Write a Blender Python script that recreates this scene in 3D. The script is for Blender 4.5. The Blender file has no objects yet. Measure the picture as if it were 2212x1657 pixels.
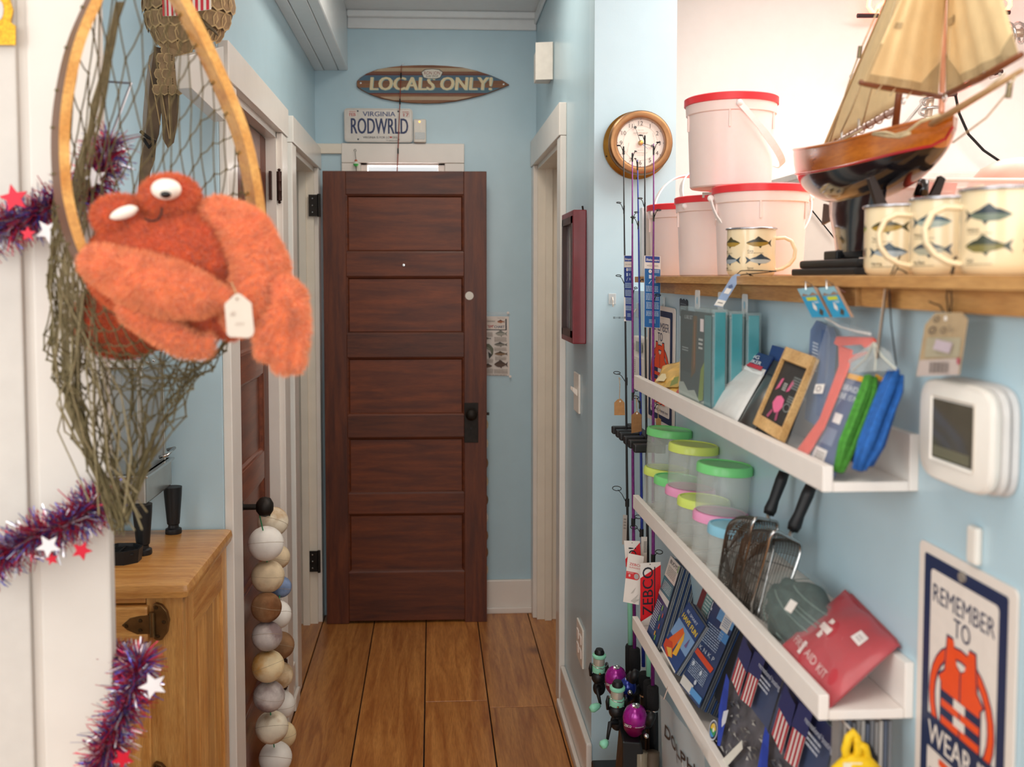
import bpy, bmesh, math, random
from mathutils import Vector, Matrix
random.seed(7)
V = Vector
S = bpy.context.scene
COL = S.collection
R = math.radians
# ---------------------------------------------------------------- camera
W, H, F, PPX, PPY, EYE = 2212, 1657, 2180.0, 1050.0, 720.0, 1.55
_yc = V(((933 - PPX) / F, (PPY - 600) / F, -1)).normalized()
_u = V((math.sin(-.004), math.cos(-.004), 0))
_zc = (_u - _yc * _u.dot(_yc)).normalized()
_xc = _yc.cross(_zc)
C2W = Matrix((_xc, _yc, _zc))
cd = bpy.data.cameras.new('camera'); cam = bpy.data.objects.new('camera', cd); COL.objects.link(cam)
cd.sensor_fit = 'HORIZONTAL'; cd.sensor_width = 36; cd.lens = F / W * 36
cd.shift_x = (W / 2 - PPX) / W; cd.shift_y = (PPY - H / 2) / W
cd.clip_start = .02
cam.matrix_world = Matrix.Translation((0, 0, EYE)) @ C2W.to_4x4()
cd.dof.use_dof = True; cd.dof.focus_distance = 2.75; cd.dof.aperture_fstop = 4.6
S.camera = cam
# ---------------------------------------------------------------- world, lights, exposure
S.view_settings.view_transform = 'Standard'; S.view_settings.look = 'None'
S.view_settings.gamma = 1; S.view_settings.use_curve_mapping = False
S.view_settings.exposure = -0.14
w = bpy.data.worlds.new('daylight'); S.world = w; w.use_nodes = True
w.node_tree.nodes['Background'].inputs[0].default_value = (.93, .97, 1, 1)
w.node_tree.nodes['Background'].inputs[1].default_value = 0.9

def area(name, loc, aim, sx, sy, power, col=(1, 1, 1), spread=180):
    d = bpy.data.lights.new(name, 'AREA'); d.shape = 'RECTANGLE'; d.size = sx; d.size_y = sy
    d.energy = power; d.color = col; d.spread = R(spread)
    o = bpy.data.objects.new(name, d); COL.objects.link(o); o.location = loc
    o.rotation_euler = (V(aim) - V(loc)).to_track_quat('-Z', 'Y').to_euler()
    return o
area('shop_window_light', (-.1, -2.5, 1.75), (0, 3, 1.3), 3.2, 2.0, 80, (1, .98, .95))
area('shelf_wall_fill_light', (-1.95, .1, 1.65), (.6, 1.3, 1.1), 1.4, 1.5, 30, (1, .98, .95))  # added fill lamp from the left to brighten the shelf wall; no window there
area('shop_ceiling_light', (.12, .75, 2.66), (.2, 1.0, 0), .9, .9, 12, (1, .95, .88))
area('counter_ceiling_light', (1.55, 2.1, 2.66), (1.5, 2.15, 0), 1.1, 1.6, 46, (1, .93, .88))
area('hall_ceiling_light', (.06, 3.35, 2.7), (.06, 3.36, 0), .3, .5, 9, (1, .9, .78))
area('back_window_daylight', (-.13, 4.95, 1.75), (-.13, 4.0, 1.5), .5, .9, 14, (1, .93, .9))

# ---------------------------------------------------------------- pixel -> point on a real plane
def ray(u, v):
    return C2W @ V(((u - PPX) / F, (PPY - v) / F, -1))
O = V((0, 0, EYE))
def PX(u, v, X): d = ray(u, v); return O + d * (X / d.x)
def PY(u, v, Y): d = ray(u, v); return O + d * (Y / d.y)
def PZ(u, v, Z): d = ray(u, v); return O + d * ((Z - EYE) / d.z)
def PN(u, v, p, n): d = ray(u, v); return O + d * ((V(p) - O).dot(n) / d.dot(n))

# ---------------------------------------------------------------- materials
def lin(h):
    if not isinstance(h, str): return tuple(h)
    h = h.lstrip('#'); r = []
    for i in (0, 2, 4):
        c = int(h[i:i + 2], 16) / 255
        r.append(c / 12.92 if c <= .04045 else ((c + .055) / 1.055) ** 2.4)
    return tuple(r)
_m = {}
def mat(col, rough=.5, metal=0, var=.06, sc=30, bump=0, bsc=None, alpha=1, trans=0, emit=None, es=0, name=None, coat=0, sheen=0, ior=1.45, stretch=None, spec=None, sss=0):
    key = (str(col), rough, metal, var, sc, bump, alpha, trans, str(emit), es, name, coat, sheen, str(stretch))
    if key in _m: return _m[key]
    m = bpy.data.materials.new(name or 'paint_' + str(len(_m))); m.use_nodes = True; _m[key] = m
    nt = m.node_tree; N = nt.nodes; L = nt.links; b = N['Principled BSDF']
    c = lin(col)
    b.inputs['Roughness'].default_value = rough; b.inputs['Metallic'].default_value = metal
    b.inputs['IOR'].default_value = ior
    if coat: b.inputs['Coat Weight'].default_value = coat; b.inputs['Coat Roughness'].default_value = .12
    if sheen: b.inputs['Sheen Weight'].default_value = sheen; b.inputs['Sheen Roughness'].default_value = .5
    if alpha < 1: b.inputs['Alpha'].default_value = alpha
    if trans: b.inputs['Transmission Weight'].default_value = trans
    if sss: b.inputs['Subsurface Weight'].default_value = sss; b.inputs['Subsurface Radius'].default_value = (.02, .015, .012)
    if emit: b.inputs['Emission Color'].default_value = (*lin(emit), 1); b.inputs['Emission Strength'].default_value = es
    if var or bump:
        tc = N.new('ShaderNodeTexCoord'); mp = N.new('ShaderNodeMapping'); no = N.new('ShaderNodeTexNoise')
        L.new(tc.outputs['Object'], mp.inputs[0]); L.new(mp.outputs[0], no.inputs['Vector'])
        if stretch: mp.inputs['Scale'].default_value = stretch
        no.inputs['Scale'].default_value = sc; no.inputs['Detail'].default_value = 4
        rp = N.new('ShaderNodeValToRGB'); L.new(no.outputs['Fac'], rp.inputs[0])
        rp.color_ramp.elements[0].position = .3; rp.color_ramp.elements[1].position = .7
        rp.color_ramp.elements[0].color = (*[x * (1 - var) for x in c], 1)
        rp.color_ramp.elements[1].color = (*[min(1, x * (1 + var)) for x in c], 1)
        L.new(rp.outputs[0], b.inputs['Base Color'])
        if bump:
            n2 = N.new('ShaderNodeTexNoise'); n2.inputs['Scale'].default_value = bsc or sc; n2.inputs['Detail'].default_value = 3
            L.new(mp.outputs[0], n2.inputs['Vector'])
            bp = N.new('ShaderNodeBump'); bp.inputs['Strength'].default_value = bump; bp.inputs['Distance'].default_value = .002
            L.new(n2.outputs['Fac'], bp.inputs['Height']); L.new(bp.outputs[0], b.inputs['Normal'])
    else:
        b.inputs['Base Color'].default_value = (*c, 1)
    return m

def wood(c1, c2, scale, sc=8, rough=.45, coat=0, knots=0, ring=.5, name=None, bump=.15):
    m = bpy.data.materials.new(name or 'wood'); m.use_nodes = True
    nt = m.node_tree; N = nt.nodes; L = nt.links; b = N['Principled BSDF']
    b.inputs['Roughness'].default_value = rough
    if coat: b.inputs['Coat Weight'].default_value = coat; b.inputs['Coat Roughness'].default_value = .2
    tc = N.new('ShaderNodeTexCoord'); mp = N.new('ShaderNodeMapping'); mp.inputs['Scale'].default_value = scale
    oi = N.new('ShaderNodeObjectInfo'); ad = N.new('ShaderNodeVectorMath'); ad.operation = 'ADD'
    ml = N.new('ShaderNodeMath'); ml.operation = 'MULTIPLY'; ml.inputs[1].default_value = 37
    L.new(oi.outputs['Random'], ml.inputs[0]); L.new(ml.outputs[0], ad.inputs[1])
    L.new(tc.outputs['Object'], ad.inputs[0]); L.new(ad.outputs[0], mp.inputs[0])
    n1 = N.new('ShaderNodeTexNoise'); n1.inputs['Scale'].default_value = sc; n1.inputs['Detail'].default_value = 6; n1.inputs['Distortion'].default_value = ring
    L.new(mp.outputs[0], n1.inputs['Vector'])
    r = N.new('ShaderNodeValToRGB'); L.new(n1.outputs['Fac'], r.inputs[0])
    e = r.color_ramp.elements; e[0].position = .32; e[1].position = .68
    e[0].color = (*lin(c1), 1); e[1].color = (*lin(c2), 1)
    n2 = N.new('ShaderNodeTexNoise'); n2.inputs['Scale'].default_value = sc * 9; n2.inputs['Detail'].default_value = 3
    L.new(mp.outputs[0], n2.inputs['Vector'])
    mx = N.new('ShaderNodeMixRGB'); mx.blend_type = 'MULTIPLY'; mx.inputs[0].default_value = .5
    r2 = N.new('ShaderNodeValToRGB'); L.new(n2.outputs['Fac'], r2.inputs[0])
    r2.color_ramp.elements[0].position = .35; r2.color_ramp.elements[0].color = (.62, .55, .5, 1); r2.color_ramp.elements[1].position = .6
    L.new(r.outputs[0], mx.inputs[1]); L.new(r2.outputs[0], mx.inputs[2])
    out = mx.outputs[0]
    if knots:
        vo = N.new('ShaderNodeTexVoronoi'); vo.inputs['Scale'].default_value = knots
        L.new(ad.outputs[0], vo.inputs['Vector'])
        r3 = N.new('ShaderNodeValToRGB'); L.new(vo.outputs['Distance'], r3.inputs[0])
        r3.color_ramp.elements[0].position = .03; r3.color_ramp.elements[0].color = (.22, .1, .05, 1)
        r3.color_ramp.elements[1].position = .12; r3.color_ramp.elements[1].color = (1, 1, 1, 1)
        m2 = N.new('ShaderNodeMixRGB'); m2.blend_type = 'MULTIPLY'; m2.inputs[0].default_value = .8
        L.new(out, m2.inputs[1]); L.new(r3.outputs[0], m2.inputs[2]); out = m2.outputs[0]
    # slight difference from board to board
    hs = N.new('ShaderNodeHueSaturation'); mr = N.new('ShaderNodeMapRange')
    mr.inputs['To Min'].default_value = .82; mr.inputs['To Max'].default_value = 1.15
    L.new(oi.outputs['Random'], mr.inputs[0]); L.new(mr.outputs[0], hs.inputs['Value']); L.new(out, hs.inputs['Color'])
    L.new(hs.outputs[0], b.inputs['Base Color'])
    bp = N.new('ShaderNodeBump'); bp.inputs['Strength'].default_value = bump; bp.inputs['Distance'].default_value = .001
    L.new(n2.outputs['Fac'], bp.inputs['Height']); L.new(bp.outputs[0], b.inputs['Normal'])
    return m

def clear(col, alpha=.25, rough=.1):
    return mat(col, rough, alpha=alpha, var=0, spec=.5)

# ---------------------------------------------------------------- mesh builder
ORG = {}
class MB:
    def __init__(s): s.v = []; s.f = []; s.mi = []; s.cur = 0
    def face(s, pts, mi=None):
        i = len(s.v); s.v += [V(p) for p in pts]; s.f.append(tuple(range(i, i + len(pts)))); s.mi.append(s.cur if mi is None else mi); return s
    def add(s, vs, fs, mi=None):
        i = len(s.v); s.v += [V(p) for p in vs]
        for f in fs: s.f.append(tuple(a + i for a in f)); s.mi.append(s.cur if mi is None else mi)
        return s
    def hexa(s, p, mi=None):   # 8 corners: 4 bottom ccw, 4 top ccw
        return s.add(p, [(3, 2, 1, 0), (4, 5, 6, 7), (0, 1, 5, 4), (1, 2, 6, 5), (2, 3, 7, 6), (3, 0, 4, 7)], mi)
    def box(s, a, b, mi=None):
        x0, y0, z0 = [min(a[i], b[i]) for i in range(3)]; x1, y1, z1 = [max(a[i], b[i]) for i in range(3)]
        return s.hexa([(x0, y0, z0), (x1, y0, z0), (x1, y1, z0), (x0, y1, z0), (x0, y0, z1), (x1, y0, z1), (x1, y1, z1), (x0, y1, z1)], mi)
    def bbox(s, a, b, c=.004, mi=None):  # box with chamfered edges
        bm = bmesh.new(); x0, y0, z0 = [min(a[i], b[i]) for i in range(3)]; x1, y1, z1 = [max(a[i], b[i]) for i in range(3)]
        bmesh.ops.create_cube(bm, size=1)
        for v in bm.verts: v.co = V(((x0 + x1) / 2 + v.co.x * (x1 - x0), (y0 + y1) / 2 + v.co.y * (y1 - y0), (z0 + z1) / 2 + v.co.z * (z1 - z0)))
        bmesh.ops.bevel(bm, geom=bm.edges[:], offset=min(c, .45 * min(x1 - x0, y1 - y0, z1 - z0)), segments=2, affect='EDGES', profile=.6)
        bm.verts.index_update()
        s.add([v.co for v in bm.verts], [[v.index for v in f.verts] for f in bm.faces], mi); bm.free(); return s
    def slab(s, o, ux, vy, th, mi=None):   # o corner, ux, vy edge vectors, thickness goes behind the face (-normal)
        o, ux, vy = V(o), V(ux), V(vy); n = ux.cross(vy).normalized() * th
        a = [o - n, o + ux - n, o + ux + vy - n, o + vy - n]; b = [o, o + ux, o + ux + vy, o + vy]
        return s.hexa(a + b, mi)
    def prism(s, poly, vec, mi=None):      # closed 3d polygon swept along vec
        n = len(poly); vec = V(vec); a = [V(p) for p in poly]; b = [p + vec for p in a]
        nr = V((0, 0, 0))
        for i in range(n): nr += a[i].cross(a[(i + 1) % n])
        if nr.dot(vec) > 0: a, b = b, a
        # now 'a' is the outward facing start
        return s.add(a + b, [tuple(range(n))] + [tuple(range(2 * n - 1, n - 1, -1))] + [(i, i + n, (i + 1) % n + n, (i + 1) % n) for i in range(n)], mi)
    def tube(s, path, r, n=8, closed=False, cap=True, mi=None, flat=None):
        path = [V(p) for p in path]; k = len(path); rs = r if isinstance(r, (list, tuple)) else [r] * k
        vs, fs = [], []; up = None
        for i, p in enumerate(path):
            a = path[(i - 1) % k] if (closed or i > 0) else p; b = path[(i + 1) % k] if (closed or i < k - 1) else p
            t = (b - a)
            if t.length < 1e-9: t = V((0, 0, 1))
            t.normalize()
            if up is None:
                up = t.orthogonal().normalized()
            up = (up - t * up.dot(t))
            if up.length < 1e-6: up = t.orthogonal()
            up.normalize(); sd = t.cross(up)
            for j in range(n):
                an = 2 * math.pi * j / n
                vs.append(p + (up * math.cos(an) + sd * math.sin(an)) * rs[i])
        m = k if closed else k - 1
        for i in range(m):
            for j in range(n):
                a = i * n + j; b = i * n + (j + 1) % n; c = ((i + 1) % k) * n + (j + 1) % n; d = ((i + 1) % k) * n + j
                fs.append((a, b, c, d))
        if cap and not closed: fs += [tuple(range(n - 1, -1, -1)), tuple(range((k - 1) * n, k * n))]
        return s.add(vs, fs, mi)
    def lathe(s, prof, c, ax=(0, 0, 1), n=24, mi=None, cap=True):   # prof: (radius, height) along ax from c
        ax = V(ax).normalized(); u = ax.orthogonal().normalized(); w_ = ax.cross(u); c = V(c); vs, fs = [], []
        for r, h in prof:
            for j in range(n):
                a = 2 * math.pi * j / n; vs.append(c + ax * h + (u * math.cos(a) + w_ * math.sin(a)) * r)
        k = len(prof)
        for i in range(k - 1):
            for j in range(n): fs.append((i * n + j, i * n + (j + 1) % n, (i + 1) * n + (j + 1) % n, (i + 1) * n + j))
        if cap: fs += [tuple(range(n - 1, -1, -1)), tuple(range((k - 1) * n, k * n))]
        return s.add(vs, fs, mi)
    def ball(s, c, r, nu=16, nv=10, mi=None, fn=None):
        c = V(c); r = V(r) if not isinstance(r, (int, float)) else V((r, r, r)); vs, fs = [], []
        for i in range(nv + 1):
            th = math.pi * i / nv
            for j in range(nu):
                ph = 2 * math.pi * j / nu; d = V((math.sin(th) * math.cos(ph), math.sin(th) * math.sin(ph), math.cos(th)))
                q = fn(d) if fn else 1
                vs.append(c + V((d.x * r.x, d.y * r.y, d.z * r.z)) * q)
        for i in range(nv):
            for j in range(nu): fs.append((i * nu + j, (i + 1) * nu + j, (i + 1) * nu + (j + 1) % nu, i * nu + (j + 1) % nu))
        return s.add(vs, fs, mi)
    def grid(s, fn, nu, nv, mi=None):
        vs = [fn(i / nu, j / nv) for j in range(nv + 1) for i in range(nu + 1)]
        return s.add(vs, [(j * (nu + 1) + i, j * (nu + 1) + i + 1, (j + 1) * (nu + 1) + i + 1, (j + 1) * (nu + 1) + i) for j in range(nv) for i in range(nu)], mi)
    def build(s, name, m, parent=None, base=None, smooth=False, label=None, kind=None, sub=0, bev=0, solid=0):
        off = ORG.get(parent.name, V()) if parent else V(base) if base is not None else V()
        me = bpy.data.meshes.new(name); me.from_pydata([v - off for v in s.v], [], s.f)
        ms = m if isinstance(m, (list, tuple)) else [m]
        for x in ms: me.materials.append(x)
        for p, i in zip(me.polygons, s.mi): p.material_index = i; p.use_smooth = bool(smooth)
        me.validate(); me.update()
        if smooth == 'auto':
            for p in me.polygons: p.use_smooth = True
            try: me.set_sharp_from_angle(angle=R(38))
            except Exception: pass
        o = bpy.data.objects.new(name, me); COL.objects.link(o)
        if parent: o.parent = parent; ORG[o.name] = off
        else: o.location = off; ORG[o.name] = off
        if bev: md = o.modifiers.new('b', 'BEVEL'); md.width = bev; md.segments = 2; md.limit_method = 'ANGLE'
        if solid: md = o.modifiers.new('s', 'SOLIDIFY'); md.thickness = solid; md.offset = 0
        if sub: md = o.modifiers.new('u', 'SUBSURF'); md.levels = sub; md.render_levels = sub
        if label: o['label'] = label
        if kind: o['kind'] = kind
        return o

def thing(name, label, cat, loc=(0, 0, 0), group=None):
    o = bpy.data.objects.new(name, None); COL.objects.link(o); o.location = loc; ORG[o.name] = V(loc)
    o.empty_display_size = .05
    o['label'] = label; o['category'] = cat
    if group: o['group'] = group
    return o
def tag(o, label, cat, group=None):
    o['label'] = label; o['category'] = cat
    if group: o['group'] = group
    return o
def struct(o): o['kind'] = 'structure'; return o
def sroot(name, loc=(0, 0, 0)):
    o = bpy.data.objects.new(name, None); COL.objects.link(o); o.location = loc; ORG[o.name] = V(loc); o['kind'] = 'structure'; return o
def dup(root, loc, label=None, group=None, rotz=0):
    r = root.copy(); COL.objects.link(r); r.location = loc; r.rotation_euler = (0, 0, rotz); ORG[r.name] = V(loc)
    if label: r['label'] = label
    if group: r['group'] = group
    for ch in list(root.children):
        c = ch.copy(); COL.objects.link(c); c.parent = r; ORG[c.name] = V(loc)
        for g in ch.children:
            d = g.copy(); COL.objects.link(d); d.parent = c; ORG[d.name] = V(loc)
    return r

# ---------------------------------------------------------------- flat print (lettering, pictures) laid on a face
_tx = {}
def textmesh(t, bold=0, shear=0):
    k = (t, bold, shear)
    if k not in _tx:
        cu = bpy.data.curves.new('t', 'FONT'); cu.body = t; cu.size = 1; cu.offset = bold; cu.shear = shear; cu.resolution_u = 3
        o = bpy.data.objects.new('t', cu); me = bpy.data.meshes.new_from_object(o)
        vs = [v.co.copy() for v in me.vertices]; fs = [tuple(p.vertices) for p in me.polygons]
        bpy.data.objects.remove(o); bpy.data.curves.remove(cu); bpy.data.meshes.remove(me)
        xs = [v.x for v in vs] or [0]; ys = [v.y for v in vs] or [0]
        _tx[k] = (vs, fs, min(xs), max(xs), min(ys), max(ys))
    return _tx[k]
class Face:
    """a real flat face: origin bottom-left, ux to the right, vy up; fractions 0..1 address it"""
    def __init__(s, o, ux, vy, fn=None):
        s.o, s.ux, s.vy = V(o), V(ux), V(vy); s.n = s.ux.cross(s.vy).normalized(); s.w, s.h = s.ux.length, s.vy.length; s.fn = fn
    def pt(s, u, v, off=0):
        if s.fn: return s.fn(u, v, off)
        return s.o + s.ux * u + s.vy * v + s.n * off
    def slab(s, th, mb=None):
        mb = mb or MB(); return mb.slab(s.o, s.ux, s.vy, th)
    def prints(s, items, parent, name='print', rough=.5, off=.0004, step=.00012, es=0):
        mb = MB(); ms = []; seg = 1
        for it in items:
            k, col = it[0], it[1]
            m = mat(col, rough, var=.03, sc=60)
            if m not in ms: ms.append(m)
            mi = ms.index(m); off += step
            if k == 'r':
                u0, v0, u1, v1 = it[2:6]; n = 8 if s.fn else 1
                for i in range(n):
                    a = u0 + (u1 - u0) * i / n; b = u0 + (u1 - u0) * (i + 1) / n
                    mb.face([s.pt(a, v0, off), s.pt(b, v0, off), s.pt(b, v1, off), s.pt(a, v1, off)], mi)
            elif k == 'p':
                pts = it[2]
                bm = bmesh.new(); vs = [bm.verts.new((a, b, 0)) for a, b in pts]
                try:
                    f = bm.faces.new(vs); f.normal_update()
                    if f.normal.z < 0: f.normal_flip()
                    bmesh.ops.triangulate(bm, faces=[f])
                    if s.fn:    # follow the curve of the surface
                        for q in range(1, 16): bmesh.ops.bisect_plane(bm, geom=bm.verts[:] + bm.edges[:] + bm.faces[:], plane_co=(q / 16, 0, 0), plane_no=(1, 0, 0))
                except Exception: pass
                bm.verts.index_update()
                mb.add([s.pt(v.co.x, v.co.y, off) for v in bm.verts], [[v.index for v in q.verts] for q in bm.faces], mi); bm.free()
            elif k == 'e':
                cu, cv, ru, rv = it[2:6]; n = 20
                a0, a1 = (it[6], it[7]) if len(it) > 6 else (0, 360)
                mb.face([s.pt(cu + ru * math.cos(R(a0 + (a1 - a0) * i / n)), cv + rv * math.sin(R(a0 + (a1 - a0) * i / n)), off) for i in range(n + (a1 - a0 < 360))], mi)
            elif k == 'ring':
                cu, cv, ru, rv, t = it[2:7]; a0, a1 = (it[7], it[8]) if len(it) > 7 else (0, 360); n = 28
                for i in range(n):
                    q = [R(a0 + (a1 - a0) * (i + j) / n) for j in (0, 1)]
                    P = lambda a, g: s.pt(cu + ru * g * math.cos(a), cv + rv * g * math.sin(a), off)
                    mb.face([P(q[0], 1), P(q[1], 1), P(q[1], 1 - t), P(q[0], 1 - t)], mi)
            elif k == 't':   # text, u-centre, v-baseline, cap height (fraction of h), width limit (fraction of w) or None, opts
                t, cu, cv, hh, ww = it[2:7]; op = it[7] if len(it) > 7 else {}
                vs, fs, x0, x1, y0, y1 = textmesh(t, 0, op.get('shear', 0)); bo = op.get('bold', 0)
                sy = hh * s.h / .69; sx = sy if ww is None else ww * s.w / max(1e-6, (x1 - x0))
                al = op.get('al', 'c'); rot = R(op.get('rot', 0))
                tot = (x1 - x0) * sx; dx = {'c': -tot / 2, 'l': 0, 'r': -tot}[al]
                q = []
                for p in vs:
                    x = (p.x - x0) * sx + dx; y = p.y * sy
                    x, y = x * math.cos(rot) - y * math.sin(rot), x * math.sin(rot) + y * math.cos(rot)
                    q.append(s.pt(cu + x / s.w, cv + y / s.h, off))
                for sg in ((0,) if bo < .008 else (-1, 0, 1)):   # heavier strokes: the same letters set again a hair to each side
                    sh = (s.pt(.5 + sg * bo * sx / s.w * math.cos(rot) * .9, .5 + sg * bo * sx / s.h * math.sin(rot) * .9, off + .00002 * sg) - s.pt(.5, .5, off)) if not s.fn else V((0, 0, sg * bo * sy * .5))
                    mb.add([v + sh for v in q], fs, mi)
            elif k == 'lines':  # small print: rows of short bars standing for body text too fine to read
                u0, v0, u1, v1, n = it[2:7]; rn = random.Random(n + int(u0 * 99))
                for i in range(n):
                    y = v1 - (v1 - v0) * (i + .2) / n; y2 = y - (v1 - v0) / n * .5; x = u0
                    while x < u1 - .01:
                        e = min(u1, x + (u1 - u0) * rn.uniform(.06, .22)); mb.face([s.pt(x, y2, off), s.pt(e, y2, off), s.pt(e, y, off), s.pt(x, y, off)], mi); x = e + (u1 - u0) * .025
        return mb.build(name, ms, parent)
    def at(s, px):   # fraction of the face under a photo pixel
        p = PN(px[0], px[1], s.o, s.n) - s.o
        a, b, c = s.ux.length_squared, s.ux.dot(s.vy), s.vy.length_squared; d = p.dot(s.ux); e = p.dot(s.vy); q = a * c - b * b
        return (d * c - e * b) / q, (a * e - b * d) / q
def face3(bl, br, tl): return Face(bl, V(br) - V(bl), V(tl) - V(bl))

def fish(cx, cy, L, hgt, body, back, flip=1, belly=None, dors=1):
    """a fish seen from the side, as flat print polygons"""
    X = lambda a: cx + flip * a * L
    top = [(-.5, 0), (-.42, .16), (-.25, .38), (0, .46), (.2, .32), (.36, .12)]
    bot = [(.36, -.1), (.2, -.26), (0, -.4), (-.25, -.36), (-.42, -.16)]
    y = lambda b: cy + b * hgt
    out = [('p', body, [(X(a), y(b)) for a, b in top + bot]),
           ('p', back, [(X(a), y(b)) for a, b in top] + [(X(.2), y(.1)), (X(-.2), y(.1))]),
           ('p', back, [(X(.34), y(.06)), (X(.52), y(.42)), (X(.46), y(0)), (X(.52), y(-.42)), (X(.34), y(-.06))])]
    if dors: out.append(('p', back, [(X(-.2), y(.38)), (X(-.06), y(.74)), (X(.14), y(.38))]))
    out.append(('p', back, [(X(-.05), y(-.38)), (X(.02), y(-.6)), (X(.08), y(-.34))]))
    return out
# ================================================================ materials in use
BLUE = mat('#bcd6e1', .38, var=.015, sc=14, bump=.05, bsc=220, name='blue_wall_paint', coat=.25)
BLUE_D = mat('#b4d0dc', .38, var=.015, sc=14, bump=.05, bsc=220, name='blue_hall_paint', coat=.25)
WHITE = mat('#e9e1d8', .32, var=.03, sc=9, bump=.06, bsc=60, name='white_trim_paint', coat=.2)
CREAM = mat('#ece2d2', .4, var=.04, sc=9, bump=.05, bsc=60, name='cream_trim_paint')
CEIL = mat('#dfe3e4', .35, var=.02, name='ceiling_paint', coat=.3)
ROOMW = mat('#fbf4ee', .6, var=.012, sc=20, bump=.15, bsc=160, name='white_plaster')
SHELFW = mat('#f0e8e0', .45, var=.02, name='white_lacquer')
OAK = wood('#c07f3a', '#e3ab62', (9, 9, .9), 6, .35, coat=.3, name='oak_upright')
OAKX = wood('#bd7a36', '#e2a75d', (.9, 9, 9), 6, .35, coat=.3, name='oak_level')
OAKY = wood('#bd7a36', '#e2a75d', (9, .9, 9), 6, .35, coat=.3, name='oak_deep')
PINE = wood('#a9652b', '#d6934d', (7, .55, 7), 4, .38, coat=.25, knots=2.0, ring=1.2, name='pine_board')
MAHOG = wood('#4a1e0c', '#6e3416', (9, 9, .8), 5, .5, coat=.06, name='mahogany_stile')
MAHOGX = wood('#4e200c', '#753716', (.8, 9, 9), 5, .5, coat=.06, name='mahogany_rail')
MAHOGP = wood('#57240d', '#813d17', (.9, 9, 9), 4, .5, coat=.06, name='mahogany_panel')
MAHOGY = wood('#5e2c1c', '#83452a', (9, .8, 9), 5, .35, coat=.3, name='mahogany_side')
SHELFOAK = wood('#b98347', '#d9a869', (9, .8, 9), 5, .5, name='shelf_board_wood')
IRON = mat('#2b2622', .5, .6, var=.2, sc=60, bump=.2, name='dark_iron')
BLACK = mat('#141416', .45, var=.1, name='black_plastic')
FOAM = mat('#191819', .9, var=.15, sc=200, bump=.4, name='black_foam')
STEEL = mat('#c9c8c6', .2, 1, var=.05, name='bright_steel')
BRASS = mat('#a87a38', .35, .9, var=.2, sc=25, name='aged_brass')
BRASS_L = mat('#9a7350', .42, 1, var=.12, sc=30, name='brushed_brass')
TWINE = mat('#b99b72', .9, var=.2, sc=200, name='twine')
BLACKCORD = mat('#1d1b1a', .9, var=.2, sc=200, name='black_cord')
GLASS = clear('#e8f0f0', .14, .03)
PLASTW = mat('#e9e2d8', .4, var=.02, name='white_plastic')
PAPER = mat('#f3ece4', .6, var=.02, name='white_card')
KRAFT = mat('#b98a58', .8, var=.1, sc=120, name='kraft_card')

XL, XR, YB, ZC = -.52, .475, 4.60, 2.735      # hall: left wall, right wall, back wall, ceiling
YC, XS, YL = 2.954, .594, 2.52                # end wall with the clock, wall with the shelves, end wall on the left
# ---------------------------------------------------------------- floor of wide boards
fl = sroot('floor'); MB().box((-2.2, -2.6, -.06), (2.9, 5.0, -.012)).build('subfloor', mat('#1d120b', .9), fl)
edges = [-2.17, -1.94, -1.7, -1.46, -1.22, -.97, -.735, -.497, -.265, -.032, .2, .436, .67, .9, 1.14, 1.38, 1.62, 1.86, 2.1, 2.34, 2.58, 2.82]
cuts = {8: [2.2], 9: [3.62, 1.6], 10: [3.56, 1.4], 7: [2.5, .9], 11: [3.1]}
rn = random.Random(3)
for i in range(len(edges) - 1):
    ys = [-2.6] + sorted(cuts.get(i, [rn.uniform(.2, 3.2)])) + [4.98]
    for a, b in zip(ys, ys[1:]):
        g = .0022
        MB().bbox((edges[i] + g, a + g, -.014), (edges[i + 1] - g, b - g, rn.uniform(-.0012, .0008)), .002).build('floor_board', PINE, fl)
# ---------------------------------------------------------------- walls
def wall(name, boxes, m):
    mb = MB()
    for a, b in boxes: mb.box(a, b)
    return struct(mb.build(name, m))
T = .13
D1a, D1b, DH = 2.655, 3.43, 2.035      # door 1 opening in left hall wall
D2a, D2b = 3.79, 4.50                 # door 2 opening
wall('wall_left', [((XL - T, YL, 0), (XL, D1a, ZC)), ((XL - T, D1a, DH), (XL, D1b, ZC)), ((XL - T, D1b, 0), (XL, D2a, ZC)),
                   ((XL - T, D2a, DH), (XL, D2b, ZC)), ((XL - T, D2b, 0), (XL, YB, ZC))], BLUE_D)
wall('wall_left_end', [((-2.2, YL - .004, 0), (XL - .0005, YL, 2.75)), ((-2.2, YL, 0), (XL - T - .001, YL + T, 2.75))], BLUE)
WX0, WX1, WZ0, WZ1 = -.318, .06, 1.12, 2.068   # window opening in back wall
wall('wall_back', [((-1.6, YB, 0), (WX0, YB + T, 2.85)), ((WX1, YB, 0), (1.3, YB + T, 2.85)), ((WX0, YB, 0), (WX1, YB + T, WZ0)), ((WX0, YB, WZ1), (WX1, YB + T, 2.85))], BLUE_D)
D3a, D3b, D3H = 3.66, 4.50, 2.05
wall('wall_right', [((XR, YC + .1, 0), (XR + T, D3a, ZC)), ((XR, D3a, D3H), (XR + T, D3b, ZC)), ((XR, D3b, 0), (XR + T, YB, ZC))], BLUE_D)
wall('wall_right_end', [((XR, YC, 0), (.717, YC + .1, 2.75))], BLUE)
wall('wall_shelf', [((XS, -2.6, 0), (XS + .1, YC, 1.512))], BLUE)
wall('wall_counter_room', [((.717, 3.62, 0), (2.9, 3.7, 2.75)), ((2.85, -2.6, 0), (2.9, 3.62, 2.75))], ROOMW)
wall('wall_side_room', [((-1.62, YL + T, 0), (-1.56, 4.6, 2.75))], WHITE)
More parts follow.
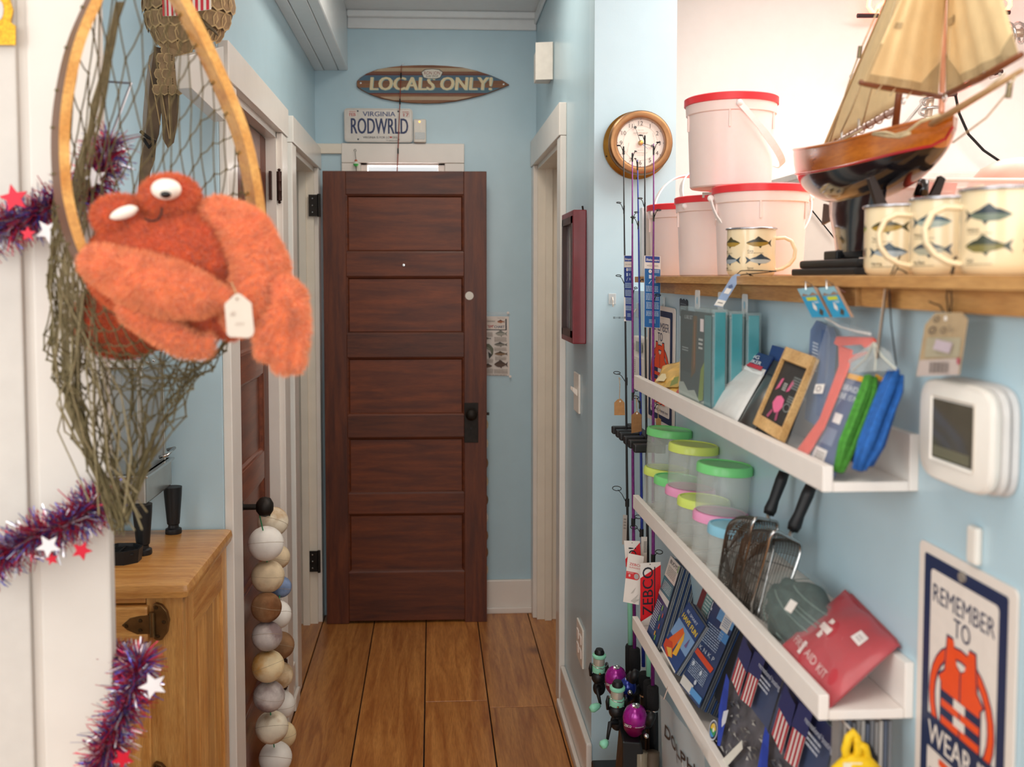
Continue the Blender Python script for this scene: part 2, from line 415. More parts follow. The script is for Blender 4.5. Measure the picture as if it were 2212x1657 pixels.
wall('wall_shop_left', [((-2.2, -2.6, 0), (-2.14, YL, 2.75))], BLUE)
struct(MB().box((-.9, YL + T, ZC), (XR + .5, YB + .1, ZC + .05)).build('ceiling', CEIL))
cl = sroot('ceiling.001')
for i in range(22):     # beadboard ceiling of the shop
    x = -2.2 + i * .235; MB().bbox((x, -2.6, 2.735), (x + .232, 3.62 if x > .5 else YL + T, 2.76), .004).build('ceiling_board', CEIL, cl)
# boxed beam along the top of the left wall, three boards wide
bm_ = sroot('trim_1')
MB().bbox((-.386, YL - .3, 2.478), (-.372, YB, ZC), .003).build('side_board', CEIL, bm_)
for a, b in ((XL, -.478), (-.476, -.414), (-.412, -.374)):
    MB().bbox((a, YL - .3, 2.474 + (.002 if a > -.5 else 0)), (b, YB, 2.487), .003).build('soffit_board', CEIL, bm_)
mb = MB(); mb.box((-.372, YB - .014, ZC - .075), (XR, YB, ZC)); mb.box((-.372, YB - .045, ZC - .03), (XR, YB - .014, ZC))
mb.box((XR - .012, YC + .1, ZC - .05), (XR, YB, ZC)); struct(mb.build('trim_2', CEIL, bev=.006))
# baseboards
def base(name, parts):
    mb = MB()
    for a, b in parts: mb.bbox(a, b, .006)
    return struct(mb.build(name, WHITE))
base('baseboard_back', [((.0, YB - .018, 0), (XR - .02, YB, .155)), ((.0, YB - .03, 0), (XR - .02, YB - .018, .03))])
base('baseboard_right', [((XR - .018, YC - .016, 0), (XR, 3.555, .15)), ((XR - .032, YC - .03, 0), (XR - .018, 3.555, .032))])
base('baseboard_left', [((XL, 3.545, 0), (XL + .016, 3.655, .15)), ((XL + .016, 3.56, 0), (XL + .03, 3.67, .05))])
struct(MB().bbox((XL, YB - .02, 2.105), (-.402, YB, 2.15), .004).build('trim_3', CREAM))

# ---------------------------------------------------------------- window behind the open door
wn = sroot('window_1')
MB().bbox((-.402, YB - .022, 2.065), (.148, YB, 2.152), .003).build('head_casing', WHITE, wn)
for a, b in ((-.402, WX0), (WX1, .148)): MB().bbox((a, YB - .02, WZ0 - .02), (b, YB, 2.064), .003).build('side_casing', WHITE, wn)
MB().bbox((-.42, YB - .05, WZ0 - .05), (.166, YB, WZ0 - .018), .004).build('window_sill', WHITE, wn)
mb = MB()
for a, b in (((WX0, WZ0), (WX0 + .03, WZ1)), ((WX1 - .03, WZ0), (WX1, WZ1)), ((WX0, WZ1 - .012), (WX1, WZ1)), ((WX0, WZ0), (WX1, WZ0 + .04)), ((WX0, 1.58), (WX1, 1.61))):
    mb.box((a[0], YB + .002, a[1]), (b[0], YB + .065, b[1]))
mb.build('sash', WHITE, wn, bev=.002)
MB().box((WX0 + .02, YB + .045, WZ0 + .03), (WX1 - .02, YB + .05, WZ1 - .008)).build('pane', GLASS, wn)

# ---------------------------------------------------------------- door casings
def casing(name, X, sgn, a, b, zh, jamb_m=WHITE, wid=.112, hd=.095, foot=True, hover=.0):
    """trim round an opening from y=a to y=b in a wall whose hall face is x=X; sgn=+1 hall lies at larger x"""
    r = sroot(name); x1 = X + sgn * .022
    for y0, y1 in ((a - wid, a - .006), (b + .006, min(b + wid, YB - .002))): MB().bbox((X, y0, 0), (x1, y1, zh - .001), .003).build('side_casing', WHITE, r)
    MB().bbox((X, a - wid - hover, zh), (X + sgn * .027, min(b + wid, YB - .002), zh + hd), .003).build('head_casing', WHITE, r)
    d = X - sgn * T
    for y0, y1 in ((a - .008, a + .014), (b - .014, b + .008)): MB().box((X + sgn * .004, y0, 0), (d, y1, zh)).build('jamb', jamb_m, r)
    MB().box((X + sgn * .004, a, zh - .02), (d, b, zh + .002)).build('head_jamb', jamb_m, r)
    return r
c1 = casing('door_1', XL, 1, D1a, D1b, DH, wid=.128)
c2 = casing('door_2', XL, 1, D2a, D2b, DH, CREAM)
c3 = casing('door_3', XR, -1, D3a, D3b, D3H, CREAM, wid=.1, hd=.115)
for y0, y1, m in ((D3b - .032, D3b - .014, CREAM),): MB().box((XR + .03, y0, 0), (XR + .06, y1, D3H - .02)).build('door_stop', m, c3)
MB().bbox((XR + .1, D3a + .02, .01), (XR + .14, D3b - .02, D3H - .02), .003).build('door_panel', CREAM, c3)
for z in (.1, .55, 1.0, 1.45): MB().bbox((XR + .092, D3a + .12, z + .06), (XR + .1, D3b - .12, z + .38), .006).build('raised_panel', CREAM, c3)
for y0, y1 in ((D2b - .034, D2b - .014),): MB().box((XL - .06, y0, 0), (XL - .03, y1, DH - .02)).build('door_stop', CREAM, c2)
# the extra white board that juts from the left end of the first door's head casing
q = [PX(487, 262, XL + .03), PX(414, 190, XL + .075), PX(409, 120, XL + .075), PX(483, 100, XL + .03)]
MB().prism(q, V((-.03, .012, 0))).build('casing_extension', WHITE, c1, bev=.001)

# ---------------------------------------------------------------- panelled doors
def hole_rect(mb, o, ux, vy, rect, c, r, th, n=16):
    pass
def panel_door(root, o, ux, nrm, w, h, th, rails, stile, mats, mould=.012):
    """five-panel door: o bottom hinge corner of the front face, ux unit along the width, nrm unit out of the front"""
    ms, mr, mp = mats; o, ux, nrm = V(o), V(ux), V(nrm); z = V((0, 0, 1))
    def blk(u0, u1, z0, z1, n0, n1, name, m, c=.002):
        p = [o + ux * u + z * zz + nrm * n for n in (n0, n1) for u, zz in ((u0, z0), (u1, z0), (u1, z1), (u0, z1))]
        mb = MB(); mb.add(p, [(3, 2, 1, 0), (4, 5, 6, 7), (0, 1, 5, 4), (1, 2, 6, 5), (2, 3, 7, 6), (3, 0, 4, 7)])
        return mb.build(name, m, root, bev=c)
    blk(0, stile, 0, h, -th, 0, 'stile', ms); blk(w - stile, w, 0, h, -th, 0, 'stile', ms)
    for z0, z1 in rails: blk(stile, w - stile, z0, z1, -th, -.0006, 'rail', mr)
    for (a0, a1), (b0, b1) in zip(rails, rails[1:]):
        blk(stile, w - stile, a1, b0, -th * .75, -.013, 'panel', mp, 0)
        mb = MB(); g = mould; u0, u1, z0, z1 = stile, w - stile, a1, b0
        O_ = [(u0, z0), (u1, z0), (u1, z1), (u0, z1)]; I = [(u0 + g, z0 + g), (u1 - g, z0 + g), (u1 - g, z1 - g), (u0 + g, z1 - g)]
        P = lambda q, n: o + ux * q[0] + z * q[1] + nrm * n
        for i in range(4):
            j = (i + 1) % 4
            mb.face([P(O_[i], -.003), P(O_[j], -.003), P(((O_[j][0] + I[j][0]) / 2, (O_[j][1] + I[j][1]) / 2), -.005), P(((O_[i][0] + I[i][0]) / 2, (O_[i][1] + I[i][1]) / 2), -.005)])
            mb.face([P(((O_[i][0] + I[i][0]) / 2, (O_[i][1] + I[i][1]) / 2), -.005), P(((O_[j][0] + I[j][0]) / 2, (O_[j][1] + I[j][1]) / 2), -.005), P(I[j], -.013), P(I[i], -.013)])
        mb.build('moulding', mr, root)
# the brown door standing open across the end of the hall
e0 = PZ(706, 1343, .012); e1 = PZ(1052, 1338, .012); e0.z = e1.z = 0
dx = (e1 - e0); dw = dx.length; dx.normalize(); dn = V((dx.y, -dx.x, 0))
dtop = PY(688, 369, e0.y).z
leaf = sroot('door_4', e0)
zf = lambda py: PY(870, py, e0.y + .02).z
rails = [(.012, zf(1233)), (zf(1107), zf(1064)), (zf(943), zf(896)), (zf(771), zf(721)), (zf(597), zf(546)), (zf(421), dtop)]
panel_door(leaf, e0, dx, dn, dw, dtop, .036, rails, .1, (MAHOG, MAHOGX, MAHOGP))
# escutcheon with knob, lock hole, latch, hinges
pl = lambda px, py, n=0: PN(px, py, e0 + dn * n, dn)
a, b = pl(1003, 956), pl(1033, 870)
mb = MB(); f = Face(V((a.x, a.y, a.z)) + dn * .004, dx * (b - a).dot(dx), V((0, 0, b.z - a.z))); f.slab(.004, mb); es = mb.build('escutcheon', IRON, leaf, bev=.0015)
kc = pl(1018, 893); MB().lathe([(.012, .003), (.009, .01), (.009, .03), (.022, .036), (.027, .047), (.024, .058), (.012, .064), (0.001, .065)], kc, dn, 20).build('knob', IRON, es, smooth=True)
kk = pl(1018, 925) + dn * .0046; MB().lathe([(.004, 0), (.004, .0008)], kk, dn, 12).build('keyhole', BLACK, es)
LIT = mat('#e9e4dc', .6, var=.02)
kc = pl(1014, 639); MB().lathe([(.0185, .0004), (.0165, .0012), (.0162, .0005), (.001, .0004)], kc, dn, 24).build('lock_bore', LIT, leaf, label='pale round hole left by a removed lock')
kc = pl(872, 572.5); MB().lathe([(.0055, .0004), (.005, .002), (.001, .0022)], kc, dn, 12).build('peephole', mat('#eef2f4', .15, .3), leaf)
c = pl(1052, 895) ; MB().bbox(c + V((-.002, .012, -.006)), c + V((.011, .022, .006)), .002).build('latch', IRON, leaf)
for py in (444, 1212):
    c = pl(690, py); mb = MB(); mb.box(c + V((-.046, -.006, -.047)), c + V((.004, -.003, .047)))
    mb.lathe([(.007, -.05), (.007, .05)], c + V((-.001, -.008, 0)), (0, 0, 1), 10)
    h = mb.build('hinge', IRON, leaf); mb = MB()
    for dz in (-.03, 0, .03): mb.ball(c + V((-.03, -.006, dz)), .004, 8, 5)
    mb.build('screw', STEEL, h)
# brown door in the left wall, shut
d1 = sroot('door_5', (XL - .03, D1a + .015, 0))
rl = [(.012, .25), (.6, .7), (.95, 1.06), (1.36, 1.45), (1.68, 1.77), (1.925, 2.012)]
rl = [(.012, .25), (.53, .615), (.895, .985), (1.24, 1.325), (1.55, 1.64), (1.9, 2.012)]
panel_door(d1, (XL - .03, D1a + .015, 0), (0, 1, 0), (1, 0, 0), D1b - D1a - .03, 2.012, .036, rl, .1, (MAHOG, MAHOGY, MAHOGY))
kc = PY(560, 1095, 2.88); kc.x = XL - .03
mb = MB(); mb.lathe([(.024, 0), (.022, .006), (.012, .008), (.0085, .012), (.0085, .05)], kc, (1, 0, 0), 16); sp = mb.build('rose', IRON, d1, smooth='auto')
MB().lathe([(.014, 0), (.026, .01), (.029, .024), (.025, .038), (.012, .046), (.001, .047)], kc + V((.048, 0, 0)), (1, 0, 0), 20).build('knob', IRON, sp, smooth=True)
for py in (400, 1412):
    p = PX(600 if py < 900 else 632, py, XL + .012); p.y = D1b - .004
    mb = MB(); mb.lathe([(.003, -.058), (.006, -.054), (.003, -.05), (.0085, -.048), (.0085, -.017), (.009, -.016), (.0085, -.015), (.0085, .015), (.009, .016), (.0085, .017), (.0085, .048), (.003, .05), (.006, .054), (.003, .058)], p, (0, 0, 1), 12)
    mb.box(p + V((-.03, -.03, -.047)), p + V((-.022, .0, .047))); mb.build('hinge', mat('#3a2119', .45, .5, var=.2), d1, smooth='auto')
# ---------------------------------------------------------------- white post at the left edge of the view
POSTW = mat('#dcd3c9', .4, var=.04, sc=7, bump=.06, bsc=60, name='post_paint')
po = sroot('pillar_1'); xa = PY(100, 800, 1.45).x; xb = PY(236, 800, 1.42).x
MB().bbox((-1.0, 1.42, 0), (xa - .05, 1.56, 2.735), .004).build('post_board', POSTW, po)
MB().bbox((-.99, 1.412, 0), (xa, 1.4195, 2.735), .003).build('face_board', POSTW, po)
MB().bbox((xa + .001, 1.405, 0), (xb, 1.428, 2.735), .004).build('corner_board', POSTW, po)
MB().bbox((-1.0, 1.402, 0), (xa - .012, 1.4115, 2.735), .003).build('upper_panel', mat('#d0c8bf', .5, var=.03), po)
PLANTED = (xa, xb)
# ================================================================ things at the end of the hall
# wooden surfboard sign
t = thing('surfboard_sign', 'surfboard-shaped wooden sign reading LOCALS ONLY! above the licence plate', 'sign', PY(935, 222, YB - .02))
ol = [(68, 285), (110, 240), (200, 180), (340, 125), (500, 95), (680, 75), (900, 66), (1100, 65), (1300, 75), (1500, 95), (1700, 140), (1900, 205), (2050, 270), (2150, 332), (2000, 395), (1800, 470), (1600, 520), (1400, 560), (1200, 582), (1000, 588), (800, 580), (600, 560), (400, 520), (250, 465), (130, 405), (70, 360)]
fz = lambda x, y: ((x / 6.32 + 760 - 771) / 328, 1 - (y / 6.32 + 130 - 140) / 83)
sf = face3(PY(771, 223, YB - .022), PY(1099, 223, YB - .022), PY(771, 140, YB - .022))
MB().prism([sf.pt(*fz(x, y), 0) for x, y in ol], V((0, .018, 0))).build('board', wood('#6b3d22', '#93603a', (.9, 9, 9), 9, .55, name='sign_wood'), t, bev=.002)
def xr(y):
    xs = []
    for (x0, y0), (x1, y1) in zip(ol, ol[1:] + ol[:1]):
        if (y0 - y) * (y1 - y) <= 0 and y0 != y1: xs.append(x0 + (x1 - x0) * (y - y0) / (y1 - y0))
    return min(xs) + 12, max(xs) - 14
def band(y0, y1, ins=0):
    n = 6; ys = [y0 + (y1 - y0) * i / n for i in range(n + 1)]
    L_ = [fz(xr(y)[0] + ins, y) for y in ys]; R_ = [fz(xr(y)[1] - ins, y) for y in ys]
    return L_ + R_[::-1]
it = []
for y0, y1, c, ins in ((105, 152, '#b9a486', 10), (160, 188, '#75452a', 0), (190, 206, '#5c2119', 0), (207, 278, '#42647a', 0), (283, 322, '#7c4f30', 0), (326, 372, '#855836', 0), (376, 448, '#456a7c', 0), (450, 464, '#6d2320', 0), (497, 545, '#b49c80', 30)):
    it.append(('p', c, band(y0, y1, ins)))
for k, y in enumerate((222, 239, 258, 300, 345, 392, 412, 431, 120, 137, 515)): it.append(('p', ('#3a586b', '#6b4228', '#a08b6e')[0 if k in (0, 1, 2, 5, 6, 7) else 1 if k in (3, 4) else 2], band(y, y + 3, 60 + 37 * (k % 4))))
it += [('t', '#8fb0a8', 'LOCALS ONLY!', .487 + .004, .345 - .012, .335, .80, {'bold': .04, 'shear': .08}), ('t', '#dccbA2'.lower(), 'LOCALS ONLY!', .487, .345, .335, .80, {'bold': .04, 'shear': .08})]
bd = [(940, 165), (990, 125), (1090, 113), (1190, 125), (1240, 165), (1205, 240), (1150, 257), (1030, 257), (970, 240)]
it += [('p', '#3b3a38', [fz(*p) for p in bd]), ('p', '#d9d3c6', [fz(1090 + (x - 1090) * .93, 187 + (y - 187) * .88) for x, y in bd]),
       ('t', '#8a2f22', 'RON JON', fz(1090, 0)[0], fz(0, 198)[1], .088, .104, {'bold': .0}), ('t', '#4a4640', 'SURF SHOP', fz(1090, 0)[0], fz(0, 234)[1], .055, .08, {'bold': .0})]
sf.prints(it, t)
for x, y in ((120, 313), (2070, 328)): MB().lathe([(.005, 0), (.005, .002), (.002, .003)], sf.pt(*fz(x, y), .0006), (0, -1, 0), 10).build('screw', STEEL, t)
# licence plate
t = thing('license_plate', 'white car plate reading RODWRLD resting on the window head casing', 'license plate', PY(818, 308, YB - .03))
pf = face3(PY(744, 307, YB - .032), PY(892, 308, YB - .032), PY(743, 233.5, YB - .026))
mb = MB(); n_ = pf.n
def rrect(f, u0, v0, u1, v1, r, off=0, k=5):
    ru, rv = r / f.w, r / f.h; out = []
    for cu, cv, a in ((u1 - ru, v0 + rv, -90), (u1 - ru, v1 - rv, 0), (u0 + ru, v1 - rv, 90), (u0 + ru, v0 + rv, 180)):
        for i in range(k + 1): q = R(a + 90 * i / k); out.append((cu + ru * math.cos(q), cv + rv * math.sin(q)))
    return out
mb.prism([pf.pt(u, v) for u, v in rrect(pf, 0, 0, 1, 1, .016)], -n_ * .002); mb.tube([pf.pt(u, v, .0005) for u, v in rrect(pf, .012, .024, .988, .976, .014)], .0016, 6, closed=True)
mb.build('plate', mat('#cfc9c2', .35, .1, var=.04, sc=40), t)
pf.prints([('t', '#2f4378', 'VIRGINIA', .51, .765, .14, .475, {'bold': .012}), ('t', '#26355f', 'RODWRLD', .515, .255, .455, .83, {'bold': .03}),
           ('t', '#3d3b40', 'VIRGINIA IS FOR LO   ERS', .52, .115, .062, .50, {'bold': .012}), ('t', '#6a6768', 'Virginia.org', .69, .04, .045, .17),
           ('p', '#b5262c', [(.68, .115), (.697, .15), (.697, .172), (.689, .178), (.68, .165), (.671, .178), (.663, .172), (.663, .15)]),
           ('r', '#ddd3cc', .06, .75, .185, .93), ('t', '#b23a30', 'FEB', .123, .765, .095, .09, {'bold': .02}), ('r', '#ddd3cc', .84, .75, .965, .93), ('t', '#b23a30', '17', .905, .765, .095, .075, {'bold': .01}),
           ('lines', '#c98c80', .075, .87, .17, .92, 1), ('lines', '#c98c80', .855, .87, .95, .92, 1)], t)
for u, v in ((.2, .915), (.79, .915), (.2, .085), (.79, .085)): MB().lathe([(.004, 0), (.004, .0006)], pf.pt(u, v, .0006), n_, 10).build('bolt_hole', mat('#39444e', .6), t)
# motion sensor
t = thing('motion_sensor', 'small white motion sensor beside the licence plate, amber light on', 'sensor', PY(906, 307, YB - .03))
sn = face3(PY(893.5, 307, YB - .045), PY(920.5, 307, YB - .045), PY(893.5, 257, YB - .045))
MB().bbox(sn.o, sn.pt(1, 1) + V((0, .043, 0)), .006).build('housing', PLASTW, t)
MB().bbox(sn.pt(.1, .12) + V((0, -.003, 0)), sn.pt(.9, .42) + V((0, .002, 0)), .002).build('lens', mat('#cfd3d4', .25, var=.1, sc=400, bump=.5), t)
MB().box(sn.pt(.58, .52, .002), sn.pt(.61, .93, -.001)).build('seam', mat('#f7f4ee', .3), t)
MB().ball(sn.pt(.47, .88), .0035, 8, 6).build('indicator', mat('#ffb050', .3, emit='#ff9a30', es=5), t)
# rod standing behind the open door
t = thing('fishing_rod', 'thin reddish rod standing behind the open door, tip crossing the surfboard sign', 'fishing rod', (-.26, 4.545, 0))
tp, lo = PY(867, 141, 4.53), PY(858, 369, 4.535); bt = tp + (lo - tp) * ((tp.z - .35) / (tp.z - lo.z))
MB().tube([tp, lo, bt], [.0016, .0026, .0055], 8).build('blank', mat('#9a4230', .35, var=.1), t, smooth=True)
MB().tube([bt, bt + (bt - lo).normalized() * .33], [.012, .013], 12).build('handle', mat('#b08858', .8, var=.2, sc=90), t, smooth=True)
for py in (163, 219, 326): p = tp + (lo - tp) * ((py - 141) / 228); MB().tube([p + V((0, 0, .012)), p - V((0, 0, .012))], [.003, .0036], 8).build('wrap', BLACK, t)
p = tp; MB().tube([p, p + V((.006, -.004, .006)), p + V((.012, -.004, .004))], .0012, 6).build('tip_guide', STEEL, t)
# bobber
t = thing('fishing_bobber', 'green and white bobber with orange tip on a wire above the open door', 'bobber', PY(769, 365, 4.56))
c = PY(769, 354, 4.555)
mb = MB(); mb.ball(c, .0125, 14, 10); mb.mi = [0 if sum((mb.v[i] - c).z for i in f) / len(f) > 0.001 else 1 for f in mb.f]
mb.build('float_ball', [mat('#e9e6da', .3), mat('#4fc25e', .3)], t, smooth=True)
MB().lathe([(.006, 0), (.0065, .006), (.003, .009)], c + V((0, 0, .010)), (0, 0, 1), 10).build('cap', mat('#c4552c', .4), t)
a = PY(767, 328, 4.56); MB().tube([c + V((0, 0, .018)), a] + [a + V((.0045 * math.sin(x), 0, .006 - .006 * math.cos(x))) for x in (.8, 1.6, 2.4, 3.2, 4.0, 4.8, 5.6)], .0011, 6).build('wire', IRON, t)
MB().tube([c - V((0, 0, .01)), c - V((-.003, 0, .06))], .0016, 6).build('stem', BLACK, t)
MB().lathe([(.003, -.02), (.0012, -.018), (.0012, .0)], a + V((0, .02, .008)), (0, -1, 0), 8).build('nail', IRON, t)
# fish chart
xr_ = PY(1101, 812, YB - .004); t = thing('poster', 'laminated fish identification chart pinned to back wall behind the open door', 'poster', xr_)
cf = face3(PY(968, 811, YB - .004), PY(1101, 812, YB - .004), PY(966, 682, YB - .004))
cf.slab(.001).build('sheet', mat('#ded3ca', .35, var=.02, coat=.3), t)
g = lambda x, y: cf.at((1040 + x / 9.2, 660 + y / 9.2))
it = [('r', '#2c2c35', *g(-300, 485), *g(500, 265)), ('r', '#e2d8cf', *g(-310, 468), *g(474, 262)), ('t', '#28305c', 'CHART', g(352, 0)[0], g(0, 445)[1], .042, .165, {'bold': .03}), ('t', '#b32a2c', '"EM"', g(176, 0)[0], g(0, 440)[1], .042, .1, {'bold': .03}), ('t', '#28305c', 'R', g(72, 0)[0], g(0, 445)[1], .04, .03, {'bold': .03}),
      ('lines', '#77706b', *g(110, 330), *g(275, 300), 2), ('t', '#5a5452', 'Saltwater Chart', g(385, 0)[0], g(0, 252)[1], .011, .12)]
fw = lambda px: px / 9.2 / 133
for x, y, l, hh, b_, k_, fl_ in ((385, 322, 150, 62, '#b5744f', '#7a4630', 1), (390, 560, 230, 110, '#a8a59a', '#7d7f78', 1), (380, 777, 260, 78, '#8f8a80', '#55524c', 1), (385, 960, 260, 78, '#8d6f50', '#574433', 1), (385, 1170, 270, 140, '#5b4334', '#4c372b', 1), (95, 655, 190, 45, '#7d8078', '#4a4d48', 1), (120, 1200, 190, 75, '#6e5240', '#4a382e', -1)):
    u, v = g(x, y); it += fish(u, v, fw(l), hh / 9.2 / 129, b_, k_, fl_)
u, v = g(110, 890); it += [('p', '#6c6f5c', [g(*q) for q in ((20, 765), (150, 760), (195, 800), (238, 860), (230, 960), (205, 1000), (180, 900), (110, 860), (20, 870))]), ('p', '#2f3330', [g(*q) for q in ((130, 910), (215, 985), (150, 1060))]), ('p', '#8f9280', [g(*q) for q in ((20, 800), (140, 830), (200, 900), (110, 850), (20, 850))])]
for a_ in ((255, 720, 500, 625), (255, 900, 500, 830), (270, 1090, 500, 1010), (250, 1350, 520, 1260), (75, 620, 230, 530), (75, 1140, 230, 1060), (75, 1350, 230, 1250)): it.append(('lines', '#a59c95', *g(a_[0], a_[1]), *g(a_[2], a_[3]), 7))
it += [('lines', '#6a6462', *g(75, 1390), *g(500, 1375), 1)]
cf.prints(it, t)
for q in ((525, 145), (568, 1408)): p = cf.pt(*g(*q), .002); MB().lathe([(.002, -.006), (.005, .0), (.0035, .004), (.006, .008), (.001, .009)], p, (0, -1, 0), 10).build('push_pin', mat('#efe6df', .3), t, smooth='auto')
a, b = g(75, 190), g(545, 130); MB().face([cf.pt(a[0], a[1], .0003), cf.pt(b[0] + .02, a[1], .0003), cf.pt(b[0] + .02, b[1], .0003), cf.pt(a[0], b[1], .0003)]) .build('laminate_edge', clear('#f4f8fa', .25, .05), t)

# ---------------------------------------------------------------- strings of foam net floats
FM = {'c': mat('#efe3cb', .75, var=.12, sc=22, bump=.25, bsc=90), 'w': mat('#f2ece3', .75, var=.08, sc=18, bump=.25, bsc=90), 't': mat('#dfc9a6', .8, var=.2, sc=20, bump=.3, bsc=90), 'b': mat('#9a7350', .85, var=.25, sc=26, bump=.4, bsc=110), 'g': mat('#cdc3bd', .8, var=.28, sc=16, bump=.3, bsc=90), 'y': mat('#f0d9ad', .75, var=.16, sc=16, bump=.25, bsc=90), 'r': mat('#7d90b4', .7, var=.3, sc=40)}
for k in 'ctgyb':   # darker weather stains with a shape of their own
    nt = FM[k].node_tree; b_ = nt.nodes['Principled BSDF']; lk = b_.inputs['Base Color'].links[0].from_socket
    n1 = nt.nodes.new('ShaderNodeTexNoise'); n1.inputs['Scale'].default_value = 9; n1.inputs['Detail'].default_value = 7
    tc = nt.nodes.new('ShaderNodeTexCoord'); nt.links.new(tc.outputs['Object'], n1.inputs['Vector'])
    r1 = nt.nodes.new('ShaderNodeValToRGB'); nt.links.new(n1.outputs['Fac'], r1.inputs[0]); r1.color_ramp.elements[0].position = .5; r1.color_ramp.elements[1].position = .62
    r1.color_ramp.elements[0].color = (1, 1, 1, 1); r1.color_ramp.elements[1].color = {'g': (.42, .33, .34, 1), 'y': (.8, .52, .22, 1)}.get(k, (.62, .45, .3, 1))
    mx = nt.nodes.new('ShaderNodeMixRGB'); mx.blend_type = 'MULTIPLY'; mx.inputs[0].default_value = 1
    nt.links.new(lk, mx.inputs[1]); nt.links.new(r1.outputs[0], mx.inputs[2]); nt.links.new(mx.outputs[0], b_.inputs['Base Color'])
SEAM = mat('#7c6a55', .9)
def float_string(label, group, pts, cordtop, cordm, grp='strings of net floats'):
    """pts: (centre, radius, colour key)"""
    t = thing('float_string', label, 'float string', pts[-1][0] - V((0, 0, pts[-1][1])), grp)
    rn = random.Random(len(label))
    for c, r, k in pts:
        ax = V((rn.uniform(-.25, .25), rn.uniform(-.25, .25), 1)).normalized()
        mb = MB(); pr = []
        for i in range(17):
            th = math.pi * i / 16; rr = r * math.sin(th); zz = -r * .97 * math.cos(th)
            if i in (0, 16): rr = r * .1; zz = -r * .9 if i == 0 else r * .9
            pr.append((max(rr, .0008), zz))
        mb.lathe(pr, c, ax, 22); f = mb.build('float', FM[k], t, smooth=True)
        a2 = (ax + V((rn.uniform(-.3, .3), .3, 0))).normalized(); u = a2.orthogonal().normalized(); w_ = a2.cross(u)
        MB().tube([c + (u * math.cos(q / 24 * 6.2832) + w_ * math.sin(q / 24 * 6.2832)) * (r * .999) for q in range(24)], .0005, 4, closed=True).build('seam', mat('#b09c80', .9), f)
    MB().tube([cordtop] + [c for c, r, k in pts], .002, 6).build('cord', cordm, t)
    return t
GREEN = mat('#2f8f5f', .6)
def fl_pts(l, X, s=705): return [(PX(x, y, X), r / s, k) for x, y, r, k in l]
fa = fl_pts([(574.5, 1174, 36.5, 'w'), (578.6, 1245, 34.5, 't'), (575.5, 1312, 31.5, 'b'), (577, 1374, 31.5, 'g'), (579, 1439, 34, 'y'), (581, 1504, 33, 'g'), (587, 1571, 35, 'c'), (595, 1637, 36, 'w'), (600, 1708, 36, 'c'), (604, 1780, 36, 't')], -.488)
kt = V((-.487, kc.y - .3, 0))
float_string('front string of ten weathered foam floats hanging from the brown door knob', None, fa, PX(556, 1092, -.5), GREEN)
fb = fl_pts([(590, 1127, 30, 'c'), (600, 1203, 25, 't'), (607, 1268, 22, 'r'), (598, 1328, 29.5, 'w'), (606, 1394, 28.5, 'b'), (604, 1459, 28, 't'), (606, 1523, 30, 'w'), (611, 1588, 28, 'y'), (617, 1650, 28, 'w'), (622, 1712, 28, 'c')], -.49, 640)
float_string('rear string of foam floats behind the front string on the brown door', None, fb, PX(570, 1090, -.5), GREEN)
fc = [(PY(1034, y, 4.555), 21 / 478, k) for y, k in ((917, 't'), (958, 'c'), (1000, 'b'), (1040, 't'), (1080, 'b'), (1118, 'w'), (1157, 'b'), (1193, 'b'), (1231, 'c'))]
float_string('string of foam floats on the back wall, mostly hidden behind the open door', None, fc, PY(1036, 870, 4.56), mat('#8a7a60', .8))

# ---------------------------------------------------------------- right wall of the hall
t = thing('door_chime', 'white chime box high on the right hall wall', 'door chime', PX(1195, 168, XR))
y0, y1 = PX(1195, 130, XR).y, PX(1181, 130, XR).y
z0, z1 = 2.33, 2.445
MB().bbox((XR - .062, 3.96, z0), (XR, 4.1, z1), .004).build('box', PLASTW, t)
q = MB(); q.hexa([(XR - .001, 3.945, z0 - .012), (XR - .005, 3.94, z0 - .012), (XR - .07, 3.955, z0 - .012), (XR - .066, 3.96, z0 - .012), (XR - .001, 3.945, z1 + .016), (XR - .005, 3.94, z1 + .016), (XR - .07, 3.955, z1 + .016), (XR - .066, 3.96, z1 + .016)]); q.build('cover', mat('#d8d2c8', .4), t)
# picture frame seen almost edge on
t = thing('framed_picture', 'deep red picture frame on right hall wall, seen almost edge-on', 'picture frame', (XR, 3.21, 1.35))
ya, yb, za, zb, dp = 3.09, 3.36, 1.345, 1.758, .042
RED = mat('#7c1621', .3, var=.08, coat=.4); BRN = mat('#3d2019', .4, var=.15, coat=.3)
for nm, a, b in (('frame_side', (XR - dp, ya, za), (XR, ya + .022, zb)), ('frame_side', (XR - dp, yb - .022, za), (XR, yb, zb)), ('frame_rail', (XR - dp, ya + .022, za), (XR, yb - .022, za + .022)), ('frame_rail', (XR - dp, ya + .022, zb - .022), (XR, yb - .022, zb))):
    MB().bbox(a, b, .003).build(nm, RED, t)
mb = MB()
for a, b in (((XR - dp - .002, ya + .018, za + .018), (XR - dp + .012, ya + .04, zb - .018)), ((XR - dp - .002, yb - .04, za + .018), (XR - dp + .012, yb - .018, zb - .018)), ((XR - dp - .002, ya + .018, za + .018), (XR - dp + .012, yb - .018, za + .04)), ((XR - dp - .002, ya + .018, zb - .04), (XR - dp + .012, yb - .018, zb - .018))): mb.box(a, b)
mb.build('inner_moulding', BRN, t)
pfm = Face((XR - dp + .02, yb - .03, za + .03), (0, -(yb - ya - .06), 0), (0, 0, zb - za - .06)); pfm.slab(.004).build('picture', mat('#b4a69c', .4, var=.25, sc=14), t)
pfm.prints([('r', '#6f6058', 0, 0, 1, .35), ('p', '#4a3d38', [(0, .35), (.3, .5), (.55, .38), (1, .44), (1, .2), (0, .2)])], t)
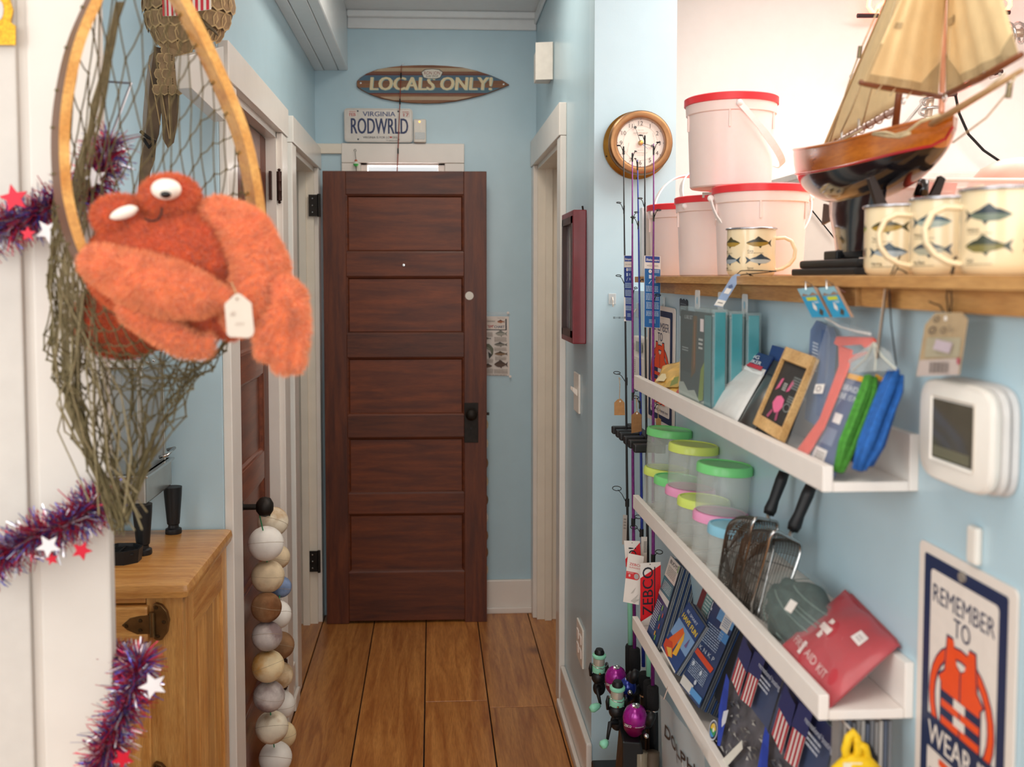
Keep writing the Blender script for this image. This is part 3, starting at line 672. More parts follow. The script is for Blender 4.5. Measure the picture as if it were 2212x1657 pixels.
MB().box((XR - dp + .012, ya + .03, za + .03), (XR - dp + .014, yb - .03, zb - .03)).build('glass', clear('#dfe8ee', .18, .02), t)
MB().tube([(XR - .01, 3.1, zb), (XR - .012, 3.1, zb + .012)], .003, 8).build('hook', IRON, t)
# switch plate and outlet
t = thing('light_switch', 'white double switch plate with two toggles on right hall wall', 'light switch', (XR, 3.26, 1.17))
MB().bbox((XR - .007, 3.2, 1.112), (XR, 3.315, 1.24), .003).build('plate', PLASTW, t)
for y in (3.235, 3.28): MB().hexa([(XR - .006, y - .005, 1.165), (XR - .006, y + .005, 1.165), (XR - .022, y + .005, 1.185), (XR - .022, y - .005, 1.185), (XR - .006, y - .005, 1.187), (XR - .006, y + .005, 1.187), (XR - .022, y + .005, 1.195), (XR - .022, y - .005, 1.195)]).build('toggle', PLASTW, t)
t = thing('outlet', 'white double outlet plate low on right hall wall near the reels', 'outlet', (XR, 3.16, .37))
MB().bbox((XR - .007, 3.1, .315), (XR, 3.225, .44), .003).build('plate', PLASTW, t)
for y in (3.135, 3.19):
    for z in (.355, .4): MB().bbox((XR - .01, y - .017, z - .014), (XR - .005, y + .017, z + .014), .003).build('socket', mat('#f2e6de', .4), t)
# clear hook on the clock wall
t = thing('adhesive_hook', 'small clear adhesive hook alone on the blue wall beside the rods', 'hook', PY(1323, 662, YC))
c = PY(1322.5, 647, YC); MB().bbox(c + V((-.011, -.004, -.014)), c + V((.011, 0, .018)), .003).build('pad', clear('#f3f7f7', .55, .1), t)
MB().tube([c + V((0, -.004, .006)), c + V((0, -.012, -.002)), c + V((0, -.01, -.016)), c + V((0, -.016, -.02)), c + V((0, -.018, -.012))], .0022, 8).build('hook_wire', PLASTW, t)
# ---------------------------------------------------------------- clock
cb = PY(1374, 315, YC); t = thing('ship_clock', 'round brass ship clock with cream dial on the blue end wall', 'clock', cb)
ax = V((0, -1, 0)); MB().lathe([(.0975, 0), (.0985, .004), (.0985, .012), (.094, .016), (.086, .02), (.0855, .05), (.088, .055)], cb, ax, 56).build('case', BRASS, t, smooth='auto')
MB().lathe([(.086, .05), (.0915, .054), (.0925, .062), (.0915, .071), (.088, .0765), (.08, .079), (.0725, .0765), (.0685, .07), (.0675, .06)], cb, ax, 56, cap=False).build('bezel', BRASS_L, t, smooth='auto')
MB().lathe([(.072, .055), (.072, .0605), (.0005, .0605)], cb, ax, 48).build('dial', mat('#f1e7dc', .5, var=.02), t)
df = Face(cb + V((-.07, -.0606, -.07)), (.14, 0, 0), (0, 0, .14))
it = [('ring', '#cfc3b6', .5, .5, .36, .36, .02), ('ring', '#9d9186', .5, .5, .49, .49, .012)]
for k in range(12):
    q = R(90 - 30 * (k + 1)); it.append(('t', '#4a4038', str(k + 1), .5 + .4 * math.cos(q), .5 + .4 * math.sin(q) - .042, .085, None, {}))
    it.append(('e', '#5a5048', .5 + .475 * math.cos(q), .5 + .475 * math.sin(q), .008, .008))
it += [('t', '#9b8e82', 'HIGH TIDE', .5, .75, .02, .13), ('t', '#9b8e82', 'LOW TIDE', .5, .24, .02, .13), ('lines', '#b5a89b', .35, .68, .65, .72, 2), ('t', '#9b8e82', 'QUARTZ', .5, .34, .02, .12), ('lines', '#b5a89b', .36, .28, .64, .31, 2),
       ('t', '#9b8e82', 'HOURS TO LOW', .25, .4, .02, .2, {'rot': 80}), ('t', '#9b8e82', 'HOURS TO HIGH', .76, .6, .02, .2, {'rot': -80})]
df.prints(it, t)
def hand(name, px, py, col, wd, tail=.0, bulb=None):
    tip = PY(px, py, cb.y - .066); c0 = V((cb.x, cb.y - .066, cb.z)); d = (tip - c0); n2 = V((d.z, 0, -d.x)).normalized() * wd
    mb = MB(); mb.prism([c0 - n2, c0 - d * tail, c0 + n2, tip], V((0, -.0008, 0)))
    if bulb: mb.lathe([(.0042, 0), (.0042, .0012)], c0 + d * bulb, ax, 10)
    mb.build(name, col, t)
hand('minute_hand', 1366.5, 259.5, mat('#3a332c', .4), .0011, .1, .68); hand('hour_hand', 1418.5, 318, mat('#4d4843', .4), .0013, .1, .72); hand('tide_hand', 1401.5, 323.5, mat('#3f6fc4', .4), .0013)
MB().lathe([(.007, .061), (.007, .069), (.005, .071), (.001, .072)], cb, ax, 16).build('hub', mat('#d1a13f', .3, .9), t, smooth='auto')
MB().lathe([(.0725, .0735), (.03, .0775), (.001, .0785)], cb, ax, 40, cap=False).build('crystal', clear('#eef4f6', .08, .02), t, smooth=True)
for k in range(3):
    q = R(200 + k * 70); MB().ball(cb + V((.094 * math.cos(q), -.013, .094 * math.sin(q))), .0035, 8, 5).build('screw', IRON, t)
# ================================================================ left side: oak cabinet and what stands on it
ZT = .93
fr, br_ = PZ(410, 1262, ZT), PZ(502, 1140, ZT)
yf, yb2, xs = fr.y, min(br_.y, YL - .012), (fr.x + br_.x) / 2
t = thing('oak_cabinet', 'small honey oak cabinet with brass strap hinges and black tray on top', 'cabinet', (xs - .35, (yf + yb2) / 2, 0))
xl = xs - .72
MB().bbox((xl, yf, ZT - .032), (xs, yb2, ZT), .014).build('top', OAKX, t, smooth='auto')
q = .016; xb_, yf_, zb_ = xs - q, yf + q, ZT - .032
pxf = lambda px: PY(px, 1400, yf_).x
pzf = lambda py: PY(330, py, yf_).z
st = pxf(318)
MB().bbox((st, yf_, .06), (xb_, yf_ + .024, zb_), .002).build('stile', OAK, t)
MB().bbox((xl + q, yf_, pzf(1303)), (st - .001, yf_ + .024, zb_), .002).build('rail', OAKX, t)
MB().box((xl + q, yf_, .06), (st - .001, yf_ + .024, .12)).build('rail', OAKX, t)
MB().bbox((xl + q, yf_, .06), (xl + q + .07, yf_ + .024, zb_), .002).build('stile', OAK, t)
dz = pzf(1306); dxr = st + .006
dr = MB().bbox((xl + q + .075, yf_ - .012, dz - .075), (dxr, yf_ + .012, dz), .006).build('door', OAKX, t)
MB().bbox((dxr - .07, yf_ - .004, .125), (dxr - .001, yf_ + .012, dz - .077), .003).build('door_stile', OAK, dr)
MB().bbox((xl + q + .075, yf_ - .004, .125), (xl + q + .14, yf_ + .012, dz - .077), .003).build('door_stile', OAK, dr)
MB().box((xl + q + .14, yf_ + .003, .125), (dxr - .07, yf_ + .01, dz - .077)).build('door_panel', OAK, dr)
# right side: frame and upright boards
yb3 = yb2 - .008
MB().bbox((xb_ - .022, yf_ + .0245, .06), (xb_, yf_ + .085, zb_), .0015).build('side_stile', OAK, t)
MB().bbox((xb_ - .022, yb3 - .055, .06), (xb_, yb3, zb_), .0015).build('side_stile', OAK, t)
MB().bbox((xb_ - .022, yf_ + .086, zb_ - .1), (xb_, yb3 - .056, zb_), .0015).build('side_rail', OAKY, t)
MB().bbox((xb_ - .022, yf_ + .086, .06), (xb_, yb3 - .056, .13), .0015).build('side_rail', OAKY, t)
n = 4; y0, y1 = yf_ + .086, yb3 - .056
for i in range(n):
    a, b = y0 + (y1 - y0) * i / n, y0 + (y1 - y0) * (i + 1) / n
    MB().bbox((xb_ - .02, a + .0012, .13), (xb_ - .007, b - .0012, zb_ - .1), .0025).build('side_board', OAK, t)
MB().box((xl + q, yb3 - .006, .06), (xb_ - .022, yb3, zb_)).build('back_panel', OAKX, t)
MB().box((xl + q, yf_ + .03, .05), (xb_ - .022, yb3, .06)).build('bottom', OAKX, t)
for x in (xl + .06, xs - .06):
    for y in (yf + .05, yb3 - .04): MB().lathe([(.018, 0), (.025, .01), (.02, .055)], (x, y, 0), n=14).build('foot', OAK, t)
DB = mat('#6f5232', .35, .9, var=.25, sc=40)
for py in (1345, 1690):
    P = lambda x, y: PY(x, y + (py - 1345), yf_ - .0125)
    mb = MB(); mb.prism([P(x, y) for x, y in ((262, 1351), (280, 1335), (302, 1330), (322, 1329), (330, 1326), (330, 1372), (322, 1370), (296, 1371), (275, 1362))], V((0, .006, 0)))
    hg = mb.build('hinge', DB, dr if False else t, bev=.0012)
    mb = MB(); mb.prism([P(x, y) for x, y in ((329, 1308), (335, 1304), (348, 1308), (360, 1322), (365, 1342), (361, 1368), (350, 1383), (340, 1385), (332, 1380), (334, 1360), (330, 1340), (333, 1325))], V((0, .012, 0))); mb.build('hinge_plate', DB, hg, bev=.0012)
    a, b = P(329, 1322), P(331, 1374); MB().tube([a - V((0, .003, 0)), b - V((0, .003, 0))], .006, 10).build('hinge_barrel', DB, hg, smooth='auto')
    for x, y in ((273, 1353), (303, 1341), (303, 1362), (337, 1313), (354, 1344), (341, 1375)): MB().lathe([(.0042, 0), (.0034, .0022), (.001, .0025)], P(x, y), (0, -1, 0), 10).build('screw', mat('#4c3a26', .4, .9), hg)
# glass case on black turned legs
fR, bR = PZ(329, 1197, ZT), PZ(375, 1152, ZT)
t = thing('display_case', 'glass and steel display case on black turned legs, seen behind the net', 'display case', (fR.x - .12, fR.y + .06, ZT))
CH = mat('#b9b4ac', .25, .9, var=.1, sc=20); wcs = .26
xR = PY(319, 1090, fR.y).x; xLc = xR - wcs; yF = fR.y - .012; yK = PX(402, 1040, xR).y
yK = min(yK, YL - .03)
zA, zB_, zC_ = PY(318, 1091, yF).z, PY(318, 1027, yF).z, PY(300, 776, yF).z
for x, y in ((xR - .012, yF + .012), (bR.x, bR.y), (xLc + .02, yF + .012), (xLc + .02, bR.y)):
    MB().lathe([(.019, 0), (.02, .003), (.019, .012), (.013, .015), (.0125, .022), (.015, .024), (.021, zA - ZT - .02), (.022, zA - ZT)], (x, y, ZT), n=16).build('leg', BLACK, t, smooth='auto')
MB().bbox((xLc, yF, zA), (xR, yK, zB_), .004).build('base_box', CH, t)
MB().bbox((xLc - .006, yF - .006, zB_ - .006), (xR + .006, yK + .006, zB_), .002).build('base_rim', STEEL, t)
gx0, gx1, gy0, gy1 = xLc + .012, PY(303, 900, yF + .012).x, yF + .014, yK - .03
for x, y in ((gx0, gy0), (gx1, gy0), (gx0, gy1), (gx1, gy1)): MB().bbox((x - .006, y - .006, zB_), (x + .006, y + .006, zC_), .001).build('corner_post', CH, t)
MB().bbox((gx0 - .01, gy0 - .01, zC_ - .022), (gx1 + .01, gy1 + .01, zC_), .003).build('roof_frame', CH, t)
for a, b in (((gx0, gy0 - .002, zB_), (gx1, gy0 + .002, zC_ - .02)), ((gx1 - .002, gy0, zB_), (gx1 + .002, gy1, zC_ - .02)), ((gx0 - .002, gy0, zB_), (gx0 + .002, gy1, zC_ - .02))): MB().box(a, b).build('glass_pane', clear('#aeb4b4', .38, .05), t)
MB().box((gx0, gy1 - .002, zB_), (gx1, gy1 + .002, zC_ - .02)).build('back_panel', mat('#8d9194', .3, .7, var=.1), t)
MB().bbox((gx1 - .095, gy0 + .03, zB_ + .09), (gx1 - .05, gy0 + .035, zC_ - .04), .001).build('inner_card', mat('#cfc8be', .5), t)
MB().tube([(gx1 + .012, gy1 - .08, zB_ + .02), (gx1 + .03, gy1 - .08, zB_ + .025), (gx1 + .03, gy1 - .01, zB_ + .03), (gx1 + .012, gy1 - .01, zB_ + .025)], .004, 8).build('handle', STEEL, t, smooth=True)
for i in range(3): MB().ball((gx1 + .011, gy0 + .03 + i * .05, zC_ - .011), .003, 8, 5).build('rivet', STEEL, t)
MB().lathe([(.014, 0), (.014, .05), (.006, .055)], (gx1 - .06, gy0 + .08, zC_), n=12).build('chimney', BLACK, t)
# octagonal black tray
c = PZ(262, 1212, ZT); t = thing('tray', 'black eight-sided tray with a grille on the oak cabinet top', 'tray', c)
mb = MB(); rr = .045; P8 = lambda r, z: [c + V((r * math.cos(R(22.5 + 45 * i)) * 1.05, r * math.sin(R(22.5 + 45 * i)) * .95, z)) for i in range(8)]
for r0, z0, r1, z1 in ((rr * .92, .0, rr, .03), (rr, .03, rr * .9, .03), (rr * .9, .03, rr * .86, .018)):
    a, b = P8(r0, z0), P8(r1, z1); mb.add(a + b, [(i, (i + 1) % 8, (i + 1) % 8 + 8, i + 8) for i in range(8)])
mb.face(P8(rr * .86, .018)); mb.face(P8(rr * .92, 0)[::-1]); mb.build('dish', BLACK, t)
for i in range(7): y = -.028 + i * .0094; MB().box(c + V((-.035, y - .0016, .02)), c + V((.035, y + .0016, .0235))).build('bar', BLACK, t)
MB().box(c + V((-.002, -.034, .0215)), c + V((.002, .034, .025))).build('bar', BLACK, t)

# ---------------------------------------------------------------- feathered bird ornament
Yb = 2.36
t = thing('bird_ornament', 'brown feathered bird ornament with long tail, hung behind the landing net', 'bird ornament', PY(380, 120, Yb))
FB = mat('#8f7454', .75, var=.25, sc=60, bump=.3); FD = mat('#5e4a36', .7, var=.35, sc=40, stretch=(1, 1, .3)); FE = mat('#b79a6c', .6, var=.1)
bc = PY(408, 10, Yb); rx, rz = 92 / 924, 118 / 924
MB().ball(bc, (rx, .075, rz), 28, 18, fn=lambda d: 1 - .3 * max(0, -d.z) ** 2 * (1 if d.x > 0 else .2)).build('body', mat('#6e5740', .75, var=.2, sc=40), t, smooth=True)
mb = MB(); rn = random.Random(5)
for i in range(8):
    th = R(40 + i * 17.5)
    m_ = max(4, int(12 * math.sin(th)))
    for j in range(m_):
        ph = R(182 + (j + .5 * (i % 2)) * 176 / m_)
        d = V((math.sin(th) * math.cos(ph), math.sin(th) * math.sin(ph), math.cos(th)))
        k = 1 - .3 * max(0, -d.z) ** 2 * (1 if d.x > 0 else .2)
        p = bc + V((d.x * rx, d.y * .075, d.z * rz)) * k * 1.01; nr = V((d.x / rx, d.y / .075, d.z / rz)).normalized()
        dn2 = (V((-.15, 0, -1)) - nr * V((-.15, 0, -1)).dot(nr)).normalized(); sd = nr.cross(dn2); s_ = .019
        pts = [p + dn2 * (s_ * a) + sd * (s_ * b) + nr * (.0005 + .0022 * (a + 1) / 2 * e) for a, b, e in ((-1, -.6, 1), (-.1, -1, 1), (.7, -.75, 1), (1.15, 0, 1.15), (.7, .75, 1), (-.1, 1, 1), (-1, .6, 1))]
        mb.face(pts, 0); pi = [p + dn2 * (s_ * a * .82) + sd * (s_ * b * .82) + nr * (.0008 + .0022 * (a + 1) / 2 * 1.1) for a, b in ((-1, -.6), (-.1, -1), (.7, -.75), (1.1, 0), (.7, .75), (-.1, 1), (-1, .6))]; mb.face(pi, 1)
for i in range(7):   # smaller scallops where the body narrows into the tail
    for j in range(4):
        p = PY(352 + j * 16 + (8 if i % 2 else 0) - i * 2, 92 + i * 17, Yb - .035 + .004 * abs(j - 1.5)); s_ = .0115
        for k_, q_ in ((1, 0), (.8, 1)): mb.face([p + V((s_ * b * k_, -.001 * q_ - .0015 * i * .3, -s_ * a * k_)) for a, b in ((-1, -.6), (-.1, -1), (.7, -.75), (1.15, 0), (.7, .75), (-.1, 1), (-1, .6))], q_)
mb.build('scallop_feathers', [FE, FB], t, kind='stuff')
def feather(pts, m, y, name='tail_feather', th=.004):
    n = len(pts) // 2; P = [PY(a, b, y) for a, b in pts]
    MB().prism(P, V((0, th, 0))).build(name, m, t, bev=.001)
feather([(352, 95), (385, 120), (388, 190), (382, 270), (375, 308), (362, 320), (351, 300), (349, 250), (340, 190)], FD, Yb - .02)
feather([(334, 100), (356, 105), (352, 200), (343, 290), (330, 330), (312, 330), (318, 240), (326, 150)], FD, Yb)
feather([(322, 120), (334, 110), (328, 200), (316, 310), (306, 340), (308, 250), (314, 180)], mat('#8d8378', .5, var=.1), Yb + .01)
feather([(316, 296), (338, 300), (334, 345), (324, 372), (319, 410), (297, 470), (299, 400), (303, 340)], mat('#6a5742', .7, var=.25, sc=50), Yb - .01)
mb = MB()
for a in ((322, 140, 346, 270), (338, 130, 366, 300), (362, 150, 368, 300)): mb.tube([PY(a[0], a[1], Yb - .022), PY(a[2], a[3], Yb - .024)], .0012, 5)
mb.build('quill', FE, t, kind='stuff')
mb = MB(); mb.tube([PY(304, 284, Yb - .03), PY(318, 296, Yb - .035), PY(334, 305, Yb - .03), PY(322, 318, Yb - .035), PY(310, 300, Yb - .02)], .004, 8); mb.tube([PY(334, 305, Yb - .03), PY(330, 340, Yb - .03)], .003, 8); mb.build('tie', BLACKCORD, t)
for pts in (((430, 40), (448, 55), (462, 66), (471, 77)), ((434, 48), (446, 62), (452, 60)), ((428, 52), (440, 66), (438, 72))): MB().tube([PY(a, b, Yb - .06) for a, b in pts], [.006, .005, .0035, .0015][:len(pts)], 8).build('toe', mat('#5a4a32', .5, var=.2), t, smooth=True)
nk = bc + V((.07, -.01, rz * .8)); MB().tube([bc + V((.04, 0, rz * .6)), nk + V((0, 0, .06)), nk + V((-.01, -.01, .13))], [.045, .028, .022], 14).build('neck', FB, t, smooth=True)
MB().ball(nk + V((-.015, -.015, .15)), (.034, .028, .028), 14, 10).build('head', FB, t, smooth=True); MB().tube([nk + V((-.04, -.02, .15)), nk + V((-.08, -.03, .14))], [.008, .001], 8).build('beak', mat('#3b2f22', .4), t)
MB().tube([bc + V((0, .06, .03)), (bc.x, YL - .005, bc.z + .03)], .008, 8).build('wall_bracket', IRON, t)
# small flag cloth on the bird
t = thing('paper_flag', 'small red and white striped flag lying over the bird ornament', 'flag', PY(390, 34, Yb - .1))
for nm, q4 in (('flag_fold', ((352, 35), (386, 34), (349, -40))), ('flag_fold', ((405, 27), (456, 20), (404, -45)))):
    f = face3(*[PY(a, b, Yb - .095) for a, b in q4]); s_ = f.slab(.002).build(nm, mat('#efe4da', .6), t)
    f.prints([('r', '#cf3040', u, 0, u + .12, 1) for u in ((.0, .26, .55, .82) if q4[0][0] < 400 else (.1, .33, .56, .8))] + ([('r', '#37406f', 0, .55, .6, 1)] if q4[0][0] < 400 else []), s_)

# ---------------------------------------------------------------- landing net with the plush crab
wv = V((-.55, .83, 0)).normalized(); p0 = PY(350, 420, 1.27)
hp = [(285, -150), (240, -70), (212, -5), (176, 80), (153, 170), (140, 270), (141, 370), (150, 440), (172, 520), (205, 590), (252, 655), (305, 695), (368, 728), (440, 728), (505, 690), (550, 625), (571, 550), (566, 470), (553, 380), (532, 290), (500, 205), (462, 120), (425, 45), (393, -15), (345, -100)]
def cr(pts, n):   # smooth closed curve through points
    out = []; k = len(pts)
    for i in range(k):
        a, b, c, d = [V((*pts[(i + j) % k], 0)) for j in (-1, 0, 1, 2)]
        for q in range(n):
            s_ = q / n; out.append(.5 * ((2 * b) + (c - a) * s_ + (2 * a - 5 * b + 4 * c - d) * s_ ** 2 + (-a + 3 * b - 3 * c + d) * s_ ** 3))
    return [(v.x, v.y) for v in out]
hc = [PN(a, b, p0, wv) for a, b in cr(hp, 5)]; cen = sum(hc, V()) / len(hc)
t = thing('landing_net', 'honey wooden hoop landing net with knotted olive bag, hanging in front', 'landing net', p0)
mb = MB(); K = len(hc); vs = []; dpt = .034
for i, p in enumerate(hc):
    tg = (hc[(i + 1) % K] - hc[i - 1]).normalized(); rd = tg.cross(wv).normalized()
    if rd.dot(p - cen) < 0: rd = -rd
    vs += [p - rd * .006, p + rd * .006, p + rd * .007 + wv * dpt, p - rd * .005 + wv * dpt]
fs, mi = [], []
for i in range(K):
    a, b = i * 4, ((i + 1) % K) * 4
    for j in range(4): fs.append((a + j, a + (j + 1) % 4, b + (j + 1) % 4, b + j)); mi.append(1 if j in (1, 2) else 0)
mb.add(vs, fs); mb.mi = mi
HON = wood('#c98538', '#e9b566', (4, 4, 4), 6, .35, coat=.4, name='honey_ash'); DRK = mat('#6a4630', .45, var=.2, sc=20, stretch=(1, 1, .2))
mb.build('hoop', [HON, DRK], t, smooth='auto')
top = hc[0]; MB().tube([PN(315, -130, p0, wv) + wv * .017, PN(318, -220, p0, wv) + wv * .017, PN(320, -560, p0, wv) + wv * .017], [.012, .014, .016], 12).build('handle', HON, t, smooth=True)
TW = mat('#665a3c', .9, var=.25, sc=150); TW2 = mat('#8a7c5c', .9, var=.2, sc=150)
bot = PN(292, 1160, p0, wv) + wv * .06
bag = []
def bagpt(tt, s_):
    """tt along the hoop (0..1), s_ down into the bag (0..1)"""
    x = (tt % 1) * K; i = int(x) % K; f = x - int(x); h = hc[i].lerp(hc[(i + 1) % K], f) + wv * .03
    up = max(0, (h.z - p0.z) / .35)
    lft = -(h.x - cen.x)
    lowr = h.z < p0.z - .05
    m1 = h + wv * (.02 if lowr else .10) + V((-.01, .01, -.12 - .18 * up)) + (cen - h) * (.04 if lowr else .22 + .15 * up)
    m2 = bot + V((.0, .01, .30 - .05 * up)) + V(((h - cen).x * 1.2 + .02, (h - cen).y * .9, (h - cen).z * .1)) + wv * .03
    a = 1 - s_
    return h * a ** 3 + m1 * 3 * a * a * s_ + m2 * 3 * a * s_ * s_ + bot * s_ ** 3
mb = MB(); NC, NR = 34, 20; rn = random.Random(11)
jit = {}
def J(i, j):
    k = (i % NC, j)
    if k not in jit: jit[k] = V((rn.uniform(-1, 1), rn.uniform(-1, 1), rn.uniform(-1, 1))) * (.0035 if j < 10 else .011) * (0 if j == 0 else 1)
    return jit[k]
def node(i, j): return bagpt((i + .5 * (j % 2)) / NC, (j / NR) ** 1.05) + J(i, j)
for j in range(NR):
    for i in range(NC):
        a = node(i, j)
        for b in (node(i, j + 1), node(i + (1 if j % 2 else -1), j + 1)):
            md_ = (a + b) / 2 - V((0, 0, .003 if j < 12 else 0)); mb.tube([a, md_, b], .00105, 4, cap=False)
        if j and j < 20: mb.ball(a, .0021, 5, 3)
mb.build('netting', TW, t, kind='stuff')
mb = MB()    # slack twine gathered down the left side and in the tail of the bag
for k in range(15):
    x0 = rn.uniform(150, 240); y0 = rn.uniform(520, 640); a = PN(x0, y0, p0, wv) + wv * rn.uniform(.03, .12)
    b = PN(rn.uniform(160, 330), rn.uniform(800, 980), p0, wv) + wv * rn.uniform(.04, .12); e = bot + V((rn.uniform(-.03, .03), rn.uniform(-.03, .03), rn.uniform(-.01, .05)))
    mb.tube([a, a.lerp(b, .5) + V((rn.uniform(-.014, .014), 0, 0)), b, b.lerp(e, .5) + V((rn.uniform(-.015, .015), 0, 0)), e], .0011, 4, cap=False)
for k in range(16):
    x0 = rn.gauss(292, 7); a = PN(x0, -20, p0, wv) + wv * .06; b = PN(rn.gauss(262, 8), 200, p0, wv) + wv * .1; c_ = PN(rn.gauss(225, 14), 420, p0, wv) + wv * .12; d_ = PN(rn.gauss(190, 18), 620, p0, wv) + wv * .1
    mb.tube([a, b, c_, d_, d_.lerp(bot, .5) + V((-.03, 0, 0)), bot], .0011, 4, cap=False)
mb.build('gathered_twine', TW2, t, kind='stuff')
for k in range(26):
    i = int((k + .4) / 26 * K); p = hc[i]; tg = (hc[(i + 1) % K] - hc[i - 1]).normalized(); rd = tg.cross(wv).normalized()
    mb = MB(); mb.tube([p + rd * .0085 * math.cos(q) + wv * (.026 + .006 * math.sin(q)) + tg * .002 * q / 6 for q in [x * .7 for x in range(9)]] , .0018, 5); mb.build('lashing', TW, t)

# plush crab
PC = lambda x, y, Y: PY(x, y, Y)
r_ = lambda p: p / 1677
t = thing('plush_crab', 'fluffy orange plush crab with big white eyes lying in the landing net', 'plush toy', PY(400, 700, 1.24))
def limb(mb, pts, n=14):
    P = [PC(x, y, Y) for x, y, Y, r in pts]; rr_ = [r_(r) for *_, r in pts]
    cp, cr2 = [], []
    for i in range(len(P) - 1):
        for q in range(5): s_ = q / 5; cp.append(P[i].lerp(P[i + 1], s_)); cr2.append(rr_[i] * (1 - s_) + rr_[i + 1] * s_)
    cp.append(P[-1]); cr2.append(rr_[-1]); mb.tube(cp, cr2, n); mb.ball(P[0], rr_[0], n, 8); mb.ball(P[-1], rr_[-1], n, 8)
def plush(name, mb, m, mf, seed, dens):
    """round the pieces into one soft skin and set short fur on it"""
    tmp = mb.build('form', m, None)
    md = tmp.modifiers.new('r', 'REMESH'); md.mode = 'VOXEL'; md.voxel_size = .0036; md.use_smooth_shade = True
    md = tmp.modifiers.new('s', 'SMOOTH'); md.iterations = 4; md.factor = .5
    dg = bpy.context.evaluated_depsgraph_get(); me = bpy.data.meshes.new_from_object(tmp.evaluated_get(dg)); bpy.data.objects.remove(tmp)
    b = MB(); b.v = [v.co.copy() for v in me.vertices]; b.f = [tuple(p.vertices) for p in me.polygons]; b.mi = [0] * len(b.f)
    pol = [(p.normal.copy(), [me.vertices[i].co.copy() for i in p.vertices]) for p in me.polygons]
    o = b.build(name, m, t, smooth=True); rn = random.Random(seed); fm = MB(); fv, ff = [], []
    for nn, cs in pol:
        if nn.y > .6: continue
        for k in range(dens):
            p = cs[0].lerp(cs[1], rn.random()).lerp(cs[min(3, len(cs) - 1)].lerp(cs[2], rn.random()), rn.random())
            d = (nn + V((rn.uniform(-.6, .6), rn.uniform(-.6, .6), rn.uniform(-.9, .3)))).normalized() * rn.uniform(.005, .0095)
            sd = d.cross(V((rn.uniform(-1, 1), rn.uniform(-1, 1), rn.uniform(-1, 1)))).normalized() * .0006
            i = len(fv); fv += [p - sd, p + sd, p + d]; ff.append((i, i + 1, i + 2))
    fm.v, fm.f, fm.mi = fv, ff, [0] * len(ff); fm.build('fur', mf, o, kind='stuff'); return o
CB, CBF = mat('#d4592b', .95, var=.15, sc=70, sheen=.4, bump=.5, bsc=160), mat('#dc6a37', .9, var=.2, sc=60, sheen=.4)
CL, CLF = mat('#ea7f4c', .95, var=.1, sc=60, sheen=.5, bump=.5, bsc=160), mat('#f29562', .9, var=.15, sc=60, sheen=.5)
mb = MB(); mb.ball(PC(395, 575, 1.27), (r_(190), .095, r_(122)), 24, 16); mb.ball(PC(268, 690, 1.37), (r_(105), .06, r_(82)), 18, 12)
mb.ball(PC(368, 430, 1.235), (r_(58), .036, r_(46)), 16, 12); mb.ball(PC(262, 468, 1.235), (r_(54), .034, r_(40)), 16, 12)
limb(mb, [(380, 690, 1.22, 30), (440, 690, 1.21, 28), (470, 690, 1.21, 32), (500, 700, 1.21, 28)])
plush('body', mb, CB, CBF, 2, 4)
mb = MB(); limb(mb, [(470, 462, 1.235, 34), (530, 500, 1.21, 48), (566, 580, 1.195, 52), (552, 650, 1.185, 52), (528, 675, 1.185, 44)]); plush('upper_arm', mb, CL, CLF, 3, 4)
mb = MB(); limb(mb, [(600, 622, 1.18, 30), (622, 648, 1.172, 36), (616, 700, 1.17, 33), (606, 745, 1.165, 29), (612, 785, 1.165, 20)]); limb(mb, [(635, 655, 1.165, 22), (648, 715, 1.162, 18), (640, 788, 1.162, 14)]); limb(mb, [(598, 690, 1.165, 26), (576, 735, 1.16, 22), (568, 762, 1.16, 14)]); plush('claw', mb, CL, CLF, 4, 4)
mb = MB(); limb(mb, [(212, 568, 1.19, 34), (290, 600, 1.175, 50), (370, 625, 1.165, 52), (440, 640, 1.16, 38), (478, 643, 1.16, 20)]); plush('claw', mb, CL, CLF, 5, 4)
mb = MB(); limb(mb, [(285, 668, 1.2, 26), (340, 702, 1.19, 30), (395, 738, 1.18, 26), (440, 752, 1.18, 18)]); limb(mb, [(430, 748, 1.18, 18), (455, 735, 1.178, 11)]); plush('claw', mb, CL, CLF, 6, 4)
EYE_W = mat('#efe6d8', .45, var=.02)
e1 = PC(359, 409, 1.193); mb = MB(); mb.ball(e1, (r_(29), .014, r_(21)), 18, 12); ey = mb.build('eye', EYE_W, t, smooth=True)
MB().ball(e1 + V((r_(3), -.0095, -r_(11))), (r_(11), .006, r_(7.5)), 12, 8).build('pupil', mat('#14100e', .25), ey, smooth=True)
e2 = PC(267, 459, 1.197); mb = MB(); a, b = PC(238, 470, 1.197), PC(297, 450, 1.193)
mb.tube([a.lerp(b, i / 8) for i in range(9)], [.0015, .0045, .006, .007, .0075, .0075, .007, .0055, .002], 10); mb.build('eye', EYE_W, t, smooth=True)
MB().tube([PC(x, y, 1.18) for x, y in ((312, 472), (322, 477), (334, 477.5), (343, 473), (348, 463), (350, 448))], .0013, 6).build('mouth', mat('#2a1712', .8), t)
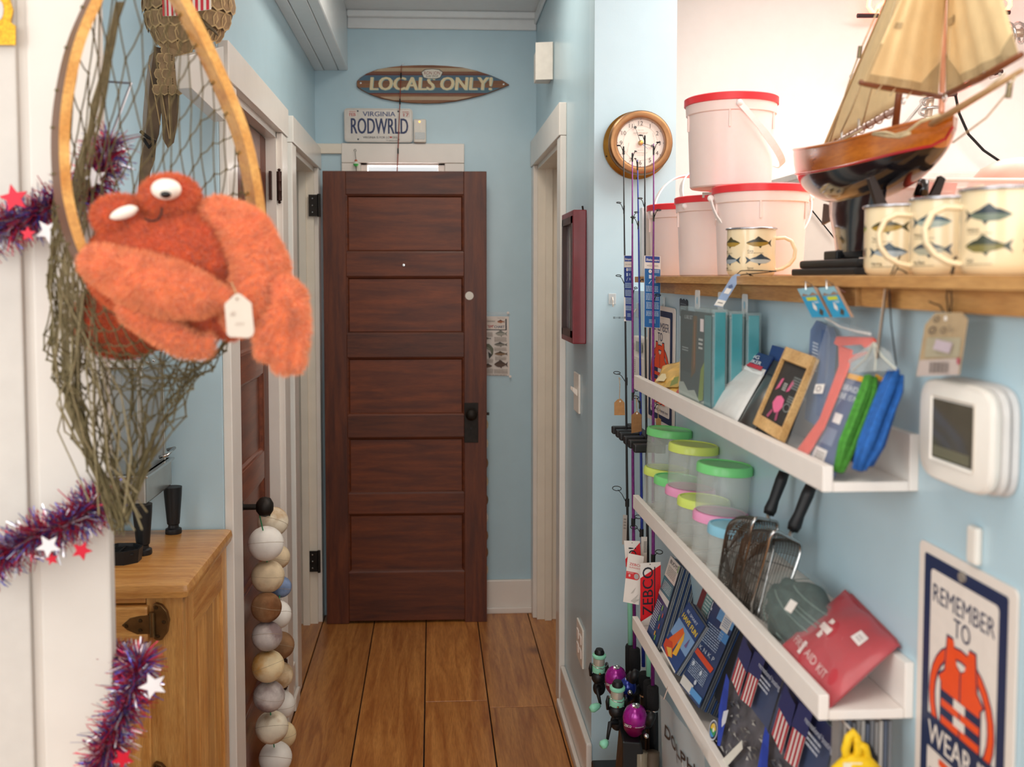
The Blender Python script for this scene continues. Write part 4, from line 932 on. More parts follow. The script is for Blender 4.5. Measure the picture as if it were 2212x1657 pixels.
# price tag in front of the crab
t = thing('price_tag', 'white card price tag with faint handwriting, in front of the plush crab', 'price tag', PC(516, 728, 1.11))
tg_ = [(485, 657), (506, 637), (514, 633), (522, 637), (543, 655), (549, 716), (545, 726), (535, 730), (496, 728), (490, 722)]
MB().prism([PC(x, y, 1.11) for x, y in tg_], V((0, .001, 0))).build('card', mat('#d6c8b8', .7, var=.03), t)
f = face3(PC(490, 728, 1.1095), PC(549, 728, 1.1095), PC(485, 655, 1.1095))
f.prints([('e', '#7d5848', .46, 1.12, .035, .03), ('t', '#b09a8c', 'sk', .28, .62, .16, .22, {'shear': .3}), ('t', '#b09a8c', 'on', .5, .36, .1, .3, {'shear': .3})], t)
MB().tube([PC(513, 645, 1.109), PC(508, 628, 1.13), PC(500, 610, 1.15)], .0008, 5).build('string', TWINE, t)

# ---------------------------------------------------------------- tinsel garland round the post
xa, xb = PLANTED; xo = xb + .03
path = [PY(-70, 520, 1.34), PY(0, 492, 1.34), PY(60, 468, 1.34), PY(115, 440, 1.34), PY(180, 412, 1.355), PY(225, 360, 1.38), PY(238, 300, 1.40), V((xb - .0, 1.55, 1.84)), V((xb - .1, 1.63, 1.86))]
path2 = [V((-.9, 1.63, 1.1)), V((-1.05, 1.5, 1.05)), PY(-70, 1245, 1.34), PY(0, 1200, 1.34), PY(70, 1162, 1.34), PY(140, 1135, 1.34), PY(190, 1100, 1.36), PY(212, 1075, 1.385), V((xb - .02, 1.46, 1.225)), V((xb - .1, 1.63, 1.3))]
path3 = [PY(150, 1790, 1.34), PY(205, 1690, 1.345), PY(235, 1600, 1.35), PY(268, 1540, 1.36), PY(288, 1480, 1.37), PY(303, 1430, 1.39), V((xb - .02, 1.48, .985)), V((xb - .1, 1.63, 1.02))]
full = path3 + path2 + [V((xb - .4, 1.63, 1.42)), V((-1.05, 1.5, 1.5))] + path
# walk from bottom to top; hidden runs pass behind the post
t = thing('tinsel_garland', 'red white and blue tinsel garland with stars wound around the white post', 'garland', PY(240, 1657, 1.4))
MB().tube(full, .002, 5).build('core', mat('#8c8790', .3, .8), t)
cols = {'red_tinsel': ('#b52a45', .6, .28), 'blue_tinsel': ('#5354a8', .6, .28), 'silver_tinsel': ('#d8d4dc', .85, .22)}
rn = random.Random(4); segs = []
for pp in (path[:6], path2[2:8], path3[1:7], [path[5], path[6]], [path2[7], path2[8]]):
    for a, b in zip(pp, pp[1:]): segs.append((a, b, (b - a).length))
tot = sum(s_[2] for s_ in segs)
for nm, (cc, me_, ro) in cols.items():
    mb = MB()
    for a, b, l in segs:
        for k in range(int(3600 * l / tot * ({'silver_tinsel': .6, 'blue_tinsel': .7}.get(nm, 1.15)))):
            p = a.lerp(b, rn.random()); ax_ = (b - a).normalized(); o1 = ax_.orthogonal().normalized(); o2 = ax_.cross(o1); q = rn.uniform(0, 6.283)
            d = (o1 * math.cos(q) + o2 * math.sin(q) + ax_ * rn.uniform(-.9, .9)).normalized(); L_ = rn.uniform(.018, .04); sd = d.cross(V((rn.uniform(-1, 1), rn.uniform(-1, 1), rn.uniform(-1, 1)))).normalized() * .0009
            bend = V((rn.uniform(-1, 1), rn.uniform(-1, 1), rn.uniform(-1.4, .6))) * L_ * .22
            m_ = p + d * L_ * .55 + bend * .4; e_ = p + d * L_ + bend
            mb.face([p - sd, p + sd, m_ + sd, m_ - sd]); mb.face([m_ - sd, m_ + sd, e_ + sd * .6, e_ - sd * .6])
    mb.build(nm, mat(cc, ro, me_, var=.25, sc=90), t, kind='stuff')
def star(c, r, rot, m, tilt=0):
    c = V(c); ux = V((math.cos(tilt), math.sin(tilt), 0)); P = []
    for i in range(10): a = R(90 + 36 * i + rot); q = r if i % 2 == 0 else r * .45; P.append(c + ux * (q * math.cos(a)) + V((0, 0, q * math.sin(a))))
    return MB().prism(P, V((0, .002, 0))).build('star', m, t)
SR, SW = mat('#cf1230', .4, .2), mat('#ece6e6', .4)
for x, y, rr, ro, m_, Y in ((30, 428, 30, 12, SR, 1.30), (104, 1180, 26, 30, SW, 1.295), (176, 1190, 22, -25, SR, 1.30), (112, 1208, 14, 10, SR, 1.3), (330, 1482, 30, 20, SW, 1.335), (105, 500, 28, 40, SW, 1.31), (205, 385, 24, 15, SW, 1.335), (265, 1640, 24, 30, SR, 1.31), (60, 505, 16, 0, SR, 1.3)):
    star(PY(x, y, Y), rr / (F / Y), ro, m_, .2)
# gold cutout high on the post
t = thing('gold_cutout', 'gold glitter paper cutout pinned at top of the white post', 'decoration', PY(10, 95, 1.39))
GO = mat('#d9a52c', .35, .5, var=.35, sc=300)
f = lambda x, y: PY(x, y, 1.392)
MB().prism([f(*q) for q in ((-60, 96), (33, 97), (33, 55), (22, 48), (28, 22), (12, -30), (-60, -40))], V((0, .003, 0))).build('letter', GO, t)
MB().prism([f(6 + 10 * math.cos(q / 12 * 6.283) - 8, 22 + 22 * math.sin(q / 12 * 6.283)) for q in range(12)], V((0, -.001, 0))).build('eyelet', mat('#cfcac6', .5), t)
# ================================================================ shelf wall
# wooden counter board with its cleat
XF = .55; ZS = 1.5525
t = thing('wood_shelf', 'long natural wood counter shelf above the white ledges', 'shelf', (XF, 1.6, ZS))
zt_, zb2 = ZS, ZS - .0155
for a, b in ((.3, 1.83), (1.8312, 2.72)): MB().bbox((XF, a, zb2), (1.3, b, zt_), .0012).build('board', SHELFOAK, t)
for a, b, x in ((.3, 1.32, .572), (1.323, 1.83, .566), (1.833, 2.36, .572), (2.362, 2.72, .58)): MB().bbox((x, a, zb2 - .026), (XS + .012, b, zb2 - .0005), .0015).build('cleat', SHELFOAK, t)
MB().box((1.0, .3, 0), (1.03, 2.72, zb2)).build('support_panel', WHITE, t)
# three white picture ledges
XLIP = .474
LT = (1.3205, 1.036, .7435)
def ledge(zt, label):
    t = thing('picture_ledge', label, 'shelf', (XS - .06, 1.77, zt - .032), 'white picture ledges on the blue wall')
    y0, y1 = 1.193, 2.345; zb = zt - .032
    MB().bbox((XLIP + .0135, y0, zb), (XS - .0125, y1, zb + .012), .001).build('base', SHELFW, t)
    MB().bbox((XLIP, y0, zb), (XLIP + .013, y1, zt), .0012).build('lip', SHELFW, t)
    MB().bbox((XS - .012, y0, zb), (XS - .0002, y1, zb + .07), .0012).build('back', SHELFW, t)
    return zb + .0122
B1 = ledge(LT[0], 'top white picture ledge holding lures, packets and rope')
B2 = ledge(LT[1], 'middle white picture ledge holding lidded jars and strainers')
B3 = ledge(LT[2], 'lowest white picture ledge holding leaflets and magazines')

# ---------------------------------------------------------------- safety signs
NAVY, ORG_ = '#1d2b4f', '#f0521f'
def vest_sign(f, label, fix):
    t = thing('safety_sign', label, 'sign', f.pt(.5, 0))
    mb = MB(); mb.prism([f.pt(u, v) for u, v in rrect(f, 0, 0, 1, 1, .008)], -f.n * .0025); mb.build('plate', mat('#eadfd5', .4, var=.02), t)
    it = [('p', NAVY, rrect(f, .07, .035, .93, .962, .004)), ('p', '#eadfd5', rrect(f, .15, .085, .85, .912, .006)),
          ('t', NAVY, 'REMEMBER', .5, .79, .07, .64, {'bold': .01}), ('t', NAVY, 'TO', .5, .705, .07, .17, {'bold': .015}),
          ('ring', NAVY, .5, .44, .345, .235, .22), ('ring', ORG_, .5, .44, .335, .228, .16)]
    vest = [(.3, .30), (.3, .50), (.27, .52), (.335, .555), (.355, .69), (.42, .69), (.46, .60), (.5, .585), (.54, .60), (.58, .69), (.645, .69), (.665, .555), (.73, .52), (.7, .50), (.7, .30)]
    big = [(.5 + (u - .5) * 1.07, .45 + (v - .45) * 1.035) for u, v in vest]
    it += [('p', NAVY, big), ('p', ORG_, vest), ('r', NAVY, .494, .3, .506, .585), ('r', NAVY, .3, .44, .7, .475), ('r', NAVY, .3, .375, .7, .41), ('r', '#eadfd5', .44, .375, .56, .41), ('r', '#eadfd5', .44, .44, .56, .475),
           ('p', NAVY, [(.13, .215), (.87, .215), (.87, .345), (.13, .345)]), ('t', '#eadfd5', 'WEAR IT', .5, .235, .085, .66, {'bold': .012}), ('r', ORG_, .3, .175, .7, .2),
           ('t', NAVY, 'SafeBoatingCampaign.com', .5, .115, .022, .62, {'bold': .012})]
    f.prints(it, t)
    return t
s2 = Face((XS - .0035, 1.18, .928), (0, -.205, 0), (0, 0, .305))
t = vest_sign(s2, 'REMEMBER TO WEAR IT life jacket sign at right edge, beside the red first aid kit', 0)
c = PX(2113, 1195, XS); MB().bbox(c + V((-.009, -.01, -.012)), c + V((0, .01, .03)), .004).build('hook', PLASTW, t)
MB().lathe([(.006, 0), (.006, .004)], s2.pt(.5, .945, .0), (-1, 0, 0), 12).build('hanging_hole', mat('#8a8178', .5), t)
r0 = PX(1458, 663, XS - .004); l0 = PY(1399, 655, 2.64); ux = r0 - l0; ux.z = -.008
s1 = Face(l0 + V((0, 0, -.303)), ux, (0, 0, .303))
t = vest_sign(s1, 'REMEMBER TO life jacket sign behind the fishing rods', 0)
c = PX(1437, 660, XS); MB().bbox(c + V((-.006, -.007, -.01)), c + V((0, .007, .022)), .003).build('hook', clear('#eef2f2', .6), t)
# ---------------------------------------------------------------- thermostat
xt = XS - .03; a, b = PX(1983, 930, xt), PX(2141, 950, xt); z0, z1 = 1.322, 1.437
t = thing('thermostat', 'white wall thermostat with dark screen under the kraft tag', 'thermostat', (XS, (a.y + b.y) / 2, z0))
def rounded(y0, y1, z0, z1, x0, x1, e=5, bul=0, name='housing', m=PLASTW, n=40):
    cy, cz, hy, hz = (y0 + y1) / 2, (z0 + z1) / 2, (y1 - y0) / 2, (z1 - z0) / 2; P = []
    for i in range(n):
        q = 2 * math.pi * i / n; c_, s_ = math.cos(q), math.sin(q)
        P.append((cy + hy * math.copysign(abs(c_) ** (2 / e), c_), cz + hz * math.copysign(abs(s_) ** (2 / e), s_)))
    mb = MB(); rings = [(x1, .97), (x0 + .006, 1), (x0 + .002, .985), (x0, .95)]
    vs = [V((x, cy + (y - cy) * k, cz + (z - cz) * k)) for x, k in rings for y, z in P]
    fs = [(r * n + i, r * n + (i + 1) % n, (r + 1) * n + (i + 1) % n, (r + 1) * n + i) for r in range(3) for i in range(n)] + [tuple(range(3 * n, 4 * n))]
    mb.add(vs, fs); return mb.build(name, m, t, smooth='auto')
rounded(b.y, a.y, z0, z1, xt, XS - .018); rounded(b.y - .0015, a.y + .0015, z0 - .001, z1 + .001, XS - .0172, XS - .009, name='middle_shell', m=mat('#d5d2ce', .4)); rounded(b.y - .003, a.y + .003, z0 - .002, z1 + .002, XS - .008, XS, name='back_plate', m=mat('#cfcfce', .4))
tf = Face((xt - .0002, a.y, z0), (0, b.y - a.y, 0), (0, 0, z1 - z0)); u0, v0 = tf.at((2014, 985)); u1, v1 = tf.at((2104, 880))
MB().add([tf.pt(u0 - .02, v0 - .03, .002), tf.pt(u1 + .02, v0 - .03, .002), tf.pt(u1 + .02, v1 + .03, .002), tf.pt(u0 - .02, v1 + .03, .002), tf.pt(u0, v0, -.001), tf.pt(u1, v0, -.001), tf.pt(u1, v1, -.001), tf.pt(u0, v1, -.001)], [(0, 1, 5, 4), (1, 2, 6, 5), (2, 3, 7, 6), (3, 0, 4, 7)]).build('screen_bezel', PLASTW, t)
MB().face([tf.pt(u0, v0, .0008), tf.pt(u1, v0, .0008), tf.pt(u1, v1, .0008), tf.pt(u0, v1, .0008)]).build('screen', mat('#575348', .12, var=.1), t)
tf.prints([('r', '#6d6a55', u0 + .02, v0 + .02, u1 - .03, v0 + .12)], t, off=.0011)
# alarm keypad half hidden by the rods
a, b = PX(1368, 724, XS - .025), PX(1395, 730, XS - .025); z0, z1 = 1.55 - (825 - 600) / (F / a.y) * 1.0, 1.55 - (726 - 600) / (F / a.y)
t = thing('alarm_keypad', 'white alarm keypad on the wall, half hidden behind the fishing rods', 'keypad', (XS, (a.y + b.y) / 2, z0))
MB().bbox((XS - .025, b.y, z0), (XS, a.y, z1), .004).build('housing', PLASTW, t)
kf = Face((XS - .0252, a.y, z0), (0, b.y - a.y, 0), (0, 0, z1 - z0))
MB().slab(kf.pt(.08, .06, .002), kf.ux * .84, kf.vy * .5, .0022).build('flap', mat('#e4ddd4', .4), t)
kf.prints([('r', '#9fa7a0', .3, .68, .8, .9), ('lines', '#8a857d', .1, .7, .2, .85, 5), ('lines', '#8a857d', .2, .2, .28, .5, 7), ('e', '#3a3a3a', .12, .5, .025, .012), ('e', '#3a3a3a', .12, .42, .025, .012)], t, off=.0024)
# black label on the wall
a, b, c = PX(1468, 683, XS - .002), PX(1485, 688, XS - .002), PX(1468, 645, XS - .002); f = face3(a, b, c)
t = thing('wall_sticker', 'small black torn-edged sticker on wall above the teal boxes', 'sticker', a)
MB().prism([f.pt(u, v) for u, v in ((0, .05), (.15, 0), (1, .05), (1, .95), (.85, 1.04), (.7, .94), (.5, 1.04), (.3, .94), (.12, 1.04), (0, .95))], -f.n * .001).build('sheet', mat('#262a2c', .5, var=.2, sc=200), t)
f.prints([('lines', '#6d7376', .15, .15, .85, .8, 5)], t)
# clear plastic hook beside the keypad
c = PX(1378, 663, XS); t = thing('adhesive_hook', 'clear plastic hook on shelf wall above the alarm keypad', 'hook', c)
MB().bbox(c + V((-.004, -.012, -.03)), c + V((0, .012, .012)), .002).build('pad', clear('#eef3f3', .5), t)
MB().tube([c + V((-.004, 0, -.005)), c + V((-.014, .0, -.018)), c + V((-.012, .012, -.04))], .0018, 6).build('hook_wire', PLASTW, t)

# ---------------------------------------------------------------- fishing rods in their rack
YR = {'A': 2.66, 'B': 2.60, 'C': 2.555, 'D': 2.49, 'E': 2.43}
MINT = mat('#8fd8b8', .4, var=.05); PURP = mat('#7c2f7c', .3, .2, var=.25, sc=120); BLU = mat('#2a3c96', .3, .2, var=.2, sc=120); CARB = mat('#222224', .3, var=.15, sc=90)
PURR = mat('#a0158c', .25, .35, var=.25, sc=60, coat=.4); BLUR = mat('#1f3390', .25, .35, var=.25, sc=60, coat=.4); LINE = mat('#c9c6b8', .3, .4, var=.2, sc=300, stretch=(.2, .2, 6))
def rod(key, label, path, m, guides, low, grip, tipd, ring=None):
    Y = YR[key]; P = lambda x, y: PY(x, y, Y)
    t = thing('fishing_rod', label, 'fishing rod', P(path[-1][0], 1640), 'fishing rods in the wall rack')
    pts = [P(*p) for p in path]; L_ = len(pts); rr = [.0014 + .0036 * i / (L_ - 1) for i in range(L_)]
    k = max(i for i, p in enumerate(path) if p[1] <= low[0]) if low else L_ - 1
    MB().tube(pts[:k + 1], rr[:k + 1], 8).build('blank', m, t, smooth=True)
    if low: MB().tube(pts[k:], [.0075] * (L_ - k), 10).build('lower_blank', low[1], t, smooth=True)
    for gx, gy, ox, oy, r in guides:
        a = P(gx, gy); c = P(gx + ox, gy + oy); d = (c - a)
        mb = MB(); mb.tube([a + V((0, 0, -.012)), a.lerp(c, .6), c], [.0012, .0009, .0009], 5); u = V((1, 0, 0)) if abs(ox) > 6 else V((.7, .7, 0)); w_ = V((0, .9, .3)).normalized()
        mb.tube([c + (d.normalized() * .4 * r) + (u * math.cos(q / 10 * 6.283) + w_ * math.sin(q / 10 * 6.283)) * r for q in range(10)], .0011, 5, closed=True); g = mb.build('guide', BLACK, t)
        MB().tube([a + V((0, 0, .003)), a + V((0, 0, -.018))], .0022 if gy < 700 else .0034 if gy < 900 else .0055, 8).build('wrap', BLACK, g)
    gx, g0, g1, gr = grip; a, b = P(gx, g0), P(gx + 1, g1)
    MB().tube([a, a.lerp(b, .06), a.lerp(b, .5), a.lerp(b, .94), b], [gr * .8, gr, gr * 1.05, gr, gr * .86], 16).build('foam_grip', FOAM, t, smooth=True)
    c = b + V((0, 0, -.004)); MB().tube([b, c], [gr * .92, gr * .92], 16).build('ring', STEEL, t)
    e = P(gx + 2, g1 + 95); MB().tube([c, c.lerp(e, .1), e], [gr * .8, gr * .85, gr * .85], 14).build('reel_seat', BLACK, t, smooth=True)
    b2 = V((e.x, e.y, .16)); MB().tube([e, e.lerp(b2, .05), b2], [gr * .8, gr, gr * .95], 14).build('butt_grip', FOAM, t, smooth=True)
    return t
rod('A', 'leftmost rod in the rack, black with kraft tag and mint spinning reel', [(1347, 318), (1348, 450), (1350, 600), (1352, 800), (1354, 1000), (1356, 1150), (1359, 1250), (1361, 1300), (1362, 1400)], CARB, [(1347, 319, -9, -4, .005), (1348, 447, -10, -8, .006), (1350, 606, -12, -9, .007), (1353, 818, -18, -11, .009), (1355, 1080, -20, -22, .012)], (1295, MINT), (1362, 1392, 1478, .0145), 0)
rod('B', 'rear purple rod, second from left in the rack, with purple closed-face reel', [(1366, 330), (1366, 470), (1366, 600), (1367, 800), (1367, 1000), (1369, 1200), (1371, 1420)], PURP, [(1366, 334, 6, -6, .005), (1366, 468, 8, -8, .006), (1366, 632, 6, -8, .007), (1367, 850, 6, -6, .008), (1368, 1122, 8, -4, .009)], None, (1371, 1400, 1448, .0145), 0)
rod('C', 'blue rod in the middle of the rack, with blue closed-face reel', [(1377, 345), (1379, 470), (1382, 700), (1384, 900), (1386, 1100), (1388, 1250), (1390, 1440)], BLU, [(1377, 352, -4, -8, .004), (1379, 480, -10, -9, .006), (1381, 600, 10, 4, .007), (1383, 868, -8, -8, .008), (1386, 1145, -14, -5, .009)], None, (1392, 1452, 1500, .0145), 0)
rod('D', 'black rod with long blue label and mint spinning reel, second from right', [(1393, 292), (1393, 450), (1394, 700), (1396, 900), (1398, 1100), (1400, 1250), (1401, 1330), (1402, 1460)], CARB, [(1393, 296, -7, -3, .005), (1393, 440, -9, -10, .006), (1396, 1180, -6, -4, .008)], (1330, MINT), (1402, 1470, 1530, .0145), 0)
rod('E', 'rightmost purple rod in the rack, nearest the white ledges, with purple closed-face reel', [(1412, 310), (1412, 470), (1411, 600), (1411, 800), (1411, 1000), (1411, 1200), (1410, 1480)], PURP, [(1412, 318, 9, -9, .005), (1412, 462, 9, -7, .006), (1411, 645, 8, -6, .007), (1411, 880, 10, -7, .008), (1411, 1200, 10, -6, .009)], None, (1410, 1482, 1532, .0145), 0)
def spin_reel(key, label, x, ytop, sx, arm, knob, stem):
    Y = YR[key] - .03; P = lambda a, b, d=0: PY(a, b, Y - d); s = F / Y
    c = P(x, ytop + 46); t = thing('spinning_reel', label, 'fishing reel', P(x, ytop + 100), 'mint green spinning reels')
    k = sx / s; ax = V((.02, -.1, 1)).normalized()
    MB().lathe([(k * .95, 0), (k, .003), (k, .017), (k * .9, .02)], c, ax, 22).build('skirt', MINT, t, smooth='auto')
    MB().lathe([(k * .84, .019), (k * .84, .04)], c, ax, 22).build('line_spool', LINE, t, smooth='auto')
    MB().lathe([(k * .86, .039), (k * 1.02, .042), (k * 1.02, .047), (k * .8, .05)], c, ax, 22).build('lip', MINT, t, smooth='auto')
    MB().lathe([(k * .72, .049), (k * .74, .055), (k * .6, .06), (k * .55, .063), (.001, .064)], c, ax, 18).build('drag_knob', BLACK, t, smooth='auto')
    Face(c + V((-k, -k * 1.01, .002)), (2 * k, 0, 0), (0, 0, .018), fn=lambda u, v, o: c + V((k * 1.01 * math.sin((u - .5) * 2.4), -k * 1.012 * math.cos((u - .5) * 2.4), .002 + v * .017 + o))).prints([('lines', '#20302a', .2, .2, .8, .8, 2)], t, off=0, step=0)
    mb = MB(); mb.ball(c + V((0, 0, -.016)), (k * 1.05, k * .9, .02), 14, 10); mb.tube([c + V((0, 0, -.01)), c + V((.004, .005, -.05))], [k * .9, k * .7], 12); mb.ball(c + V((.002, 0, -.045)), (k * .95, k * .7, .022), 14, 10); mb.build('gear_body', BLACK, t, smooth=True)
    mb = MB()
    for sg in (-1, 1): mb.tube([c + V((sg * k * 1.15, 0, -.012)), c + V((sg * k * 1.25, -.003, .01)), c + V((sg * k * 1.15, -.004, .024))], [.004, .005, .0035], 8)
    mb.build('rotor', BLACK, t, smooth=True)
    bw = [c + V((-k * 1.15, -.004, .024)), c + V((-k * 1.2, -.02, .028)), c + V((-k * .6, -.034, .022)), c + V((k * .3, -.036, .02)), c + V((k * 1.1, -.022, .024)), c + V((k * 1.2, -.004, .026))]
    MB().tube(bw, .0011, 6).build('bail_wire', STEEL, t, smooth=True)
    st_ = P(*stem); MB().tube([c + V((0, .004, -.03)), st_ + V((-.02, .02, -.0)), st_ + V((0, .03, .006))], [.008, .006, .008], 10).build('foot', BLACK, t, smooth=True)
    a0 = P(*arm[0], .02); a1 = P(*arm[1], .035); MB().tube([c + V((0, -.01, -.04)), a0, a1], [.008, .006, .0035], 10).build('handle_arm', BLACK, t, smooth=True)
    k0, k1 = P(*knob[0], .04), P(*knob[1], .05); MB().tube([k0, k0.lerp(k1, .25), k0.lerp(k1, .7), k1], [.005, .009, .0115, .007], 12).build('handle_knob', MINT, t, smooth=True)
    MB().ball(P(x + 3, ytop + 52, .02), .003, 8, 6).build('screw', BRASS_L, t)
spin_reel('A', 'upper mint green spinning reel, hanging highest left of the rods', 1293, 1404, 15, ((1290, 1490), (1297, 1522)), ((1296, 1523), (1275, 1533)), (1355, 1470))
spin_reel('D', 'lower mint green spinning reel in front of the purple and blue reels', 1332, 1476, 17, ((1318, 1562), (1312, 1598)), ((1312, 1600), (1299, 1613)), (1398, 1545))
def cast_reel(key, label, x, ytop, r, m, dY, txt, knob):
    Y = YR[key] - dY; s = F / Y; k = r / s; tp = PY(x, ytop, Y); ax = V((.02, -.25, 1)).normalized()
    t = thing('spincast_reel', label, 'fishing reel', tp - V((0, 0, .085)), 'closed-face reels')
    c = tp - ax * k * 2.75
    MB().lathe([(k * .55, 0), (k * .85, k * .45), (k * .97, k * 1.0), (k, k * 1.35)], c, ax, 28).build('body', mat('#7d0f4d', .3, .3, var=.2) if m is PURR else mat('#141d4a', .3, .3), t, smooth='auto')
    MB().lathe([(k * 1.0, k * 1.3), (k * 1.02, k * 1.5), (k * .98, k * 1.85), (k * .8, k * 2.3), (k * .45, k * 2.62), (k * .3, k * 2.68)], c, ax, 28).build('cover', m, t, smooth='auto')
    MB().lathe([(k * .34, k * 2.62), (k * .33, k * 2.74), (k * .18, k * 2.78), (k * .12, k * 2.7)], c, ax, 16).build('line_hole', STEEL, t, smooth='auto')
    fn = lambda u, v, o: c + ax * (k * (1.0 + v * .75)) + V((math.sin((u - .5) * 2.8), -math.cos((u - .5) * 2.8), 0)) * (k * 1.03 + o)
    f = Face(c, (2 * k, 0, 0), (0, 0, k * .7), fn=fn)
    if txt: f.prints([('r', '#2a0a22', .1, .3, .9, .36), ('t', '#eeeeee', 'ZEBCO', .22, .0, .3, .24, {'bold': .02}), ('t', '#eeeeee', 'SLINGSHOT', .58, .04, .12, .26, {'bold': .01}), ('t', '#eeeeee', 'Z', .9, .0, .3, .06, {'bold': .02})], t)
    MB().tube([c + ax * k * .9, c + V((k * 1.2, .015, k * .6)), c + V((k * 2.0, .045, k * .5))], [k * .7, k * .5, k * .4], 12).build('frame', BLACK, t, smooth=True)
    mb = MB(); h0 = PY(*knob, Y - .03); mb.tube([c + V((k * .6, -k * .5, k * .5)), h0], [.006, .004], 8); mb.build('handle_arm', BLACK, t, smooth=True)
    MB().ball(h0, .0065, 12, 8).build('handle_nut', STEEL, t, smooth=True)
    MB().tube([h0 + V((.004, -.006, .03)), h0 + V((.008, -.012, .05)), h0 + V((.014, -.012, .062))], [.009, .011, .008], 12).build('handle_knob', BLACK, t, smooth=True)
    return t
cast_reel('B', 'rear purple closed-face reel, beside the upper mint reel', 1332, 1440, 24, PURR, .05, 1, (1352, 1500))
cast_reel('C', 'blue closed-face reel between the two purple ones', 1357, 1465, 20, BLUR, .045, 0, (1361, 1496))
cast_reel('E', 'front purple closed-face reel at bottom of the rods', 1374, 1523, 27, PURR, .05, 1, (1396, 1590))
# rack: slotted bar above, block below
t = thing('rod_rack', 'black plastic rod rack holding the fishing rods by the white ledges', 'rod rack', (.53, 2.55, .2))
zz = 1.138; ya, yb4 = 2.38, 2.74
MB().bbox((.535, ya, zz - .011), (.56, yb4, zz + .011), .003).build('bar', BLACK, t)
for y in (2.40, 2.46, 2.52, 2.58, 2.63, 2.69): MB().bbox((.485, y - .014, zz - .01), (.536, y + .014, zz + .01), .004).build('tooth', BLACK, t)
MB().box((.56, 2.5, zz - .01), (XS, 2.53, zz + .01)).build('bracket', BLACK, t)
MB().bbox((.44, 2.36, .1), (.575, 2.74, .2), .006).build('base_block', BLACK, t)
c0 = PY(1345, 1602, 2.36); MB().hexa([c0 + V((0, 0, -.12)), c0 + V((.07, 0, -.12)), c0 + V((.07, .1, -.12)), c0 + V((0, .1, -.12)), c0, c0 + V((.045, 0, -.004)), c0 + V((.05, .1, -.01)), c0 + V((.01, .1, 0))]).build('cup', BLACK, t, bev=.004)
for x, m in ((1385, clear('#b9a88e', .5)), (1410, mat('#5a4a3a', .6, var=.2))): a = PY(x, 1625, 2.37); MB().tube([a, V((a.x, a.y, .2))], .016, 14).build('tube', m, t, smooth=True)
# tags hanging on the rods
def hang_tag(label, pts, Y, m, cord, grp=None, hole=None):
    P = lambda x, y: PY(x, y, Y); t = thing('hang_tag', label, 'tag', P(*pts[0]), grp)
    MB().prism([P(*q) for q in pts], V((0, .0012, 0))).build('card', m, t)
    if hole: MB().lathe([(.0025, 0), (.0025, .0004)], P(*hole) - V((0, .0004, 0)), (0, -1, 0), 10).build('hole', PAPER, t)
    if cord: MB().tube([PY(x, y, Y + d) for x, y, d in cord], .0009, 5).build('string', TWINE, t)
    return t
hang_tag('kraft tag on a string from the leftmost rod', [(1327, 897), (1327, 870), (1334, 863), (1341, 861), (1349, 870), (1350, 897)], 2.6, KRAFT, [(1338, 868, -.001), (1339, 830, 0), (1337, 815, .03), (1341, 820, 0)], None, (1339, 867))
hang_tag('darker kraft tag on a string from the rear purple rod', [(1364, 936), (1364, 897), (1376, 888), (1386, 896), (1386, 932)], 2.5, mat('#9a6f45', .8, var=.12, sc=120), [(1376, 892, 0), (1375, 868, 0), (1372, 852, .05), (1377, 868, 0)], None, (1376, 893))
hang_tag('thin twine tag on the rightmost rod under the top ledge', [(1417, 940), (1417, 905), (1423, 902), (1428, 906), (1428, 940)], 2.39, KRAFT, [(1422, 904, 0), (1421, 880, 0), (1424, 872, .02), (1426, 890, 0)])
def card(label, bl, br, tl, Y, items, base='#eee6de', cat='label', name='rod_label', th=.0012, ry=0):
    f = face3(PY(*bl, Y), PY(*br, Y + ry), PY(*tl, Y)); t = thing(name, label, cat, f.pt(.5, 0))
    f.slab(th).build('card', mat(base, .5, var=.02), t); f.prints(items, t); return t
lab = lambda: [('r', '#2c4a97', .06, .91, .94, .995), ('t', '#f3efe9', 'Shakespeare', .5, .93, .034, .8, {'shear': .35, 'bold': .02}), ('t', '#8a7f78', 'WILD SERIES', .5, .855, .018, .72), ('r', '#1f66a8', .02, .005, .98, .82), ('e', '#f3efe9', .36, .785, .1, .026), ('t', '#1f66a8', '1', .36, .772, .024, None, {'bold': .02}), ('lines', '#cfe0ee', .5, .765, .92, .81, 3),
               ('r', '#cfe0ee', .28, .685, .44, .735), ('lines', '#cfe0ee', .6, .69, .75, .73, 2), ('p', '#cfe0ee', [(.26, .615), (.3, .61), (.46, .665), (.42, .665)]), ('lines', '#cfe0ee', .62, .62, .78, .66, 2), ('lines', '#b7d0e6', .1, .5, .85, .585, 4), ('lines', '#b7d0e6', .1, .38, .9, .48, 5), ('lines', '#b7d0e6', .12, .26, .9, .36, 5), ('lines', '#b7d0e6', .12, .16, .9, .235, 5), ('lines', '#b7d0e6', .3, .06, .7, .12, 3)]
card('long blue rod label facing the room, with script lettering and the numeral 1', (1391, 707), (1426, 709), (1392, 552), 2.465, lab())
t = card('narrower blue rod label on leftmost rod, with white edge', (1351, 693), (1369, 694), (1348, 552), 2.63, [(k[0], '#31478f' if k[1] == '#1f66a8' else k[1], *k[2:]) for k in lab()], ry=-.02)
f = face3(PY(1348, 694, 2.628), PY(1354, 694, 2.628), PY(1348, 642, 2.628)); f.slab(.001).build('edge_strip', PAPER, t); f.prints([('t', '#2a2a2e', 'SERIES', .75, .15, .55, .7, {'rot': 90})], t)
RT = '#d8141f'
